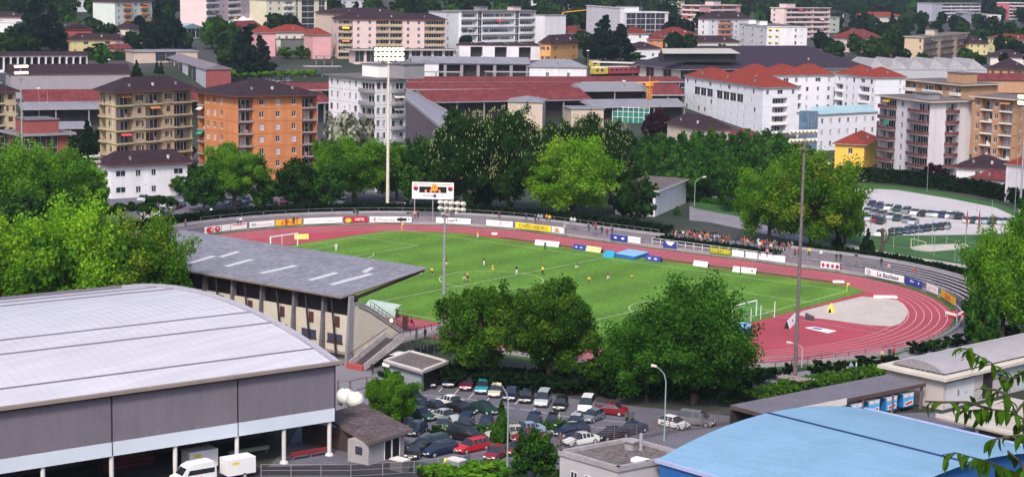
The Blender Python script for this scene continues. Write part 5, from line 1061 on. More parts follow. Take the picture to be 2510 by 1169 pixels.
# trucks in the shed
cabm = MB(); cabm.hexa([(-1.2, -1.0, .5), (1.2, -1.0, .5), (1.2, 1, .5), (-1.2, 1, .5)], [(-1.15, -.7, 2.3), (1.15, -.7, 2.3), (1.15, 1, 2.3), (-1.15, 1, 2.3)])
blu = mat('truck_blue', (.02, .16, .42), .1, 1, .5); skyb = mat('truck_light_blue', (.08, .4, .72), .3, 1.5, .5)
def truck(px, py, rz, lab):
    P = G(px-3, py+7); t = thing('refrigerated_truck', lab, 'truck', tuple(P), rz, 'blue box trucks parked under the long shed')
    mb = MB(); mb.box(-1.25, 1.25, 0, 6, .9, 3.35); mb.build('box', blu, t)
    mb = MB(); mb.box(-1.3, 1.3, -.05, 6.05, 3.35, 3.5); mb.build('box_roof', pwhite, t)
    mb = MB(); mb.box(-1.22, 1.22, -.05, -.01, 2.75, 3.3); mb.build('top_panel', mat('truck_silver', (.45, .46, .55), .2, 3), t)
    mb = MB(); mb.box(-1.2, 1.2, -.05, -.01, 1.0, 2.75); mb.build('rear_door', skyb, t)
    mb = MB(); mb.poly([(-.7, -.08, 1.2), (.9, -.08, 1.5), (.9, -.08, 2.0), (-.7, -.08, 1.7)]); mb.build('red_label', inkr, t); mb = MB(); mb.poly([(-.85, -.07, 1.05), (1.05, -.07, 1.35), (1.05, -.07, 2.15), (-.85, -.07, 1.85)]); mb.build('white_label', inkw, t)
    for s in (-.65, .6): mb = MB(); mb.box(s-.35, s+.35, -.09, -.04, 2.95, 3.2); mb.build('marker_panel', pwhite, t)
    mb = MB(); mb.box(-1.2, 1.2, .1, 7.2, .6, .9); mb.build('chassis', rubber, t)
    mb = MB(); mb.box(-1.1, 1.1, 6.2, 8, .6, 2.6); mb.build('cab', blu, t)
    for x in (-1.05, 1.05):
        for y in (1.2, 6.9): mb = MB(); mb.tube((x-.14, y, .48), (x+.14, y, .48), .48, n=12); mb.build('wheel', rubber, t)
    t.scale = (.84, .62, .66)
TR = math.atan2(u.y, u.x)-.05
for i, (x, y, l) in enumerate(((2228, 1000, 'blue box truck with red label nearest the barrel-roofed hall'), (2187, 1009, 'blue box truck, second from the barrel-roofed hall'), (2144, 1018, 'blue box truck, third from the barrel-roofed hall'), (2102, 1027, 'blue box truck, fourth from the barrel-roofed hall, half hidden by the blue roof'), (2058, 1035, 'pale-topped truck, fifth from the barrel-roofed hall, mostly hidden'))): truck(x, y, TR, l)
# ---------------------------------------------------------------- grandstand
GX0, GX1 = -21., 29.3; gs = thing('grandstand', 'covered grandstand with grey cantilever roof and cream back wall', 'grandstand', (GX1, -66.5, 0))
def g(x, y, z): return (x-GX1, y+66.5, z)
groof = mat('grey_ribbed_roof', (.2, .2, .245), .14, .2, .8, fine=.16, fscale=1.2)
RB, RF, YB, YF = 9.55, 11.85, -67.8, -51.5
def rz_(y): return RB+(RF-RB)*(y-YB)/(YF-YB)
mb = MB(); mb.hexa([g(GX0-1, YB, RB-.22), g(GX1-.6, YB, RB-.22), g(GX1+.8, YF, RF-.15), g(GX0-1, YF, RF-.15)], [g(GX0-1, YB, RB), g(GX1-.6, YB, RB), g(GX1+.8, YF, RF), g(GX0-1, YF, RF)], 1, 0); mb.build('roof', [groof, mat('brown_roof_edge2', (.2, .14, .1), .1)], gs)
mb = MB()
for i in range(52): x = GX0-.8+i*.98; mb.hexa([g(x, YB, RB), g(x+.1, YB, RB), g(x+.1, YF, RF), g(x, YF, RF)], [g(x, YB, RB+.05), g(x+.1, YB, RB+.05), g(x+.1, YF, RF+.05), g(x, YF, RF+.05)])
o = mb.build('roof_ribs', groof, gs); o['kind'] = 'stuff'
pale = mat('pale_rooflight', (.47, .45, .5), .08, .5, .6)
for a_, b_ in (((640, 678), (725, 655)), ((555, 660), (618, 641)), ((462, 657), (525, 636)), ((760, 694), (825, 673)), ((812, 706), (910, 670)), ((893, 651), (912, 645)), ((540, 627), (585, 614))):
    P, Q = U(*a_, 10.4), U(*b_, 10.9); P = U(*a_, rz_(P.y)); Q = U(*b_, rz_(Q.y)); x = (P.x+Q.x)/2; wd = .5 if abs(Q.y-P.y) > 2 else .3; y0, y1 = min(P.y, Q.y), max(P.y, Q.y); y1 = max(y1, y0+1.5)
    y0 = max(y0, YB+.5); y1 = min(y1, YF-.5)
    mb = MB(); mb.hexa([g(P.x-wd, y0, rz_(y0)+.02), g(P.x+wd, y0, rz_(y0)+.02), g(Q.x+wd, y1, rz_(y1)+.02), g(Q.x-wd, y1, rz_(y1)+.02)], [g(P.x-wd, y0, rz_(y0)+.1), g(P.x+wd, y0, rz_(y0)+.1), g(Q.x+wd, y1, rz_(y1)+.1), g(Q.x-wd, y1, rz_(y1)+.1)]); mb.build('rooflight', pale, gs)
gwl = mat('cream_stand_wall', (.55, .49, .42), .08, .3, .85, fine=.06)
bays = [0, 5.0, 10.7, 17.2, 23.2, 29.2, 35, 41, 47, 50.3]
for i in range(len(bays)-1): mb = MB(); mb.box(*[-bays[i+1]+.12, -bays[i]-.12], 0, .3, 1.7, 6.75); mb.build('wall_panel', gwl, gs)
mb = MB(); mb.box(-50.3, 0, .35, .5, 0, 1.7); mb.build('plinth', mat('plinth_grey', (.25, .22, .2), .1), gs); mb = MB(); mb.box(-50.3, 0, -.3, .34, 1.35, 1.68); mb.build('ledge', MATS['beige_gutter'], gs)
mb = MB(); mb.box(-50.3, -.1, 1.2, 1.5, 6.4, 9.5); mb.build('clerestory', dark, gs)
for i, x in enumerate(bays):
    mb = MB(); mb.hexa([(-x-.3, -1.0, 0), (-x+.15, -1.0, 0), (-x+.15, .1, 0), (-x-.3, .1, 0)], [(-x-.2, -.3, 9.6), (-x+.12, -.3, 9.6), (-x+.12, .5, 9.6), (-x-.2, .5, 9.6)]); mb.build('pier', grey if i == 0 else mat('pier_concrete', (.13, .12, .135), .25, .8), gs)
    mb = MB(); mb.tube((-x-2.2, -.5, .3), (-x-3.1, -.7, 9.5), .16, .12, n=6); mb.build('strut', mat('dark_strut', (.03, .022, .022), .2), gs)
    mb = MB(); mb.hexa([(-x-.12, 0, 8.9), (-x+.12, 0, 8.9), (-x+.12, 15, 11.2), (-x-.12, 15, 11.2)], [(-x-.12, 0, 9.35), (-x+.12, 0, 9.35), (-x+.12, 15, 11.6), (-x-.12, 15, 11.6)]); mb.build('roof_beam', MATS['dark_strut'], gs)
    if i < len(bays)-1:
        mb = MB(); mb.box(-x-3.0, -x-2.1, -.08, .0, 5.0, 6.5); mb.build('shutter', brownsh, gs); mb = MB(); mb.box(-x-4.4, -x-1.6, -.08, -.0, 2.9, 4.0); mb.build('window', mat('dark_blue_window', (.05, .05, .09), .5, 3), gs); mb = MB(); mb.box(-x-4.5, -x-1.5, -.12, -.0, 2.68, 2.88); mb.build('sill', brownsh, gs)
endp = [(-66.4, 0), (-66.4, 8.3), (-65.0, 8.4), (-62.6, 7.3), (-53.4, 1.6), (-53.4, 0)]
mb = MB(); P = [g(GX1, y, z) for y, z in endp]; Q = [g(GX1-.4, y, z) for y, z in endp]; mb.poly([P[0], P[5], P[4], P[3], P[2], P[1]]); mb.poly(Q)
for i in range(6): j = (i+1) % 6; mb.poly([P[i], P[j], Q[j], Q[i]])
fixn(mb.build('end_wall', gwl, gs))
mb = MB(); 
for (y0, z0), (y1, z1) in zip(endp[1:4], endp[2:5]): mb.hexa([g(GX1-.45, y0, z0-.05), g(GX1+.12, y0, z0-.05), g(GX1+.12, y1, z1-.05), g(GX1-.45, y1, z1-.05)], [g(GX1-.45, y0, z0+.25), g(GX1+.12, y0, z0+.25), g(GX1+.12, y1, z1+.25), g(GX1-.45, y1, z1+.25)])
mb.build('coping', grey, gs)
mb = MB(); y0, z0 = -62.6, 7.0
for (ya, za), (yb, zb) in (((-65, 7.95), (-62.6, 6.85)), ((-62.6, 6.85), (-53.4, 1.2))): mb.hexa([g(GX1+.02, ya, za-.12), g(GX1+.06, ya, za-.12), g(GX1+.06, yb, zb-.12), g(GX1+.02, yb, zb-.12)], [g(GX1+.02, ya, za+.12), g(GX1+.06, ya, za+.12), g(GX1+.06, yb, zb+.12), g(GX1+.02, yb, zb+.12)])
mb.build('string_course', dgrey, gs)
seatm = mat('stand_seating', (.2, .19, .2), .2, 1, .9)
for i in range(9):
    y = -54.2-i*1.02; z = 1.9+i*.62; mb = MB(); mb.box(GX0-GX1, -.45, y+66.5-1.02, y+66.5, 0 if i == 0 else z-.62, z); mb.build('step', seatm, gs)
mb = MB(); mb.box(-.02, .05, 10.5-1.2+1.2, 11.6, 3.3, 5.3); mb.build('door', brownsh, gs)
for y, z in ((8.0, 5.1), (3.2, 1.9)): mb = MB(); mb.ball((.15, y, z), .25); mb.build('globe_lamp', mat('globe_lit', (1, .8, .55), 0, emit=1.6), gs)
mb = MB()
for i in range(12): y = -62.6+i*.8; z = 7.3-(y+62.6)*.62; mb.tube(g(GX1, y, z), g(GX1, y, z+1.1), .04, n=5)
mb.tube(g(GX1, -62.6, 8.4), g(GX1, -53.6, 2.8), .05, n=5); mb.tube(g(GX1, -62.6, 7.9), g(GX1, -53.6, 2.3), .04, n=5); mb.build('railing', mat('green_rail', (.03, .09, .07), 0), gs)
BL.append((Vector((4, -60, 0)), 27)); BL.append((Vector((-12, -60, 0)), 20)); BL.append((Vector((22, -58, 0)), 14))
# outside stair with landing
st = thing('external_stair', 'concrete staircase climbing to the end of the grandstand', 'staircase', (GX1+.4, -57, 0)); LZ = 3.1
mb = MB(); mb.box(.2, 3.6, -3.4, 9.2, LZ-.3, LZ); mb.build('landing', grey, st)
for i in range(16):
    mb = MB(); t = i/16; y = -3.4-t*7.2; z = LZ-LZ*(i+1)/16; mb.box(.6, 3.2, y-.45, y, max(0, z-.25), z+.19); mb.build('stair_tread', mat('stair_grey', (.07, .06, .065), .2), st)
mb = MB()
for x in (.45, 3.25):
    lo = [(x, -10.8, 0), (x+.15, -10.8, 0), (x+.15, -3.4, LZ-.4), (x, -3.4, LZ-.4)]; mb.hexa(lo, [(p[0], p[1], p[2]+(1.3 if p[1] > -5 else 1.0)) for p in lo])
mb.build('stair_parapet', mat('worn_white_parapet', (.4, .36, .37), .25, 1.5, .9), st)
mb = MB(); mb.box(3.45, 3.6, -3.4, 9.2, LZ, LZ+.5); mb.build('landing_parapet', MATS['worn_white_parapet'], st)
mb = MB(); mb.box(.3, 3.3, -11.2, -10.4, 0, .7); mb.build('red_base', redw, st)
mb = MB()
for i in range(9): y = -3.2+i*1.5; mb.tube((3.5, y, LZ), (3.5, y, LZ+1.3), .05, n=5); mb.tube((3.5, y+.7, 0), (3.5, y+.7, LZ-.3), .09, n=5)
mb.tube((3.5, -3.2, LZ+1.3), (3.5, 9, LZ+1.3), .05, n=5); mb.tube((3.4, -10.8, 1.9), (3.4, -3.2, LZ+1.3), .05, n=5); mb.tube((.5, -10.8, 1.9), (.5, -3.2, LZ+1.3), .05, n=5); mb.build('handrail', rail, st)
# dugout
P = G(965, 785); du = thing('dugout', 'pale curved team shelter beside the near touchline', 'shelter', (11.5, -36.3, .03)); mb = MB(); L_ = 6.5; n = 7
for i in range(n):
    a0, a1 = R(90*i/n), R(90*(i+1)/n); mb.hexa([(-L_, -1.5*math.cos(a0)*1, 1.9*math.sin(a0)), (0, -1.5*math.cos(a0), 1.9*math.sin(a0)), (0, -1.5*math.cos(a1), 1.9*math.sin(a1)), (-L_, -1.5*math.cos(a1), 1.9*math.sin(a1))], [(-L_, -1.55*math.cos(a0)*1, 1.98*math.sin(a0)), (0, -1.55*math.cos(a0), 1.98*math.sin(a0)), (0, -1.55*math.cos(a1), 1.98*math.sin(a1)), (-L_, -1.55*math.cos(a1), 1.98*math.sin(a1))])
fixn(mb.build('shell', mat('pale_green_plastic', (.4, .5, .46), .08, 1, .4), du)); mb = MB(); mb.box(-L_+.3, -.3, -1.1, -.7, .35, .5); mb.build('bench', pwhite, du); mb = MB()
for x in (-L_+.1, -L_*.5, -.1): mb.tube((x, 0, 0), (x, 0, 1.95), .05, n=5)
mb.build('frame', steel, du)
# ---------------------------------------------------------------- scoreboard
a, b = ring(s_at(1012), -9.6), ring(s_at(1108), -9.6); k = pxm(a); u = RT.copy(); rz = math.atan2(u.y, u.x)-.05
P = U(1010, 487, 5.4); hgt = 41/pxm(P); wd = 102/pxm(P); zb_ = 5.4
t = thing('scoreboard', 'white electronic scoreboard on posts behind the left terrace', 'scoreboard', (P.x, P.y, 0), rz)
mb = MB(); mb.box(0, wd, 0, .35, zb_, zb_+hgt); mb.build('panel', bw, t); mb = MB()
for x in (wd*.06, wd*.5, wd*.9): mb.tube((x, .25, 0), (x, .25, zb_), .12, n=6)
mb.build('post', concl, t); mb = MB(); mb.box(wd*.17, wd*.83, -.03, 0, zb_+hgt*.38, zb_+hgt*.75); mb.build('display', black, t)
mb = MB(); mb.tube((wd*.54, -.02, zb_+hgt*.66), (wd*.54, -.09, zb_+hgt*.66), .75, n=16); mb.build('clock', inkc, t); mb = MB(); mb.tube((wd*.54, -.1, zb_+hgt*.66), (wd*.54, -.1, zb_+hgt*.8), .06, n=4); mb.tube((wd*.54, -.1, zb_+hgt*.66), (wd*.58, -.1, zb_+hgt*.7), .06, n=4); mb.build('clock_hand', inkr, t)
led = mat('red_digit', (.9, .25, .2), 0, emit=1.2)
for s, x in (('0', .33), ('0', .45), ('0', .66)): text(s, led, 1.0, t, (wd*x, -.06, zb_+hgt*.45), sx=.8)
mb = MB(); q_ = random.Random(2)
for k in range(30): mb.box(wd*(.05+.03*k), wd*(.05+.03*k)+wd*q_.uniform(.012, .025), -.02, 0, zb_+hgt*.85, zb_+hgt*.91)
mb.build('print', inkr, t); mb = MB()
for k in range(8): mb.box(wd*(.26+.033*k), wd*(.26+.033*k)+wd*.02, -.02, 0, zb_+hgt*.17, zb_+hgt*.24)
mb.build('print', inkb, t); disc(inkb, .35, t, wd*.55, zb_+hgt*.2); mb = MB()
for k in range(9): mb.box(wd*(.62+.037*k), wd*(.62+.037*k)+wd*.012, -.02, 0, zb_+hgt*.12, zb_+hgt*(.2+.08*(k % 3 == 0)))
mb.build('print', inkg, t)
for x in (.09, .92): disc(inkr, .38, t, wd*x, zb_+hgt*.66, 1.5); disc(ink, .28, t, wd*(x+.0), zb_+hgt*.58, 1.7, .05)
# ---------------------------------------------------------------- floodlight masts
lit = mat('lit_lamp', (1, .88, .62), 0, emit=14.); lit2 = mat('dim_lit_lamp', (1, .72, .42), 0, emit=2.6); unlit = mat('lamp_glass_unlit', (.75, .72, .62), .05, 1, .3)
mat('lamp_bracket', (.16, .14, .12), .2, 2, .6)
casing = mat('lamp_casing', (.6, .57, .5), .1, 1, .5)
def mast(label, bx, by, tx, ty, rows, ncol, sp, lm, r0=.28, m=steel, rowgap=1.0, lr=.4, head=True, tilt=.35, off=0):
    B = G(bx, by); k = pxm(B); Hm = (by-ty)/k*1.01; t = thing('floodlight_mast', label, 'floodlight mast', tuple(B)); T_ = Vector((0, 0, Hm))
    mb = MB(); mb.tube((0, 0, 0), tuple(T_), r0, r0*.5, n=10); mb.build('pole', m, t); mb = MB(); mb.tube((0, 0, 0), (0, 0, .8), r0*1.8, n=8); mb.build('base', grey, t)
    u = RT; f = (Vector((10, 0, 0))-B); f.z = 0; f.normalize(); side = Vector((f.y, -f.x, 0)); side = side if side.dot(RT) > 0 else -side
    Wr = (ncol-1)*sp
    for j in range(rows):
        z = Hm-j*rowgap; mb = MB(); c = side*off; p0, p1 = c-side*(Wr/2+.3), c+side*(Wr/2+.3); mb.tube((p0.x, p0.y, z), (p1.x, p1.y, z), .09, n=5); mb.build('crossbar', m if m != steel else casing, t)
        for i in range(ncol):
            p = c+side*(-Wr/2+i*sp); ax = (f*math.cos(tilt)-Vector((0, 0, math.sin(tilt)))); q0 = Vector((p.x, p.y, z+.05)); mb = MB(); mb.tube(q0-ax*.1, q0+ax*.5, lr*.6, lr, n=10); lo = mb.build('lamp', casing, t)
            mb = MB(); mb.tube(q0+ax*.5, q0+ax*.54, lr*.94, n=10); mb.build('lens', lm, lo)
    if rows*ncol > 20:
        c = side*off-f*.25; mb = MB(); mb.obox(Vector((c.x, c.y, 0)), side, -f, -Wr/2-.4, Wr/2+.4, 0, .08, Hm-(rows-1)*rowgap-.45, Hm+.5); mb.build('backing_grid', MATS['lamp_bracket'], t)
        for i in range(ncol+1):
            p = c+side*(-Wr/2-.5*sp+i*sp); mb = MB(); mb.tube((p.x, p.y, Hm-(rows-1)*rowgap-.6), (p.x, p.y, Hm+.6), .05, n=4); mb.build('bracket', MATS['lamp_bracket'], t)
    mb = MB(); mb.box(-.8, .8, -.5, .5, Hm-rows*rowgap+.0, Hm-rows*rowgap+.06); mb.build('platform', m, t)
    return t
mast('tall thin floodlight mast blazing white in front of the long beige block', 950, 519, 955, 126, 3, 7, .98, lit, rowgap=1.05, lr=.42, r0=.4, m=mat('cream_mast', (.62, .57, .48), .1))
mast('tall floodlight mast with two lit orange-white rows at the far left', 57, 470, 62, 166, 2, 6, .6, lit2, rowgap=1.5, lr=.34)
mast('shorter floodlight mast with three unlit rows beside the white villa', 215, 545, 232, 386, 3, 6, .75, unlit, rowgap=1.15, lr=.36, off=1.3, m=casing)
mast('grey floodlight mast in front of the scoreboard with two unlit rows', 1087, 795, 1104, 497, 2, 5, .95, unlit, rowgap=.9, lr=.42, off=1., m=steel)
mast('distant lit floodlight mast at the very right edge', 2500, 520, 2500, 240, 2, 5, .8, lit2, rowgap=1.4, lr=.5)
mast('brown leaning-looking floodlight mast towering over the right bend', 1948, 935, 1968, 328, 2, 7, .62, lit2, r0=.3, m=rust, rowgap=1.15, lr=.36)
t = thing('mast_plinth', 'brown wooden crate base around the foot of the brown mast', 'plinth', tuple(G(1945, 948))); mb = MB(); mb.box(-1.8, 1.8, -1, 1, 0, 1.1); mb.build('crate', mat('brown_crate', (.1, .05, .04), .3, 3), t); mb = MB(); mb.box(-1.9, 1.9, -1.1, 1.1, 1.1, 1.25); mb.build('lid', MATS['beige_gutter'], t)
t = thing('electrical_box', 'white cabinet right of the brown mast foot', 'cabinet', tuple(G(1990, 948))); mb = MB(); mb.box(-.5, .5, -.3, .3, 0, 1.0); mb.box(-.55, .55, -.35, .35, 1.0, 1.08); mb.build('cabinet', pwhite, t)
# ---------------------------------------------------------------- street lamps and poles
def lamp(label, bx, by, ty, ax, m=steel, kind='arm', group='street lamps', r=.08):
    B = G(bx, by); k = pxm(B); Hm = (by-ty)/k; t = thing('street_lamp', label, 'street lamp', tuple(B), 0, group); mb = MB(); A = RT*(ax/k)
    if kind == 'arm':
        mb.path([(0, 0, 0), (0, 0, Hm*.8), (A.x*.15, A.y*.15, Hm*.9), (A.x*.5, A.y*.5, Hm*.97), (A.x*.75, A.y*.75, Hm)], [r*1.3, r*.9, r*.8, r*.7, r*.7]); mb.build('pole', m, t); mb = MB(); mb.tube((A.x*.7, A.y*.7, Hm), (A.x*1.1, A.y*1.1, Hm+.12), .13, .2, n=6); mb.build('lamp_head', mat('lamp_cover', (.6, .56, .45), .1), t)
    elif kind == 'globe':
        mb.tube((0, 0, 0), (0, 0, Hm), r, r*.7, n=6); mb.build('pole', m, t); mb = MB(); mb.ball((0, 0, Hm+.2), .35); mb.build('globe', mat('globe_glass', (.7, .68, .55), .05, 1, .3), t)
    elif kind == 'box':
        mb.tube((0, 0, 0), (0, 0, Hm), r, r*.7, n=6); mb.build('pole', m, t); mb = MB(); mb.box(-.5, .5, -.3, .3, Hm, Hm+.35); mb.build('lamp_head', pwhite, t)
    else: mb.tube((0, 0, 0), (0, 0, Hm), r, r*.8, n=6); mb.build('pole', m, t)
gp = mat('grey_green_pole', (.25, .33, .31), .1, 1, .5)
lamp('curved street lamp in the car park left of the dark narrow tree', 1243, 1165, 938, -26, gp)
lamp('curved street lamp in front of the big green trees', 1628, 1080, 894, -34, gp)
lamp('curved lamp over the red track beside the brown mast', 1965, 900, 840, -36, mat('pale_pole', (.45, .42, .42), .1))
lamp('curved lamp on the lawn right of the white clubhouse', 1702, 508, 434, 24, gp)
lamp('short lamp with white box head above the small round trees', 1791, 400, 364, 0, steel, 'box')
for x, y, ty, l in ((395, 560, 552, 'globe lamp left of the left terrace'), (518, 535, 517, 'globe lamp among hedges left'), (650, 540, 522, 'globe lamp behind the left terrace'), (938, 528, 512, 'globe lamp left of the tall lit mast'), (1500, 560, 542, 'globe lamp beside the crowd platform')): lamp(l, x, y, ty, 0, dgrey, 'globe', 'globe lamps along the far path')
for i, (x, y, ty) in enumerate(((2272, 470, 398), (2487, 520, 375), (2168, 595, 520), (2250, 605, 525), (2284, 602, 520), (2320, 600, 522), (2365, 620, 545), (2133, 590, 510), (2110, 595, 535), (2350, 640, 590), (2395, 520, 500), (2430, 545, 490), (2200, 450, 425), (2190, 610, 560))):
    lamp(f'thin pale pole, {ORD[sorted([2272, 2487, 2168, 2250, 2284, 2320, 2365, 2133, 2110, 2350, 2395, 2430, 2200, 2190]).index(x)]} from the left around the playing field and gravel lot', x, y, ty, 0, gp, 'pole', 'thin poles round the playing field', .06)
for i, (x, y, ty) in enumerate(((97, 330, 218), (118, 310, 225), (125, 200, 165), (175, 200, 168), (268, 190, 148), (1190, 245, 198), (1528, 270, 200), (1697, 140, 125), (1182, 170, 140), (1050, 170, 150), (1440, 190, 126), (1155, 140, 112))):
    lamp(f'thin lamp post, {ORD[sorted([97, 118, 125, 175, 268, 1190, 1528, 1697, 1182, 1050, 1440, 1155]).index(x)]} from the left in the railway yard', x, y, ty, 0, steel, 'pole' if i % 2 else 'box', 'lamp posts in the railway yard', .07)
redm = mat('red_flagpole', (.3, .03, .04), .1)
for x, y, ty, l in ((2368, 585, 515, 'red furled banner on a pole, left of three'), (2398, 590, 515, 'red furled banner on a pole, middle of three'), (2431, 592, 522, 'red furled banner on a pole, right of three')):
    B = G(x, y); H = (y-ty)/pxm(B); t = thing('flagpole', l, 'flagpole', tuple(B)); mb = MB(); mb.tube((0, 0, 0), (0, 0, H), .06, n=6); mb.build('pole', redm, t); mb = MB(); mb.tube((0, 0, H*.35), (0, 0, H*.7), .12, .22, n=7); mb.tube((0, 0, H*.7), (0, 0, H*.97), .22, .05, n=7); mb.build('banner', redm, t)
# small goal on the playing field, two white tanks, fence
a, b = G(2233, 606), G(2268, 616); H = 22/pxm(a); t = thing('training_goal', 'small pale goal frame on the playing field at right', 'goal', tuple(a)); mb = MB(); d = b-a; mb.tube((0, 0, 0), (0, 0, H), .08, n=5); mb.tube((d.x, d.y, 0), (d.x, d.y, H), .08, n=5); mb.tube((0, 0, H), (d.x, d.y, H), .08, n=5); mb.build('frame', mat('pale_yellow_paint', (.6, .6, .35), 0), t)
tm = mat('tank_white', (.75, .75, .68), .08, 1, .5)
for x, y, l in ((846, 992, 'left white rounded gas tank beside the big hall'), (870, 1000, 'right white rounded gas tank beside the big hall')):
    P = G(x, y); t = thing('gas_tank', l, 'tank', tuple(P), -.6); mb = MB(); mb.ball((0, 0, 1.1), 1.5, 1.15, 1.05, 12, 8); mb.build('vessel', tm, t).data.shade_smooth(); mb = MB(); mb.box(-1, -.7, -.5, .5, 0, .5); mb.box(.7, 1, -.5, .5, 0, .5); mb.build('support', grey, t); mb = MB(); mb.tube((0, 0, 2.1), (0, 0, 2.35), .2); mb.build('cap', grey, t)
def fence(label, pts, h, m, step=2.5, r=.05, bars=3):
    q = [G(*p) for p in pts]; O = q[0].copy(); t = thing('fence', label, 'fence', tuple(O)); me = MB(); me.tube((0, 0, 0), (0, 0, h), r, n=5); me = me.mesh('post', [m])
    for i in range(len(q)-1):
        d = q[i+1]-q[i]; n = max(1, int(d.length/step))
        for k in range(n): p = q[i]+d*(k/n)-O; inst(me, 'post', t, tuple(p))
    for b in range(bars):
        mb = MB(); z = h-(h-.15)*b/max(1, bars-1)
        for i in range(len(q)-1): A_, B_ = q[i]-O, q[i+1]-O; mb.tube((A_.x, A_.y, A_.z+z), (B_.x, B_.y, B_.z+z), r*.5, n=4, cap=False)
        mb.build('rail', m, t)
fence('dark wire fence between the car park and the blue hall', [(1330, 1120), (1450, 1085), (1560, 1078), (1640, 1062), (1760, 1045), (1830, 1030)], 1.9, rust, 2.4, .06, 8)
fence('dark wooden post fence beside the gas tanks', [(828, 960), (858, 962), (898, 952), (960, 950)], 1.5, rust, 2.2, .13, 2)
fence('thin post and wire fence along the bottom of the yard', [(640, 1169), (860, 1169), (1015, 1160), (1190, 1138)], 1.4, steel, 2.5, .05, 3)
fence('dark fence on the bank beside the right bend', [(1850, 905), (1900, 908), (1980, 893), (2080, 880), (2200, 862)], 1.1, rail, 2.5, .07, 2)
fence('netted fence beside the playing field', [(2100, 590), (2160, 600), (2240, 612), (2340, 640), (2400, 650)], 4, gp, 6, .05, 3)
for x, y, l, c in ((1138, 1150, 'grey waste container by the bottom hedge', 'grey'), (1005, 1150, 'dark waste bin with white lid beside the kiosk', 'dark'),):
    P = G(x-20 if x > 1100 else x-25, y+5); t = thing('waste_bin', l, 'bin', tuple(P)); mb = MB(); mb.box(-.9, .9, -.6, .6, .1, 1.3); mb.build('body', dgrey if c == 'dark' else mat('bin_grey_blue', (.2, .25, .3), .1), t); mb = MB(); mb.box(-.95, .95, -.65, .65, 1.3, 1.45); mb.build('lid', offw, t)
# ---------------------------------------------------------------- foliage
def quadmesh(name, c, nrm, size, tint, m, asp=1.0, seed=0):
    r = np.random.default_rng(seed); n = len(c)
    a = np.cross(nrm, r.normal(size=(n, 3))); a /= np.linalg.norm(a, axis=1)[:, None]+1e-9; b = np.cross(nrm, a); b /= np.linalg.norm(b, axis=1)[:, None]+1e-9
    s = size[:, None]; a = a*s; b = b*s*asp
    v = np.stack([c-a-b*.6, c+a*.3-b, c+a+b*.5, c-a*.4+b], 1).reshape(-1, 3)
    me = bpy.data.meshes.new(name); me.vertices.add(4*n); me.vertices.foreach_set('co', v.astype(np.float32).ravel()); me.loops.add(4*n); me.loops.foreach_set('vertex_index', np.arange(4*n, dtype=np.int32))
    me.polygons.add(n); me.polygons.foreach_set('loop_start', np.arange(0, 4*n, 4, dtype=np.int32)); me.polygons.foreach_set('loop_total', np.full(n, 4, dtype=np.int32))
    at = me.attributes.new('tint', 'FLOAT', 'POINT'); at.data.foreach_set('value', np.repeat(tint, 4).astype(np.float32)); me.materials.append(m); me.update(); me.validate(); return me
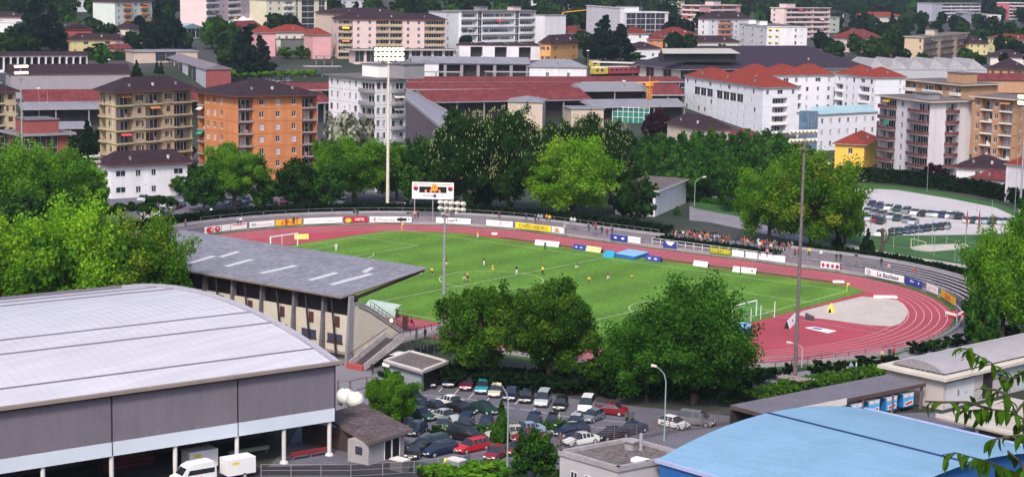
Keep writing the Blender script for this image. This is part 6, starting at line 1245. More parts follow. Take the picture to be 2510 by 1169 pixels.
def crown(seed, n, nl=26, leaf=.05, shape='round', cb=.08, spike=0.):
    r = np.random.default_rng(seed)
    if shape == 'round':
        nl *= 3; d = r.normal(size=(nl, 3)); d /= np.linalg.norm(d, axis=1)[:, None]; rad = r.uniform(.3, .86, nl)**.8
        rad *= 1+.13*np.sin(2.3*np.arctan2(d[:, 1], d[:, 0])+seed)+.1*np.sin(5*d[:, 2]+seed*2); lc = d*rad[:, None]; lr = r.uniform(.11, .27, nl)*(1.15-.35*rad); lc[:, 2] = lc[:, 2]*.95-.03
    elif shape == 'tall': 
        t = r.uniform(-.8, .85, nl); a = r.uniform(0, 6.28, nl); w_ = .55*(1-.5*np.abs(t)); lc = np.stack([np.cos(a)*w_, np.sin(a)*w_, t], 1); lr = r.uniform(.22, .38, nl)
    elif shape == 'cone':
        t = np.linspace(-.9, .95, nl); a = r.uniform(0, 6.28, nl); w_ = (.95-t)*.34; lc = np.stack([np.cos(a)*w_, np.sin(a)*w_, t], 1); lr = .1+(.95-t)*.2
    elif shape == 'cedar':
        t = np.repeat(np.linspace(-.8, .85, nl//4), 4); a = r.uniform(0, 6.28, len(t)); w_ = (1.1-t)*.42*r.uniform(.6, 1.1, len(t)); lc = np.stack([np.cos(a)*w_, np.sin(a)*w_, t+r.normal(size=len(t))*.05], 1); lr = .12+(1.1-t)*.13
    else:  # flat pollard
        a = r.uniform(0, 6.28, nl); q = r.uniform(0, .8, nl)**.6; lc = np.stack([np.cos(a)*q, np.sin(a)*q, r.uniform(.3, .75, nl)], 1); lr = r.uniform(.12, .22, nl)
    w_ = lr**2; w_ /= w_.sum(); k = r.choice(len(lr), size=int(n*1.7), p=w_); dd = r.normal(size=(len(k), 3)); dd[:, 2] += .15; dd /= np.linalg.norm(dd, axis=1)[:, None]
    rr_ = lr[k]*(.45+.62*r.random(len(k))+spike*r.random(len(k))**3) if shape in ('round', 'cedar') else lr[k]*(.8+.28*r.random(len(k))+spike*r.random(len(k))**3)
    sq = np.array([1, 1, .45 if shape == 'cedar' else 1.]); c = lc[k]+dd*rr_[:, None]*sq
    inside = np.zeros(len(c), bool)
    if shape != 'round':
        for j in range(len(lr)): inside |= (np.linalg.norm((c-lc[j])/sq, axis=1) < lr[j]*.72) & (k != j)
    else: c = c+(lc[k]/(np.linalg.norm(lc[k], axis=1)[:, None]+.01)+np.array([0, 0, .5]))*(r.random(len(c))**2.5*(.06+spike*.35))[:, None]
    keep = np.where(~inside)[0][:n]; c = c[keep]; dd = dd[keep]; k = k[keep]; m_ = len(c)
    nrm = dd+r.normal(size=(m_, 3))*.75; nrm /= np.linalg.norm(nrm, axis=1)[:, None]
    lt = r.normal(size=len(lr))*.19; big = np.sin(c[:, 0]*5+seed)*np.sin(c[:, 1]*4.3)*np.sin(c[:, 2]*4)*.12
    tint = np.clip(.5+lt[k]+r.normal(size=m_)*.16+big, 0, 1)
    z0 = -1.; hgt = 2.
    c[:, 2] = c[:, 2]*(1-cb)+cb   # crown spans cb..1 of the height (height is 2)
    me = quadmesh('crown', c, nrm, leaf*(.55+.9*r.random(m_)), tint, PH, 1., seed)
    co = np.empty(len(me.vertices)*3, np.float32); me.vertices.foreach_get('co', co); co = co.reshape(-1, 3); co[:, 2] = (co[:, 2]+1)/2; me.vertices.foreach_set('co', co.ravel()); me.update(); return me
PH = mat('foliage_placeholder', (.05, .1, .02), 0)
def trunkmesh(seed, limbs=6, r0=.055, top=.75, fork=.3):
    r = random.Random(seed); mb = MB(); mb.tube((0, 0, -.03), (0, 0, fork), r0*1.25, r0*.85, 7); mb.tube((0, 0, fork), (.04, .03, top), r0*.85, r0*.25, 6)
    for i in range(limbs):
        a = i*6.283/limbs+r.random(); z = fork*(.7+.5*r.random()); e = .5+.25*r.random(); z1 = z+.22+.2*r.random(); m1 = (math.cos(a)*e*.45, math.sin(a)*e*.45, z+(z1-z)*.55)
        mb.tube((0, 0, z), m1, r0*.5, r0*.35, 5); mb.tube(m1, (math.cos(a)*e, math.sin(a)*e, z1), r0*.35, r0*.12, 5)
        mb.tube(m1, (math.cos(a+.5)*e*.9, math.sin(a+.5)*e*.9, z1+.12), r0*.25, r0*.08, 4)
    return mb.mesh('trunk', [wood])
LM = dict(
 bright=leafmat('bright_spring_leaves', (.07, .19, .012), (.17, .37, .018), (.31, .5, .035)),
 fresh=leafmat('fresh_green_leaves', (.035, .115, .012), (.095, .25, .016), (.2, .39, .028)),
 mid=leafmat('mid_green_leaves', (.014, .055, .01), (.036, .115, .016), (.08, .2, .028)),
 olive=leafmat('olive_spring_leaves', (.022, .066, .008), (.056, .155, .014), (.14, .245, .022)),
 amber=leafmat('amber_tinged_leaves', (.04, .12, .01), (.1, .235, .015), (.24, .29, .025)),
 darkg=leafmat('dark_green_leaves', (.006, .018, .008), (.012, .034, .012), (.025, .06, .018)),
 mid2=leafmat('leafy_green_leaves', (.018, .07, .01), (.045, .145, .015), (.1, .27, .03)),
 chest=leafmat('chestnut_leaves', (.008, .03, .008), (.02, .06, .011), (.045, .1, .02)),
 teal=leafmat('blue_green_needles', (.005, .014, .012), (.01, .027, .02), (.02, .045, .03)),
 purple=leafmat('purple_leaves', (.02, .005, .01), (.04, .01, .018), (.07, .02, .03)),
 blossom=leafmat('white_blossom', (.05, .07, .04), (.25, .26, .2), (.6, .58, .5)),
 town=leafmat('town_leaves', (.006, .018, .01), (.016, .042, .016), (.05, .11, .025)),
 hedge=leafmat('hedge_leaves', (.004, .012, .005), (.009, .026, .009), (.018, .045, .013)))
CR = dict(
 heroA=crown(11, 46000, 34, .0185), heroB=crown(12, 46000, 40, .0185), heroC=crown(13, 52000, 30, .0175, spike=.5), heroD=crown(14, 52000, 34, .0175, spike=.5),
 a=crown(1, 7000, 26, .05), b=crown(2, 7000, 30, .05, spike=.3), c=crown(3, 7000, 22, .05), small=crown(4, 3000, 16, .075), small2=crown(5, 3000, 14, .075),
 tall=crown(6, 2600, 18, .09, 'tall'), cone=crown(7, 2600, 22, .08, 'cone', .04), cone2=crown(8, 2600, 18, .09, 'cone', .06), cedar=crown(9, 5600, 40, .06, 'cedar', .08), flat=crown(10, 1700, 20, .09, 'flat', .0), sparse=crown(15, 1500, 22, .075, spike=.5),
 far=crown(16, 1100, 14, .15), far2=crown(17, 1100, 12, .15, 'tall'), shrub=crown(18, 1500, 12, .1, cb=.0), far3=crown(19, 900, 10, .16, 'cone', .03))
TK = [trunkmesh(i) for i in range(3)]; TKT = trunkmesh(9, 4, .08, .6, .35)
cand = MB(); r = random.Random(5)
for i in range(420):
    a = r.random()*6.283; z = r.uniform(-.6, .95); q = math.sqrt(max(0, 1-z*z))*.86; x, y, zz = math.cos(a)*q, math.sin(a)*q, (z*.84*.92+.16+1)/2
    cand.tube((x, y, zz), (x, y, zz+.019), .013, .004, 4)
CAND = cand.mesh('blossom_candles', [mat('chestnut_blossom', (.22, .25, .1), .1, 2)])
def tree_at(P, H, Rr, cr, lm, label, name='tree', group=None, trunk=None, kind='tree', candles=False):
    t = thing(name, label, kind, tuple(P), rnd.random()*6.28, group)
    o = inst(CR[cr], 'crown', t, scale=(Rr, Rr, H), mats={0: LM[lm]})
    inst(trunk or TK[int(H*7) % 3], 'trunk', t, scale=(Rr, Rr, H))
    if candles: c = inst(CAND, 'blossom_candles', t, scale=(Rr, Rr, H)); c['kind'] = 'stuff'
    BL.append((Vector((P.x, P.y, 0)), Rr*.4)); return t
def tree(px, pyb, pyt, wpx, cr, lm, label, **k):
    P = G(px, pyb); s = pxm(P); return tree_at(P, (pyb-pyt)/s*1.02, wpx/2/s*1.17, cr, lm, label, **k)
# front row between car park and pitch
tree(1178, 938, 676, 216, 'heroB', 'olive', 'big olive-green tree in front of the pitch, leftmost of the front pair')
tree(1345, 950, 678, 216, 'heroA', 'olive', 'big olive-green tree with dark trunk in front of the halfway area')
tree(1585, 982, 768, 205, 'heroC', 'mid2', 'broad dark-green tree on the left of the right front clump')
tree(1700, 990, 706, 262, 'heroD', 'mid2', 'tallest tree of the right front clump beside the red infield')
tree(1480, 965, 850, 110, 'a', 'olive', 'lower bushy tree between the front pair and the right clump')
# left foreground
tree(40, 862, 530, 270, 'heroC', 'bright', 'bright yellow-green tree behind the white hall roof at the left edge')
tree(185, 850, 515, 260, 'heroD', 'bright', 'bright yellow-green tree, tallest behind the white hall roof')
tree(325, 842, 522, 240, 'heroC', 'amber', 'amber-tinged tree left of the grandstand roof')
tree(412, 838, 560, 95, 'a', 'fresh', 'small green tree touching the left end of the grandstand roof')
tree(110, 868, 580, 200, 'b', 'fresh', 'green tree under the bright crowns at the left edge'); tree(255, 858, 575, 200, 'a', 'fresh', 'green tree under the bright crowns nearer the grandstand')
tree(15, 590, 362, 170, 'heroD', 'fresh', 'large fresh green tree at the far left edge below the brick school')
tree(110, 575, 352, 160, 'heroC', 'fresh', 'large fresh green tree right behind the far left mast')
tree(205, 560, 388, 120, 'b', 'fresh', 'fresh green tree around the unlit left mast')
tree(40, 620, 465, 150, 'c', 'mid', 'darker green tree in front of the large left trees'); tree(150, 600, 470, 130, 'c', 'mid', 'darker green tree below the left masts')
tree(330, 480, 404, 64, 'a', 'mid', 'small green tree in front of the white villa'); tree(410, 475, 398, 34, 'tall', 'mid', 'narrow young tree in front of the white villa right half'); tree(440, 480, 430, 50, 'small', 'olive', 'small dark shrub tree at the right corner of the white villa')
tree(575, 515, 350, 160, 'heroA', 'fresh', 'large round green tree in front of the orange block'); tree(500, 520, 410, 90, 'b', 'mid', 'dark green tree between white villa and orange block')
tree(650, 515, 430, 80, 'small', 'mid', 'small dark tree at the foot of the orange block'); tree(725, 515, 392, 110, 'b', 'chest', 'dark green tree at the right corner of the orange block')
tree(868, 500, 335, 175, 'heroC', 'fresh', 'fresh green tree in front of the white tower'); tree(972, 490, 352, 95, 'b', 'fresh', 'green tree touching the tall lit mast'); tree(800, 515, 400, 90, 'c', 'mid', 'dark green tree left of the fresh tree by the white tower')
tree(850, 470, 262, 105, 'sparse', 'blossom', 'pale blossoming tree in front of the white tower'); tree(795, 470, 330, 50, 'sparse', 'olive', 'thin half-bare tree between orange block and white tower'); tree(1035, 505, 338, 95, 'b', 'mid', 'green tree between white tower and chestnuts'); tree(1005, 500, 420, 60, 'small', 'mid', 'small green tree left of the scoreboard')
tree(1140, 530, 262, 175, 'heroA', 'chest', 'huge dark chestnut with pale candles behind the scoreboard', candles=True); tree(1245, 530, 250, 165, 'heroB', 'chest', 'tallest dark chestnut with pale candles right of the scoreboard', candles=True); tree(1200, 525, 300, 150, 'a', 'chest', 'dark chestnut in the gap between the two tallest ones', candles=True)
tree(1325, 525, 300, 120, 'heroA', 'chest', 'dark chestnut between the tallest one and the round bright tree', candles=True); tree(1420, 500, 275, 140, 'heroA', 'chest', 'dark chestnut behind the round bright tree', candles=True); tree(1495, 500, 285, 120, 'heroB', 'chest', 'dark chestnut right of the round bright tree', candles=True)
tree(1402, 535, 350, 205, 'heroD', 'bright', 'round bright yellow-green tree beside the white clubhouse')
tree(1563, 555, 430, 84, 'sparse', 'chest', 'sparse dark pine in front of the white clubhouse', name='pine_tree'); tree(1530, 540, 450, 60, 'small', 'darkg', 'small dark tree left of the sparse pine')
for i, (x, b, t_, w_) in enumerate(((1575, 440, 338, 62), (1618, 440, 330, 60), (1660, 436, 320, 58), (1705, 436, 328, 60), (1752, 436, 318, 62), (1812, 438, 312, 64), (1872, 440, 322, 62), (1915, 430, 330, 60), (1955, 420, 335, 50), (1592, 500, 385, 66), (1640, 505, 380, 64), (1692, 510, 378, 66), (1742, 505, 385, 66), (1792, 510, 388, 60), (1838, 500, 392, 62), (1560, 470, 370, 66), (1890, 480, 380, 60), (1610, 470, 350, 66), (1668, 470, 352, 66), (1722, 475, 350, 66), (1780, 475, 352, 66), (1840, 470, 350, 66))):
    tree(x, b+8-(22 if 9 <= i < 13 and x < 1760 else 0), t_-3, w_*1.22, ('b', 'c', 'a')[i % 3], 'mid', f"rounded green tree, {('first', 'second', 'third', 'fourth', 'fifth', 'sixth', 'seventh', 'eighth', 'ninth')[i if i < 9 else (i-9 if i < 15 else i-15)]} from the left in the {'back' if i < 9 else 'front' if i < 15 else 'middle'} row below the white housing complex", group='rows of small rounded trees beside the car park')
tree(1608, 345, 266, 68, 'c', 'purple', 'dark purple-leaved tree left of the beige gabled house'); tree(2290, 455, 400, 62, 'c', 'purple', 'dark purple-leaved tree at the foot of the brown-balcony tower'); tree(2355, 468, 440, 45, 'small', 'darkg', 'low dark bush in front of the white outbuilding')
tree(1885, 600, 400, 150, 'heroC', 'fresh', 'green tree on the left of the big pair beside the brown mast'); tree(1990, 615, 384, 215, 'heroD', 'amber', 'biggest yellow-green tree directly beside the brown mast'); tree(2070, 600, 455, 95, 'b', 'fresh', 'green tree on the right flank of the biggest one')
tree(2455, 845, 548, 175, 'heroC', 'fresh', 'large green tree at the right edge beside the bend'); tree(2530, 850, 530, 150, 'heroD', 'fresh', 'green tree cut by the right edge'); tree(2400, 860, 700, 80, 'b', 'mid', 'darker lower tree at the end of the right bend'); tree(2505, 620, 480, 60, 'small', 'mid', 'dark tree at the right edge beyond the playing field')
tree(962, 1050, 905, 128, 'heroB', 'fresh', 'round bright green tree beside the kiosk roof'); tree(1228, 1085, 982, 46, 'cone', 'mid', 'narrow dark tree among the parked cars'); tree(1310, 1180, 1050, 98, 'b', 'mid', 'bushy green tree at the bottom centre of the car park')
tree(2052, 612, 568, 26, 'cone', 'darkg', 'small dark cypress behind the right terrace'); tree(2125, 625, 562, 34, 'cone', 'darkg', 'dark cone-shaped cypress behind the right terrace', name='cypress'); tree(1659, 528, 505, 17, 'cone', 'mid', 'tiny cone bush in front of the white clubhouse')
t = thing('pollarded_tree', 'bare dark forked trunk behind the right terrace', 'tree', tuple(G(2160, 625))); mb = MB(); mb.path([(0, 0, 0), (.2, 0, 2.2), (0, 0, 4.6)], [.45, .35, .3]); mb.path([(.2, 0, 2.2), (1.2, .4, 3.4), (1.3, .5, 4.8)], [.28, .25, .2]); mb.ball((0, 0, 4.8), .5); mb.ball((1.3, .5, 5), .4); mb.build('trunk', wood, t)
for i, (x, b, t_, w_) in enumerate(((300, 560, 497, 66), (350, 558, 494, 62), (385, 528, 478, 46), (415, 535, 482, 46), (255, 555, 505, 36))): tree(x, b, t_, w_, 'flat', 'chest', f'flat-topped pollarded plane tree in the left car park, {("below the villa corner", "in front of the garden wall", "right of the villa door", "nearest the hedge end", "leftmost by the unlit mast")[i]}', group='pollarded planes at left', trunk=TKT)
for i, x in enumerate(range(570, 765, 24)): tree(x, 207, 170+(i*7) % 8, 27, 'flat', 'fresh', f'small flat-topped light green plane tree, {ORD[i]} from the left along the station forecourt', group='row of small planes by the station', trunk=TKT)
# conifers and dark crowns above the station
for x, b, t_, w_, c_, m_, l in ((90, 130, -10, 95, 'cedar', 'teal', 'tall dark cedar at the upper left corner'), (130, 128, 20, 70, 'cedar', 'teal', 'dark cedar left of the dark red house'), (50, 130, 60, 60, 'c', 'teal', 'dark tree in front of the far left houses'), (12, 128, 75, 50, 'c', 'teal', 'dark tree at the far left edge above the arcade'), (250, 62, -20, 70, 'cedar', 'teal', 'dark cedar behind the dark red house'), (300, 75, 30, 40, 'cone', 'teal', 'dark conifer right of the dark red house'), (388, 118, 10, 62, 'cone', 'teal', 'tall dark conifer left of the glasshouse'), (425, 120, 40, 60, 'c', 'teal', 'dark blue-green tree left of the glasshouse'), (360, 118, 60, 40, 'c', 'teal', 'dark tree right of the pinkish annex'), (245, 140, 106, 64, 'small', 'teal', 'round dark tree beside the yellow villa'), (450, 30, -30, 80, 'c', 'teal', 'dark tree at the top left'), (330, 50, 20, 40, 'small', 'mid', 'green tree in front of the orange balconies'), (520, 122, 50, 55, 'b', 'mid', 'green tree left of the big dark conifer'), (545, 120, 60, 45, 'tall', 'mid', 'green poplar-like tree near the long low shed'), (575, 130, 62, 40, 'tall', 'chest', 'slim dark green tree near the long low shed'),
  (600, 200, 70, 105, 'cedar', 'teal', 'big dark cedar above the station planes'), (640, 185, 90, 60, 'cedar', 'teal', 'dark cedar left of the pink wings'), (740, 145, 112, 40, 'small', 'mid', 'green bush in front of the pink wings'), (700, 145, 115, 40, 'small', 'olive', 'olive bush in front of the olive-grey building'), (1478, 155, 42, 78, 'cedar', 'teal', 'tall dark cedar right of the ochre villa'), (1520, 155, 62, 75, 'cedar', 'teal', 'dark spreading cedar, right half of the pair'), (1450, 158, 85, 45, 'c', 'teal', 'lower dark tree at the left of the cedar pair'), (1560, 148, 128, 40, 'small', 'mid', 'green bush left of the big dark hall'), (2186, 128, 76, 62, 'c', 'chest', 'round dark green tree behind the factory', ), (2080, 118, 80, 60, 'sparse', 'olive', 'half-bare brownish tree left of the round green tree'), (2500, 190, 160, 40, 'small', 'chest', 'round dark bush at the right edge beside the ochre house'), (2228, 75, 62, 18, 'cone', 'teal', 'small dark conifer left of the beige block'), (1680, 66, 35, 44, 'c', 'chest', 'dark green tree between ribbon window block and pink block'), (1403, 60, 35, 50, 'c', 'fresh', 'green tree behind the red-roofed houses'), (800, 55, 25, 24, 'small', 'fresh', 'green tree right of the cream and brown block'), (335, 195, 150, 26, 'cone', 'darkg', 'dark cypress left of the slanting chapel'), (385, 180, 150, 14, 'cone', 'darkg', 'left slim cypress in front of the chapel'), (395, 182, 152, 14, 'cone', 'darkg', 'right slim cypress in front of the chapel'), (215, 385, 300, 60, 'cone2', 'darkg', 'dark conifer between brick school and cream block'), (235, 400, 320, 60, 'c', 'darkg', 'dark tree left of the white villa'), (180, 400, 335, 60, 'b', 'darkg', 'dark green tree right of the brick school'), (452, 400, 345, 50, 'small', 'darkg', 'dark tree under the cream block right corner'), (470, 470, 400, 44, 'c', 'darkg', 'dark tree between white villa and orange block')):
    tree(x, b, t_, w_, c_, m_, l)
# undergrowth clumps: dark shrubs under the front trees
for i in range(26):
    x = 1060+i*31; y = 944+i*2.2+(i % 3)*3
    if x > 1830: break
    tree(x, y-6, y-46-(i*13) % 18, 52, 'shrub', 'darkg', f"{('low', 'taller', 'broad')[i % 3]} dark shrub behind the back row of cars, {('under the leftmost front tree', 'between the front pair', 'under the dark-trunked tree', 'under the lower bushy tree', 'under the broad dark tree', 'under the tallest front tree', 'at the end of the front trees')[min(6, i*7//25)]}", name='shrub', group='dark shrubs under the front trees', kind='shrub')
for x, y, t_, w_, lm, l in ((2010, 925, 880, 60, 'hedge', 'dark clipped bush right of the brown mast'), (2060, 918, 878, 40, 'hedge', 'dark clipped bush, second right of the brown mast'), (2120, 905, 872, 70, 'hedge', 'dark broad bush near the two standing spectators'), (2185, 900, 868, 60, 'hedge', 'dark bush left of the barrel-roofed hall'), (1930, 925, 885, 26, 'hedge', 'dark narrow bush left of the brown mast'), (1895, 930, 895, 36, 'hedge', 'dark low bush near the red infield edge'), (1860, 940, 895, 60, 'hedge', 'dark bush where the front trees end'), (2250, 868, 835, 50, 'hedge', 'dark bush behind the barrel-roofed hall left end'), (2290, 860, 828, 60, 'chest', 'green bush behind the barrel roof'), (2345, 850, 815, 60, 'darkg', 'dark green bush behind the barrel roof, second'), (2400, 845, 800, 70, 'darkg', 'dark green bush behind the barrel roof, third'), (2470, 835, 790, 90, 'darkg', 'dark green bush behind the barrel roof at the right edge'), (1066, 1068, 1040, 34, 'chest', 'round clipped bush between the rows of cars'), (1100, 1162, 1140, 90, 'fresh', 'low green shrub by the motorbikes'), (1180, 1172, 1142, 120, 'fresh', 'low green shrub at the bottom of the car park'), (1250, 1180, 1150, 80, 'mid', 'low green shrub under the lamp at the bottom'), (1345, 1190, 1130, 60, 'mid', 'shrub beside the grey flat-roofed building'), (2215, 655, 630, 60, 'hedge', 'dark clipped bush behind the right terrace end'), (2255, 665, 632, 40, 'hedge', 'dark clipped bush near parked bikes behind the terrace'), (2300, 672, 640, 50, 'hedge', 'dark clipped bush right of the first two'), (2345, 685, 650, 50, 'hedge', 'dark clipped bush under the right edge tree'), (960, 960, 900, 60, 'mid', 'green foliage behind the round bright tree')):
    tree(x, y, t_, w_, 'shrub', lm, l, name='shrub', kind='shrub')
def hedge(label, pts, w_, h, lm, size=.3, dens=9, world=False, name='hedge', z=0):
    q = [Vector(p) if world else G(*p) for p in pts]; O = q[0].copy(); r = np.random.default_rng(len(label)); C_, N_ = [], []
    t = thing(name, label, 'hedge', tuple(O)); mb = MB()
    for a, b in zip(q, q[1:]):
        d = b-a; L_ = d.length; u = d/L_; v = Vector((-u.y, u.x, 0)).normalized(); mb.obox(a-O, u, v, 0, L_, -w_*.38, w_*.38, z, z+h*.86)
        n = int(dens*L_*(w_+2*h)); f = r.random(n); s = r.random(n)*(w_+2*h); side = np.where(s < h, -1, np.where(s < h+w_, 0, 1))
        yy = np.where(side == 0, (s-h)-w_/2, side*w_/2)+r.normal(size=n)*.1; zz = np.where(side == -1, s, np.where(side == 0, h, s-h-w_))+r.normal(size=n)*.12
        pos = np.array(a-O)[None, :]+f[:, None]*np.array(d)[None, :]+yy[:, None]*np.array(v)[None, :]; pos[:, 2] += zz+z
        nn = side[:, None]*np.array(v)[None, :]+(side == 0)[:, None]*np.array([0, 0, 1.])+r.normal(size=(n, 3))*.5; C_.append(pos); N_.append(nn)
    c = np.vstack(C_); n_ = np.vstack(N_); n_ /= np.linalg.norm(n_, axis=1)[:, None]
    mb.build('core', mat('hedge_core', (.006, .012, .005), 0), t); me = quadmesh('foliage', c, n_, size*(.5+r.random(len(c))), np.clip(.5+.2*r.normal(size=len(c)), 0, 1), LM[lm], 1., 3); o = inst(me, 'foliage', t); o['kind'] = 'stuff'
hedge('long dark clipped hedge behind the left terrace', [tuple(ring(s, -11.5)) for s in [1.62+.05*i for i in range(21)]], 2.2, 2.8, 'hedge', world=True)
hedge('dark clipped hedge behind the right terrace', [tuple(ring(s, -12.5)) for s in [.74+.05*i for i in range(9)]], 2.2, 2.4, 'hedge', world=True)
hedge('dark low hedge strip at the front of the crowd platform', [tuple(ring(s, -3.2)) for s in [1.175+.06*i for i in range(8)]], 1.0, .55, 'hedge', .22, 16, world=True, z=1.1)
hedge('second dark low hedge strip in front of the crowd barrier', [tuple(ring(s, -5.4)) for s in [1.175+.06*i for i in range(8)]], 1.4, .6, 'hedge', .22, 16, world=True, z=1.1)
hedge('dark hedge along the top of the crowd platform', [tuple(ring(s, -16)) for s in [1.6, 1.5]], 1.5, 1.6, 'hedge', world=True)
hedge('olive grass bank with dark hedge beside the truck shed roof', [(1830, 985), (1900, 968), (1980, 950), (2060, 935), (2170, 915)], 3.5, 1.0, 'olive', .22, 12)
hedge('long dark hedge between gravel lot and the apartment towers', [(2050, 442), (2200, 450), (2300, 463), (2400, 478), (2520, 503)], 3, 3.4, 'hedge', .4, 5)
hedge('dark green wall of ivy behind the arcade', [(216, 147), (378, 148)], 2, 3.2, 'chest', .5, 4)
hedge('low hedge between the two rows of parked cars', [(1060, 1060), (1150, 1060), (1270, 1055), (1380, 1048), (1430, 1045)], .9, .7, 'mid', .16, 26)
hedge('green verge bushes along the bottom of the car park', [(1030, 1169), (1120, 1158), (1240, 1152)], 2.4, .8, 'fresh', .2, 20)
hedge('dark hedge along the lane behind the white clubhouse', [(1690, 492), (1780, 505), (1880, 530)], 1.2, 1.2, 'mid', .3, 8)
hedge('dark hedge belt behind the front trees facing the pitch', [(1070, 925), (1300, 940), (1480, 955), (1840, 950)], 2.5, 1.6, 'hedge', .35, 8)
# town trees filling the space between the far buildings
kinds = [('far', 'teal'), ('far', 'chest'), ('far2', 'teal'), ('far', 'darkg'), ('far3', 'teal'), ('far', 'mid'), ('far2', 'mid'), ('far', 'darkg')]
names = {'teal': 'blackish green tree', 'chest': 'dark green tree', 'darkg': 'very dark round tree', 'mid': 'mid green tree'}
shp = {'far': 'broad', 'far2': 'tall', 'far3': 'pointed'}
rr = random.Random(42); placed = 0; tries = 0; mc, mn, ms, mt = [], [], [], []; seen = {}
def taken(P, k=1.):
    return any((P.x-c.x)**2+(P.y-c.y)**2 < (r_2*k+2.5)**2 for c, r_2 in BL)
npr = np.random.default_rng(8)
while tries < 14000:
    tries += 1; d = 640+1050*rr.random()**1.15; l = (rr.random()-.5)*.62*d; P = CP+FH*d+RT*l; P.z = T(P.x, P.y); x, y = proj(P)
    if y > (180 if x > 1700 or x < 560 else 132) or x < -40 or x > 2550 or y < -60: continue
    if 1000 < x < 1560 and y > 132 or (1560 <= x < 2130 and y > 150): continue
    if taken(P): continue
    H = rr.uniform(6.5, 13) if y > 60 else rr.uniform(9, 16); k = kinds[rr.randrange(len(kinds))]; Rr = H*rr.uniform(.34, .5); BL.append((Vector((P.x, P.y, 0)), Rr*.25))
    if placed < 175:
        nb = min(BN, key=lambda q: (q[0]-P).length)[1]; nb = ' '.join(nb.split()[:6]).rstrip(','); sd_ = 'left of' if (P-min(BN, key=lambda q: (q[0]-P).length)[0]).dot(RT) < 0 else 'right of'
        lab = f"{'small ' if H < 8.5 else 'large ' if H > 12.5 else ''}{shp[k[0]]} {names[k[1]]} {sd_} the {nb}"; lab = ' '.join(lab.split()[:16])
        for e_ in (' of', ' with', ' and', ' the', ' a', ' by', ' under'): lab = lab[:-len(e_)] if lab.endswith(e_) else lab
        tree_at(P, H, Rr, k[0], k[1], lab, group='trees among the far houses'); placed += 1
    else:
        n = 420; dd = npr.normal(size=(n, 3)); dd /= np.linalg.norm(dd, axis=1)[:, None]; q = dd*(.62+.4*npr.random(n))[:, None]*(1+.2*np.sin(3*dd[:, :1]+7*dd[:, 2:]+H)); c = q*np.array([Rr, Rr, H*.47])+np.array([P.x, P.y, P.z+H*.52]); mc.append(c); mn.append(dd+npr.normal(size=(n, 3))*.6); ms.append(.45+.6*npr.random(n)); mt.append(np.clip(rr.uniform(.2, .75)+.15*npr.normal(size=n), 0, 1))
        if len(mc) > 420: break
c = np.vstack(mc); nn = np.vstack(mn); nn /= np.linalg.norm(nn, axis=1)[:, None]; o = inst(quadmesh('town_greenery', c, nn, np.concatenate(ms)*1.15, np.concatenate(mt), LM['town'], 1., 5), 'town_greenery'); tag(o, 'dense dark green shrubbery and garden trees filling the gaps between the far houses', 'greenery', kind='stuff')
# the wooded slope that closes the view
r = np.random.default_rng(3); n = 26000; d = 1560+900*r.random(n); l = (r.random(n)-.5)*.8*d; X = CP.x+FH.x*d+RT.x*l; Y = CP.y+FH.y*d+RT.y*l
cl = np.sin(X*.06)*np.cos(Y*.05)+np.sin(X*.021+1)*np.sin(Y*.027); Z = np.array([T(a, b) for a, b in zip(X, Y)])+3+5*r.random(n)+cl*2.5
nn = r.normal(size=(n, 3))+np.array([-FH.x, -FH.y, 1.2]); nn /= np.linalg.norm(nn, axis=1)[:, None]
me = quadmesh('hillside_wood', np.stack([X, Y, Z], 1), nn, 3+3*r.random(n), np.clip(.4+cl*.2+.2*r.normal(size=n), 0, 1), LM['teal'], 1, 9); o = inst(me, 'hillside_wood'); tag(o, 'dark wooded hillside closing the view at the top', 'wood', kind='stuff')
# ---------------------------------------------------------------- cars
paint = mat('car_paint', (.5, .5, .5), 0, rough=.3, spec=.5); cglass = mat('car_glass', (.02, .025, .035), .3, 2, .08, spec=.8); hl = mat('headlight', (.75, .75, .72), 0, rough=.2); tl_ = mat('tail_light', (.4, .02, .02), 0, rough=.3); plate = mat('number_plate', (.7, .7, .7), 0); rimm = mat('wheel_rim', (.5, .5, .52), 0, rough=.35, metal=.3)
ST = {
 'hatchback': [(0, .70, .48, .48, 'b'), (.1, .79, .64, .64, 'b'), (.95, .82, .84, .84, 'w'), (1.65, .8, .88, 1.36, 's'), (3.05, .8, .9, 1.38, 'r'), (3.6, .77, .92, .94, 'b'), (3.75, .74, .6, .6, '')],
 'saloon': [(0, .72, .48, .48, 'b'), (.1, .82, .64, .64, 'b'), (1.2, .85, .86, .86, 'w'), (1.9, .82, .9, 1.38, 's'), (3.0, .82, .92, 1.36, 'r'), (3.6, .82, .94, .97, 'b'), (4.25, .8, .9, .9, 'b'), (4.4, .76, .55, .55, '')],
 'estate': [(0, .72, .48, .48, 'b'), (.1, .82, .64, .64, 'b'), (1.15, .85, .86, .86, 'w'), (1.85, .82, .9, 1.4, 's'), (4.0, .82, .92, 1.42, 'r'), (4.35, .79, .93, .96, 'b'), (4.45, .77, .55, .55, '')],
 'people_carrier': [(0, .75, .5, .5, 'b'), (.1, .86, .75, .75, 'b'), (.7, .88, .98, .98, 'w'), (1.6, .85, 1.05, 1.68, 's'), (4.1, .86, 1.05, 1.72, 'r'), (4.35, .84, 1.06, 1.1, 'b'), (4.45, .8, .6, .6, '')]}
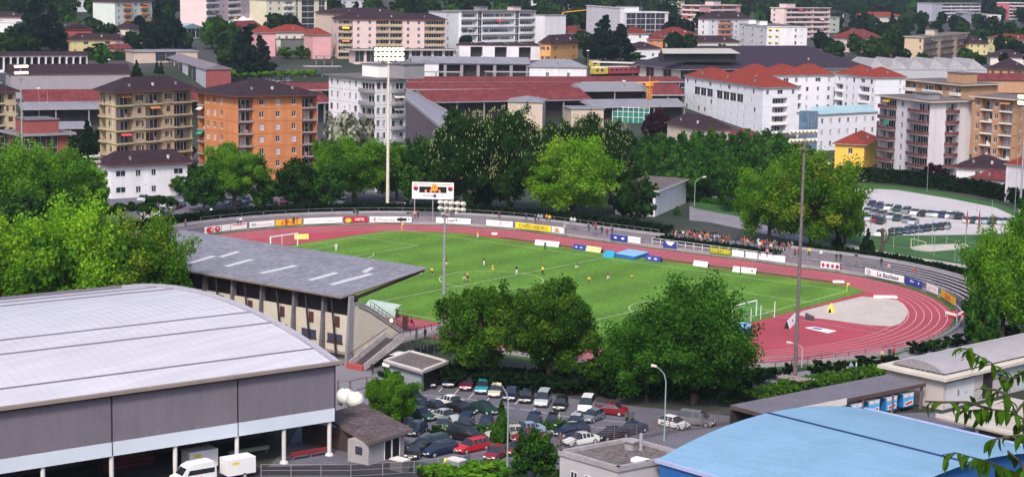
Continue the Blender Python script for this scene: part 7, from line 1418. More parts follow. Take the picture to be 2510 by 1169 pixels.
def carparts(kind):
    s = ST[kind]; L_ = s[-1][0]; cx = L_/2
    def sec(q): x, w_, b, t, _ = q; wr = w_*.74 if t > b+.1 else w_*.92; return [(x-cx, w_*.93, .2), (x-cx, w_, .42), (x-cx, w_*.985, b), (x-cx, wr, t), (x-cx, 0, t+(.05 if t > b+.1 else .03))]
    body, ws, rw, sw, sw2 = MB(), MB(), MB(), MB(), MB()
    for a, b in zip(s, s[1:]):
        A, B = sec(a), sec(b)
        for sg in (1, -1):
            for i in range(4):
                q = [(A[i][0], A[i][1]*sg, A[i][2]), (B[i][0], B[i][1]*sg, B[i][2]), (B[i+1][0], B[i+1][1]*sg, B[i+1][2]), (A[i+1][0], A[i+1][1]*sg, A[i+1][2])]
                if sg == -1: q = q[::-1]
                tgt = body
                if a[4] == 'w' and i >= 2: tgt = ws
                elif a[4] == 'r' and i >= 2: tgt = rw
                elif a[4] == 's' and i == 2: tgt = sw if sg == 1 else sw2
                tgt.poly(q[::-1])
    for q, fl in ((s[0], 1), (s[-1], 0)): A = sec(q); P = [(p[0], p[1], p[2]) for p in A]+[(p[0], -p[1], p[2]) for p in A[::-1][1:]]; body.poly(P if fl else P[::-1])
    A0 = [sec(q)[0] for q in s]; body.poly([(p[0], p[1], p[2]) for p in A0]+[(p[0], -p[1], p[2]) for p in A0[::-1]])
    wsd = [q for q in s if q[4] == 's'][0]; wse = s[s.index(wsd)+1]; w_ = wsd[1]
    for sg in (1, -1):   # pillars
        for f in ((.0, .34, .66, 1.) if kind in ('estate', 'people_carrier') else (0, .48, 1)):
            x = (wsd[0]+(wse[0]-wsd[0])*f)-cx; zb, zt = wsd[2], wsd[3]; y0, y1 = w_*.985*sg, w_*.74*sg
            q = [(x-.035, y0*1.006, zb), (x+.035, y0*1.006, zb), (x+.035, y1*1.01, zt), (x-.035, y1*1.01, zt)]; body.poly(q if sg < 0 else q[::-1])
    return body, ws, rw, sw, sw2, L_, s[1][1]
WHM = MB(); WHM.tube((0, -.1, 0), (0, .1, 0), .31, n=14); WHM = WHM.mesh('wheel', [rubber]); RIM = MB(); RIM.tube((0, -.105, 0), (0, .105, 0), .19, n=10); RIM = RIM.mesh('rim', [rimm])
CARP = {}; CARM = {}
def makecar(kind):
    body, ws, rw, sw, sw2, L_, w_ = carparts(kind); t = thing('parked_car', 'x', 'car', (0, 0, -50)); o = body.build('body', paint, t); fixn(o)
    for n_, b in (('windscreen', ws), ('rear_window', rw), ('side_window', sw), ('side_window', sw2)): b.build(n_, cglass, t)
    for x in (-L_/2+.75, L_/2-.75):
        for y in (-w_+.08, w_-.08): wh = inst(WHM, 'wheel', t, (x, y, .31)); inst(RIM, 'rim', wh)
    for y in (-.55, .55):
        mb = MB(); mb.box(-.05, .03, -.17, .17, -.07, .07); mb.build('headlight', hl, t, (-L_/2+.02, y, .55)); mb = MB(); mb.box(-.03, .04, -.14, .14, -.1, .1); mb.build('tail_light', tl_, t, (L_/2-.02, y, .72))
    mb = MB(); mb.box(-.05, .03, -.24, .24, -.06, .06); mb.build('number_plate', plate, t, (-L_/2-.01, 0, .4)); mb = MB(); mb.box(-.06, .1, -w_*.9, w_*.9, -.08, .08); mb.build('bumper', rubber, t, (-L_/2, 0, .32)); mb = MB(); mb.box(-.1, .06, -w_*.9, w_*.9, -.08, .08); mb.build('bumper', rubber, t, (L_/2, 0, .32))
    note(t); CARP[kind] = t
    m = MB()
    for b, mi in ((body, 0), (ws, 1), (rw, 1), (sw, 1), (sw2, 1)):
        k = len(m.v); m.v += b.v; m.f += [tuple(i+k for i in f) for f in b.f]; m.m += [mi]*len(b.f)
    for x in (-L_/2+.75, L_/2-.75):
        for y in (-w_+.08, w_-.08): m.tube((x, y-.1, .31), (x, y+.1, .31), .31, n=10, mi=2)
    me = m.mesh('car', [paint, cglass, rubber]); CARM[kind] = me
    import bmesh
    bm = bmesh.new(); bm.from_mesh(me); bmesh.ops.recalc_face_normals(bm, faces=bm.faces); bm.to_mesh(me); bm.free()
for k in ST: makecar(k)
PC = {'black': (.012, .012, .015), 'dark blue': (.02, .035, .08), 'navy': (.012, .018, .05), 'white': (.72, .72, .7), 'silver': (.4, .42, .45), 'grey': (.17, .18, .2), 'red': (.5, .015, .025), 'dark red': (.2, .012, .02), 'teal': (.03, .25, .33), 'dark green': (.015, .045, .035), 'pale blue': (.25, .35, .45), 'blue': (.03, .09, .3), 'beige': (.5, .45, .36), 'maroon': (.12, .01, .03)}
PM = {k: mat('paint_'+k.replace(' ', '_'), c, .03, 1, .28, spec=.5) for k, c in PC.items()}
def rot(px, py, dxp, dyp):   # heading: front of the car points towards the picture offset
    a, b = G(px, py), G(px+dxp, py+dyp); d = a-b; return math.atan2(d.y, d.x)
used = set()
def car(px, py, dxp, dyp, kind, colr, label, group='cars in the near car park'):
    P = G(px, py); rz = rot(px, py, dxp, dyp)
    if kind not in used: used.add(kind)
    c = copytree(CARP[kind], tuple(P), rz, label, group, {'car_paint': PM[colr]}); return c
# back row: noses towards the camera
F = (-10, 16)
for x, y, k, c, l in ((1058, 945, 'hatchback', 'black', 'black hatchback at the left end of the back row by the hut'), (1103, 944, 'hatchback', 'navy', 'dark blue hatchback, second in the back row'), (1146, 950, 'saloon', 'maroon', 'dark maroon saloon with pale bonnet glare, third in the back row'), (1184, 958, 'estate', 'teal', 'teal estate car in the back row'), (1215, 968, 'hatchback', 'beige', 'cream hatchback behind the street lamp'), (1253, 975, 'saloon', 'navy', 'dark blue saloon right of the street lamp'), (1291, 982, 'hatchback', 'black', 'black hatchback with bright roof glare in the back row'), (1331, 990, 'people_carrier', 'silver', 'silver people carrier in the back row'), (1374, 1000, 'hatchback', 'black', 'black hatchback left of the white one in the back row'), (1438, 1004, 'people_carrier', 'white', 'white tall car facing the camera, last in the back row')):
    car(x, y, *F, k, c, l)
car(1494, 1014, -30, -3, 'saloon', 'dark red', 'red saloon parked sideways at the right end of the back row')
S1 = (34, 9)
for x, y, k, c, l in ((1030, 1004, 'saloon', 'black', 'black saloon half hidden by the round bright tree'), (1102, 994, 'saloon', 'white', 'white saloon in the middle of the first side-parked row'), (1068, 1008, 'saloon', 'black', 'black saloon with curved pale edge left of the white one'), (1130, 1010, 'saloon', 'black', 'black saloon in front of the white one'), (1185, 1010, 'saloon', 'dark green', 'dark green saloon left of the narrow tree'), (1028, 1025, 'estate', 'dark green', 'dark green estate beside the round bright tree'), (1092, 1030, 'saloon', 'silver', 'silver convertible-like saloon in front of the black ones')):
    car(x, y, -S1[0], -S1[1], k, c, l) if k == 'saloon' and c == 'white' else car(x, y, *S1, k, c, l)
for x, y, k, c, l in ((1086, 1052, 'hatchback', 'grey', 'grey hatchback beside the round clipped bush'), (1140, 1050, 'people_carrier', 'dark blue', 'tall dark blue car behind the low hedge'), (1190, 1050, 'hatchback', 'dark blue', 'dark blue hatchback behind the low hedge near the narrow tree'), (1308, 1040, 'hatchback', 'dark blue', 'dark blue hatchback at the hedge, left of three'), (1355, 1042, 'hatchback', 'black', 'black hatchback at the hedge, middle of three'), (1410, 1044, 'hatchback', 'silver', 'silver hatchback at the hedge, right of three')):
    car(x, y, *F, k, c, l)
for x, y, k, c, l, h in ((1140, 1078, 'people_carrier', 'black', 'long black van-like car in front of the low hedge', (34, 6)), (1238, 1072, 'estate', 'beige', 'silver-beige estate car right of the narrow tree', (-34, 2)), (1156, 1104, 'estate', 'red', 'bright red estate car in the near car park', (-36, 8)), (1216, 1122, 'hatchback', 'dark red', 'dark red hatchback below the bright red estate', (-26, 14)), (1078, 1112, 'estate', 'navy', 'dark blue estate car left of the bright red one', (-36, 8)), (1040, 1100, 'saloon', 'black', 'black saloon beside the kiosk', (-30, 10)), (1018, 1118, 'hatchback', 'black', 'black hatchback close to the kiosk doors', (-16, 14)), (1060, 1095, 'estate', 'dark green', 'dark green estate wedged behind the dark blue one', (-36, 8)), (1400, 1066, 'estate', 'navy', 'dark blue estate facing left behind the flat-roofed building', (-34, 4)), (1424, 1088, 'saloon', 'white', 'white saloon with blue windows behind the flat-roofed building', (-34, 6)), (1500, 1074, 'saloon', 'black', 'black saloon beyond the flat roof corner', (-30, 6)), (1652, 1047, 'hatchback', 'white', 'white hatchback behind the wire fence by the lamp', (28, 6)), (1020, 1062, 'hatchback', 'dark blue', 'dark blue hatchback right of the kiosk roof corner', (-20, 12)), (1290, 1080, 'hatchback', 'dark red', 'dark red hatchback behind the bushy tree', (-30, 4)), (968, 898, 'people_carrier', 'white', 'white people carrier beside the flat-roofed hut', (-34, 14)), (975, 1040, 'saloon', 'silver', 'silver saloon behind the round bright tree', (30, 8)), (1000, 1052, 'hatchback', 'grey', 'grey hatchback between tree and kiosk roof', (26, 10)), (1290, 1062, 'saloon', 'pale blue', 'pale blue saloon beside the bushy tree', (-30, 3)), (1268, 1110, 'hatchback', 'dark red', 'red-brown hatchback left of the bushy tree', (-30, 8))):
    car(x, y, *h, k, c, l)
# far gravel lot and other distant cars: one mesh each
fr = random.Random(9)
DARKS = ['black', 'dark blue', 'navy', 'grey', 'dark green', 'dark blue']; LIGHTS = ['silver', 'grey', 'pale blue', 'white', 'silver', 'dark blue']
def farcar(px, py, h, c, place, group):
    k = fr.choice(['hatchback', 'saloon', 'hatchback', 'estate']); P = G(px, py)
    o = inst(CARM[k], 'parked_car', None, tuple(P), rot(px, py, *h), {0: PM[c]}); tag(o, f'{c} {k.replace("_", " ")} {place}', 'car', group)
row = lambda x0, y0, x1, y1, n: [(x0+(x1-x0)*i/(n-1), y0+(y1-y0)*i/(n-1)) for i in range(n)]
for j, (pts, place) in enumerate(((row(2137, 506, 2262, 530, 7), 'in the far row of the gravel lot, left half'), (row(2282, 530, 2352, 536, 6), 'in the far row of the gravel lot, right half'), (row(2125, 523, 2240, 549, 7), 'in the middle row of the gravel lot'), (row(2118, 536, 2160, 548, 4), 'at the left end of the middle row of the gravel lot'), (row(2190, 575, 2320, 560, 9), 'in the near row of the gravel lot'), (row(2370, 546, 2500, 550, 9), 'in the right group of the gravel lot'))):
    for i, (x, y) in enumerate(pts): farcar(x+fr.uniform(-2, 2), y, (-14, 7) if j != 4 else (-8, 9), fr.choice(DARKS if (i+j) % 3 == 0 or j == 4 else LIGHTS) if not (i == 2 and j == 3) else 'dark red', place, 'cars on the gravel lot')
for x, y, c in ((2158, 578, 'white'), (2070, 442, 'white'), (2095, 444, 'silver'), (2120, 445, 'white'), (1750, 498, 'silver'), (1775, 501, 'white'), (1800, 502, 'silver'), (1825, 504, 'white'), (1850, 508, 'silver'), (1990, 388, 'dark red'), (1895, 385, 'grey'), (2030, 405, 'white')): farcar(x, y, (-14, 6), c, 'parked beside the lane near the small rounded trees' if x < 1900 else ('by the hedge near the yellow house' if x < 2140 else 'at the left end of the near row of the gravel lot'), 'cars beside the lane')
for x, y, c in ((225, 515, 'white'), (240, 505, 'silver'), (350, 492, 'silver'), (368, 494, 'white'), (405, 505, 'silver'), (420, 515, 'white'), (432, 512, 'maroon'), (440, 508, 'pale blue'), (400, 522, 'white'), (385, 530, 'dark green'), (560, 500, 'silver'), (580, 505, 'pale blue'), (600, 498, 'silver'), (625, 506, 'white'), (650, 500, 'grey'), (665, 508, 'pale blue'), (700, 500, 'dark red'), (720, 498, 'silver'), (745, 500, 'white'), (770, 498, 'dark blue'), (840, 500, 'silver'), (1000, 505, 'white')): farcar(x, y, (-14, 5), c, 'under the trees of the left car park behind the hedge', 'cars in the left car park')
for x, y, c in ((642, 200, 'white'), (660, 202, 'silver'), (690, 203, 'white'), (702, 202, 'pale blue'), (620, 196, 'white'), (760, 186, 'beige'), (700, 182, 'white')): farcar(x, y, (-12, 1), c, 'on the station forecourt behind the row of small planes', 'cars on the station forecourt')
t = thing('garden_wall', 'white low wall by the hedge left of the terrace', 'wall', tuple(G(345, 545))); a, b = G(345, 548)-G(345, 545), G(392, 545)-G(345, 545); d = b-a; mb = MB(); mb.obox(a, d.normalized(), Vector((-d.y, d.x, 0)).normalized(), 0, d.length, 0, .4, 0, 2.6); mb.obox(a, d.normalized(), Vector((-d.y, d.x, 0)).normalized(), -.3, d.length+.3, 0, 6, 2.6, 2.8, 1); mb.build('wall', [offw, gravel], t)
for k, c in CARP.items():   # the source cars are moved into real places instead of staying as spares
    pass
for k, (x, y, h, c, l) in {'hatchback': (1452, 1030, (-24, 10), 'grey', 'grey hatchback alone on the asphalt right of the hedge cars'), 'saloon': (1548, 1062, (-30, 8), 'dark blue', 'dark blue saloon at the corner of the wire fence'), 'estate': (1010, 985, (34, 9), 'black', 'black estate behind the round bright tree crown'), 'people_carrier': (1706, 1040, (34, 4), 'grey', 'grey tall car behind the wire fence right of the white hatchback')}.items():
    t = CARP[k]; t.location = tuple(G(x, y)); t.rotation_euler[2] = rot(x, y, *h); t['label'] = l; t['group'] = 'cars in the near car park'
    for o in KIDS[t.name]:
        if o.name.startswith('body'): o.material_slots[0].link = 'OBJECT'; o.material_slots[0].material = PM[c]
# camper van and box trailer under the hall
P = G(474, 1186); u = e1; rzv = math.atan2(e1.y, e1.x); t = thing('camper_van', 'white camper van with high roof parked at the edge of the big hall', 'van', tuple(P), rzv+math.pi); mb = MB()
sx = [(-2.9, .95, .55), (-2.7, 1.0, 1.3), (-1.9, 1.0, 1.5), (-1.2, 1.0, 2.45), (-.4, 1.0, 2.75), (2.3, 1.0, 2.8), (2.7, .95, 2.3), (2.75, .95, .5)]
for (xa, wa, za), (xb, wb, zb) in zip(sx, sx[1:]): mb.hexa([(xa, -wa, .35), (xb, -wb, .35), (xb, wb, .35), (xa, wa, .35)], [(xa, -wa*.94, za), (xb, -wb*.94, zb), (xb, wb*.94, zb), (xa, wa*.94, za)])
fixn(mb.build('body', pwhite, t)); mb = MB()
for s in (-1, 1): mb.poly([(-1.25, s*1.0, 1.45), (2.4, s*1.0, 1.45), (2.4, s*.985, 2.05), (-.95, s*.985, 2.05)][::s])
mb.build('side_window', cglass, t); mb = MB(); mb.poly([(-1.93, -.88, 1.55), (-1.27, -.86, 2.35), (-1.27, .86, 2.35), (-1.93, .88, 1.55)]); mb.build('windscreen', cglass, t); mb = MB(); mb.box(-.4, .8, -1.03, -.98, .9, 1.1); mb.box(-.4, .8, .98, 1.03, .9, 1.1); mb.build('orange_stripe', inkc, t)
for x in (-2, 1.8):
    for y in (-.9, .9): wh = inst(WHM, 'wheel', t, (x, y, .31)); inst(RIM, 'rim', wh)
t.scale = (.86,)*3
def boxtrailer(px, py, label, L_, H_):
    P = G(px, py); t = thing('box_trailer', label, 'trailer', tuple(P), rzv+math.pi); mb = MB(); mb.box(-L_/2, L_/2, -.95, .95, .5, .5+H_); mb.build('box', pwhite, t); mb = MB(); mb.poly([(L_*.1, .96, .5+H_*.72), (L_*.35, .96, .5+H_*.72), (L_*.35, .96, .5+H_*.9), (L_*.1, .96, .5+H_*.9)]); mb.poly([(L_*-.35, -.96, .5+H_*.65), (-L_*.1, -.96, .5+H_*.65), (-L_*.1, -.96, .5+H_*.82), (-L_*.35, -.96, .5+H_*.82)]); mb.build('yellow_mark', inky, t)
    for y in (-.9, .9): wh = inst(WHM, 'wheel', t, (.3, y, .31)); inst(RIM, 'rim', wh)
    mb = MB(); mb.box(-L_/2-1, -L_/2, -.06, .06, .4, .52); mb.build('drawbar', rubber, t)
boxtrailer(583, 1168, 'white box trailer with yellow mark right of the camper van', 3.3, 1.75); boxtrailer(490, 1152, 'white box trailer with green-yellow mark behind the camper van', 3.4, 1.9)
# motorbikes
def bikemesh():
    mb = MB()
    for x in (-.7, .7): 
        mb.tube((x, -.06, .31), (x, .06, .31), .31, n=12, mi=1)
    mb.hexa([(-.5, -.13, .35), (.45, -.13, .35), (.45, .13, .35), (-.5, .13, .35)], [(-.6, -.12, .75), (.3, -.12, .7), (.3, .12, .7), (-.6, .12, .75)], 2); mb.ball((-.2, 0, .85), .3, .17, .17, 8, 5, 0); mb.box(.1, .8, -.12, .12, .72, .85, 2); mb.hexa([(-.95, -.2, .5), (-.6, -.2, .5), (-.6, .2, .5), (-.95, .2, .5)], [(-.75, -.17, 1.15), (-.6, -.17, 1.1), (-.6, .17, 1.1), (-.75, .17, 1.15)], 0); mb.tube((-.62, -.36, 1.05), (-.62, .36, 1.05), .03, n=5, mi=2); mb.tube((-.6, 0, .9), (-.75, 0, .3), .04, n=5, mi=2)
    return mb.mesh('motorbike', [paint, rubber, rail])
BK = bikemesh()
for x, y, c, l in ((1094, 1142, inky, 'yellow motorbike, left of the row by the bottom shrubs'), (1108, 1140, inky, 'second yellow motorbike by the bottom shrubs'), (1124, 1140, PM['grey'], 'grey motorbike by the bottom shrubs'), (1138, 1138, PM['blue'], 'blue motorbike, third from the right by the bottom shrubs'), (1148, 1136, PM['dark blue'], 'dark blue motorbike, right end of the row'), (1536, 1028, PM['black'], 'black motorbike with round lamp under the right clump of trees'), (1549, 1030, PM['black'], 'second black motorbike under the right clump of trees')):
    o = inst(BK, 'motorbike', None, tuple(G(x, y)), rot(x, y, -6, 14), {0: c}); tag(o, l, 'motorbike', 'motorbikes parked by the shrubs')
# ---------------------------------------------------------------- people
def personmesh(pose):
    J = {'pel': (0, 0, .96), 'ch': (0, 0, 1.28), 'nk': (0, 0, 1.48), 'hd': (0, -.02, 1.62), 'ht': (0, -.01, 1.74)}
    for s, n_ in ((1, 'l'), (-1, 'r')): J['sh'+n_] = (.19*s, 0, 1.41); J['el'+n_] = (.26*s, .03, 1.14); J['wr'+n_] = (.27*s, -.06, .88); J['ha'+n_] = (.27*s, -.09, .79); J['hp'+n_] = (.1*s, 0, .9); J['kn'+n_] = (.11*s, -.02, .5); J['an'+n_] = (.11*s, .02, .09); J['to'+n_] = (.12*s, -.14, .04)
    if pose == 'run': J.update(knl=(.1, -.32, .62), anl=(.1, -.1, .24), tol=(.1, -.24, .14), knr=(-.1, .1, .52), anr=(-.1, .42, .3), tor=(-.1, .5, .16), ell=(.27, .2, 1.2), wrl=(.24, .05, 1.05), hal=(.22, -.03, 1.08), elr=(-.27, -.15, 1.18), wrr=(-.2, -.35, 1.3), har=(-.18, -.4, 1.36), ch=(0, -.06, 1.27), nk=(0, -.1, 1.46), hd=(0, -.15, 1.6), ht=(0, -.15, 1.72), shl=(.19, -.08, 1.4), shr=(-.19, -.08, 1.4))
    if pose == 'walk': J.update(knl=(.1, -.16, .5), anl=(.1, -.28, .09), tol=(.1, -.44, .06), knr=(-.1, .08, .5), anr=(-.1, .32, .14), tor=(-.1, .24, .04), ell=(.25, .12, 1.16), wrl=(.26, .12, .9), hal=(.26, .1, .82), elr=(-.25, -.1, 1.16), wrr=(-.26, -.2, .92), har=(-.26, -.25, .84))
    if pose == 'sit':
        for n_, s in (('l', 1), ('r', -1)): J['kn'+n_] = (.13*s, -.42, .92); J['an'+n_] = (.13*s, -.42, .5); J['to'+n_] = (.13*s, -.58, .46); J['el'+n_] = (.26*s, -.1, 1.15); J['wr'+n_] = (.16*s, -.32, 1.03); J['ha'+n_] = (.12*s, -.38, 1.03)
    if pose == 'fall': J = {k: (v[0], -(v[2]-.95)*1.0, .3+v[1]*.6) for k, v in J.items()}; J['kn'+'l'] = (.15, .3, .45); J['elr'] = (-.4, -.2, .25)
    E_ = [('pel', 'ch', 1), ('ch', 'nk', 1), ('nk', 'hd', 0), ('hd', 'ht', 3)]
    for n_ in 'lr': E_ += [('ch', 'sh'+n_, 1), ('sh'+n_, 'el'+n_, 1), ('el'+n_, 'wr'+n_, 0 if pose in ('run', 'fall') else 1), ('wr'+n_, 'ha'+n_, 0), ('pel', 'hp'+n_, 2), ('hp'+n_, 'kn'+n_, 2), ('kn'+n_, 'an'+n_, 0 if pose in ('run', 'fall') else 2), ('an'+n_, 'to'+n_, 4)]
    rad = {'pel': (.15, .11), 'ch': (.17, .115), 'nk': (.055, .055), 'hd': (.085, .1), 'ht': (.07, .085), 'sh': (.07, .07), 'el': (.048, .048), 'wr': (.035, .035), 'ha': (.045, .03), 'hp': (.1, .1), 'kn': (.065, .065), 'an': (.042, .042), 'to': (.04, .03)}
    ks = list(J); me = bpy.data.meshes.new('p'); me.from_pydata([J[k] for k in ks], [(ks.index(a), ks.index(b)) for a, b, _ in E_], []); o = bpy.data.objects.new('p', me); COL.objects.link(o)
    m = o.modifiers.new('s', 'SKIN'); sv = me.skin_vertices[0].data
    for i, k in enumerate(ks): q = rad[k[:2] if k[:2] in rad and k not in rad else k]; sv[i].radius = q; sv[i].use_root = (k == 'pel')
    m2 = o.modifiers.new('u', 'SUBSURF'); m2.levels = 1
    dg = bpy.context.evaluated_depsgraph_get(); ev = o.evaluated_get(dg); out = bpy.data.meshes.new_from_object(ev); out.name = 'person'; bpy.data.objects.remove(o)
    out.materials.clear()
    for m_ in (skin, PM['grey'], PM['dark blue'], hair, rubber): out.materials.append(m_)
    segs = [(Vector(J[a]), Vector(J[b]), c) for a, b, c in E_]
    for p in out.polygons:
        c = p.center; best = (9, 0)
        for a, b, mi in segs:
            d = b-a; t = max(0, min(1, (c-a).dot(d)/d.dot(d))); e = (c-(a+d*t)).length
            if e < best[0]: best = (e, mi)
        mi = best[1]
        if mi == 3 and (c.y < Vector(J['hd']).y-.05 and c.z < J['ht'][2]): mi = 0
        p.material_index = mi; p.use_smooth = True
    return out
PMESH = {k: personmesh(k) for k in ('stand', 'walk', 'run', 'sit', 'fall')}
CLO = {k: mat('cloth_'+k.replace(' ', '_'), c, .1, 4, .9) for k, c in {'white': (.7, .7, .7), 'black': (.02, .02, .025), 'dark blue': (.03, .04, .1), 'red': (.4, .03, .04), 'maroon': (.16, .015, .03), 'yellow': (.78, .55, .03), 'grey': (.2, .2, .22), 'brown': (.15, .08, .05), 'pale blue': (.3, .4, .55), 'pink': (.65, .3, .35), 'orange': (.7, .25, .05), 'beige': (.5, .42, .32), 'green': (.05, .15, .08)}.items()}
HR = [hair, mat('brown_hair', (.12, .06, .03), 0), mat('pale_hair', (.55, .42, .2), 0)]
def person(P, pose, sh_, tr, label, face=None, group=None, hr=0, socks=None, sc_=1.0):
    rz = face if face is not None else math.atan2((-CP+P).y, (-CP+P).x)-math.pi/2
    o = inst(PMESH[pose], 'person', None, tuple(P), rz, {1: CLO[sh_], 2: CLO[tr], 3: HR[hr], 4: CLO[socks] if socks else rubber}, scale=(sc_,)*3); tag(o, label, 'person', group); return o
pr = random.Random(21)
for x, y, ps, a, b, l in ((1030, 680, 'run', 'maroon', 'white', 'player in dark maroon shirt and white shorts by the grandstand roof tip'), (1059, 678, 'run', 'yellow', 'black', 'player in yellow and black right of the grandstand roof tip'), (1093, 656, 'run', 'maroon', 'white', 'player in maroon beside the grey mast'), (1186, 652, 'stand', 'maroon', 'white', 'player in maroon and white above the front tree, alone'), (1207, 670, 'run', 'yellow', 'yellow', 'player all in yellow just above the left front tree'), (1139, 692, 'run', 'maroon', 'white', 'player in maroon duelling at the left front tree'), (1147, 690, 'run', 'yellow', 'black', 'player in yellow duelling at the left front tree'), (1266, 674, 'stand', 'black', 'white', 'dark player at the centre circle edge'), (1330, 675, 'stand', 'yellow', 'black', 'player in yellow near the right rim of the centre circle'), (1412, 664, 'run', 'maroon', 'white', 'player in maroon running near the halfway line'), (1444, 700, 'run', 'yellow', 'black', 'player in yellow nearest the right front clump of trees'), (1490, 690, 'run', 'maroon', 'white', 'player in maroon right of the halfway line'), (1548, 681, 'fall', 'yellow', 'yellow', 'player in yellow fallen on the grass'), (1336, 613, 'stand', 'black', 'black', 'linesman in black in front of the long white low board'), (1815, 673, 'stand', 'red', 'black', 'man in red in front of the right white low board'), (1171, 585, 'stand', 'orange', 'white', 'man in orange at the far touchline on the left'), (824, 617, 'stand', 'white', 'white', 'goalkeeper in white at the left penalty area')):
    person(G(x, y)+Vector((0, 0, .04)), ps, a, b, l, face=pr.random()*6.28, socks='yellow' if a == 'yellow' else 'black')
o = inst(MB().mesh('x', []) if False else (lambda m: (m.ball((0, 0, .11), .11, n=10, k=6), m.mesh('ball', [inky]))[1])(MB()), 'football', None, tuple(G(1352, 690)+Vector((0, 0, .05)))); tag(o, 'small ball on the grass right of the centre circle', 'ball')
for x, y, ps, a, b, l, z in ((913, 918, 'walk', 'black', 'black', 'man in black walking at the foot of the outside stairs', 0), (1373, 1096, 'walk', 'brown', 'black', 'person with pale hair walking between cars', 0), (1042, 832, 'stand', 'black', 'black', 'person in black on the stair landing', 3.1), (1020, 828, 'stand', 'dark blue', 'black', 'person in dark blue on the stair landing', 3.1), (972, 780, 'stand', 'black', 'black', 'person in black behind the team shelter', 0), (2085, 915, 'stand', 'pale blue', 'black', 'spectator in pale blue between the bushes at the right bend, left one', 0), (2098, 915, 'stand', 'white', 'dark blue', 'spectator in white between the bushes at the right bend', 0), (2161, 885, 'stand', 'beige', 'brown', 'spectator in beige beside the track fence', 0), (2180, 880, 'stand', 'black', 'black', 'spectator in black by the track fence, left of two', 0), (2190, 878, 'stand', 'red', 'black', 'spectator in red by the track fence', 0), (2372, 790, 'stand', 'red', 'white', 'person in red by the white barrier', 0), (2380, 795, 'stand', 'black', 'black', 'person in black by the white barrier', 0), (2392, 800, 'walk', 'grey', 'black', 'person in grey walking past the white barrier', 0), (990, 800, 'sit', 'white', 'red', 'substitute in white on the team bench, left', 0), (1000, 803, 'sit', 'red', 'red', 'substitute in red on the team bench, middle', 0), (1008, 806, 'sit', 'black', 'red', 'substitute in black on the team bench, right', 0), (1690, 1040, 'stand', 'white', 'black', 'person in white behind the wire fence', 0), (1038, 870, 'stand', 'pale blue', 'black', 'person in pale blue under the stair landing', 0)):
    P = U(x, y, z) if z else G(x, y); person(P, ps, a, b, l, hr=2 if 'pale hair' in l else 0, face=pr.random()*6.28)
for x, y, a, w2, h_ in ((455, 552, 'brown', 'at the far left end of the left terrace', 2.4), (583, 546, 'pale blue', 'above the two red discs board, left', 2.4), (590, 546, 'white', 'above the two red discs board, right', 2.4), (702, 548, 'red', 'above the left yellow board, left', 2.2), (720, 544, 'black', 'above the left yellow board, middle', 2.2), (728, 543, 'red', 'above the left yellow board, right', 2.2), (868, 528, 'black', 'sitting above the dark red board', 2.3), (876, 528, 'black', 'sitting right above the dark red board', 2.3), (1000, 530, 'black', 'above the long white board, first', 2.2), (1008, 530, 'brown', 'above the long white board, second', 2.2), (1017, 530, 'pink', 'above the long white board, third', 2.2), (1024, 530, 'maroon', 'above the long white board, fourth', 2.2), (1085, 532, 'white', 'left of the grey mast head', 2.2), (1096, 534, 'orange', 'below the grey mast head', 2.2), (1118, 530, 'white', 'right of the grey mast', 2.2), (1224, 532, 'maroon', 'alone between scoreboard and coffee board', 2.2), (1290, 536, 'dark blue', 'standing high above the coffee board, first', 2.4), (1312, 540, 'black', 'standing high above the coffee board, second', 2.4), (1320, 538, 'pale blue', 'standing high above the coffee board, third', 2.4), (1327, 538, 'pale blue', 'standing high above the coffee board, fourth', 2.4), (1340, 538, 'orange', 'standing high above the coffee board, fifth', 2.4), (1347, 540, 'yellow', 'standing high above the coffee board, last', 2.4), (1400, 545, 'white', 'right of the orange emblem board, first', 2.2), (1408, 546, 'white', 'right of the orange emblem board, second', 2.2), (1384, 562, 'beige', 'just above the orange emblem board', 1.2), (1443, 562, 'dark blue', 'left of the crowd platform, first', 2), (1453, 560, 'dark blue', 'left of the crowd platform, second', 2), (1460, 560, 'red', 'left of the crowd platform, third', 2), (1475, 568, 'black', 'left of the crowd platform, fourth', 1.8), (1488, 572, 'red', 'left of the crowd platform, fifth', 1.8), (1500, 570, 'dark blue', 'left of the crowd platform, sixth', 1.8), (1895, 627, 'black', 'sitting above the longest white board', 1.5), (1880, 624, 'pink', 'in pink above the longest white board', 1.5), (1862, 622, 'black', 'above the longest white board, left', 1.5), (1948, 622, 'red', 'left of the brown mast on the terrace', 1.8), (1958, 622, 'brown', 'beside the brown mast on the terrace', 1.8), (1983, 622, 'yellow', 'in yellow right of the brown mast', 2.2), (2012, 628, 'white', 'in white right of the brown mast', 2.2), (2050, 636, 'black', 'above the four discs board, left', 2.3), (2060, 636, 'black', 'above the four discs board, right', 2.3), (2098, 636, 'black', 'near the top of the right terrace', 2.4), (2160, 648, 'black', 'below the forked trunk', 2.4), (2178, 662, 'pink', 'in pink above the La Basilese board', 1.6), (2240, 672, 'red', 'small figure on the right terrace', 1.8)):
    P = U(x, y+6, h_); person(P, 'sit' if 'sitting' in w2 else 'stand', a, pr.choice(['black', 'dark blue', 'grey']), f'spectator in {a} {w2}'.replace(f'in {a} in {a}', f'in {a}'), hr=pr.randrange(3), group='spectators on the terraces', sc_=1.0)
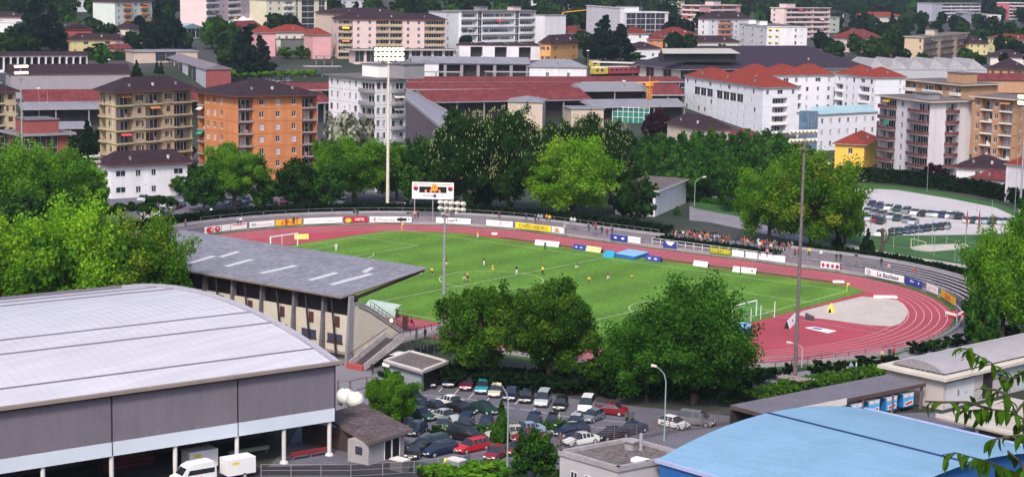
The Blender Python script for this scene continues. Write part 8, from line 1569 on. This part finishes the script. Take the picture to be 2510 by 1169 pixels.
# the crowd on the standing platform
cols = ['black', 'dark blue', 'red', 'maroon', 'grey', 'brown', 'white', 'pale blue', 'maroon', 'orange', 'brown', 'black', 'black', 'dark blue', 'brown', 'black', 'dark blue']
n = 0
for i in range(120):
    left = i < 72; s = pr.gauss(1.49, .05) if left else pr.gauss(1.26, .055); 
    if i % 6 == 0: s = pr.uniform(1.2, 1.57)
    s = min(1.585, max(1.19, s)); o_ = -7.4-abs(pr.gauss(0, 2.2)); o_ = max(o_, -13.5); P = ring(s, o_); P.z = 1.1; c = pr.choice(cols); tr_ = pr.choice(['black', 'dark blue', 'grey', 'brown', 'beige']); hq_ = pr.choice([0, 0, 0, 1, 1, 2])
    person(P, 'stand', c, tr_, f'{("dark", "brown", "fair")[hq_]}-haired spectator in {c} top and {tr_} trousers, {"left cluster by the clubhouse" if s > 1.4 else "right cluster by the big trees"}', face=pr.uniform(-.5, .5), group='standing crowd on the platform', hr=hq_, sc_=pr.uniform(.93, 1.05))
# ---------------------------------------------------------------- foreground tree: twigs with hanging young leaves
D0 = 9.
def NP(px, py, d=D0): q = ray(px, py); return CP+q*d
base = NP(2900, 1400); base.z = T(base.x, base.y); ft = thing('foreground_tree', 'leafy twigs of a tree reaching in from the right edge close to the camera', 'tree', tuple(base))
def loc(p): return tuple(p-base)
top = NP(2820, 1000, 9.2); mb = MB(); mb.path([loc(base-Vector((0, 0, .3))), loc(base.lerp(top, .5)+Vector((.1, 0, 0))), loc(top), loc(top+Vector((.1, .1, 1.6)))], [.16, .12, .09, .04], 8); mb.build('trunk', wood, ft)
tw = [[(2820, 1040), (2600, 1100), (2510, 1062), (2490, 1010), (2470, 968), (2455, 930), (2430, 888), (2400, 872), (2370, 856), (2350, 852)], [(2600, 1100), (2520, 1035), (2480, 1008), (2430, 1003), (2390, 1004), (2345, 1010)], [(2430, 1003), (2370, 985), (2310, 985), (2268, 983)], [(2470, 968), (2440, 955), (2405, 952)], [(2455, 930), (2490, 925), (2520, 900)], [(2600, 1150), (2520, 1172), (2470, 1150), (2420, 1130), (2375, 1118), (2340, 1108), (2315, 1116)], [(2600, 1100), (2530, 1062), (2480, 1068), (2430, 1078)], [(2520, 1172), (2500, 1130), (2470, 1105)], [(2490, 1010), (2515, 980), (2530, 960)]]
leafm = [leafmat('near_leaf', (.02, .06, .006), (.04, .11, .01), (.085, .17, .02), .25, .4)]
lr_ = random.Random(4); brm = mat('twig_bark', (.06, .055, .04), .2, 30)
def leafmesh(seed):
    r = random.Random(seed); mb = MB(); L_ = .115; W_ = .024; n = 5; pts = []
    for i in range(n+1): t = i/n; w_ = W_*math.sin(math.pi*min(1, t*.93+.07))**.8; pts.append((t*L_, w_, -.35*t*t*L_*(1+r.random())))
    for (x0, w0, z0), (x1, w1, z1) in zip(pts, pts[1:]): mb.poly([(x0, -w0, z0+w0*.3), (x1, -w1, z1+w1*.3), (x1, 0, z1), (x0, 0, z0)]); mb.poly([(x0, 0, z0), (x1, 0, z1), (x1, w1, z1+w1*.3), (x0, w0, z0+w0*.3)])
    me = mb.mesh('leaf', leafm); at = me.attributes.new('tint', 'FLOAT', 'POINT'); at.data.foreach_set('value', [.3+.5*r.random()]*len(me.vertices)); return me
LFS = [leafmesh(i) for i in range(5)]; nleaf = 0
for k, pts in enumerate(tw):
    P = [NP(x, y, D0+.25*math.sin(k*1.7+i*.4)) for i, (x, y) in enumerate(pts)]; mb = MB(); mb.path([loc(p) for p in P], [max(.0022, .008-.0011*i) for i in range(len(P))], 5); mb.build('branch', brm, ft)
    for i in range(1, len(P)):
        if pts[i][0] > 2560: continue
        seg = P[i]-P[i-1]; m_ = max(3, int(seg.length/.019))
        for j in range(m_):
            if nleaf > 285: break
            q = P[i-1]+seg*(j+lr_.random())/m_; a = lr_.uniform(0, 6.28); o = inst(LFS[lr_.randrange(5)], 'leaf', ft, loc(q)); side = seg.normalized()
            d = (side*.5+Vector((lr_.gauss(0, .6), lr_.gauss(0, .6), -.55+lr_.gauss(0, .45)))).normalized(); o.rotation_euler = d.to_track_quat('X', 'Z').to_euler(); s = lr_.uniform(.38, .82); o.scale = (s, s*lr_.uniform(.8, 1.2), s); nleaf += 1
print('objects', len(bpy.data.objects), 'skew done')
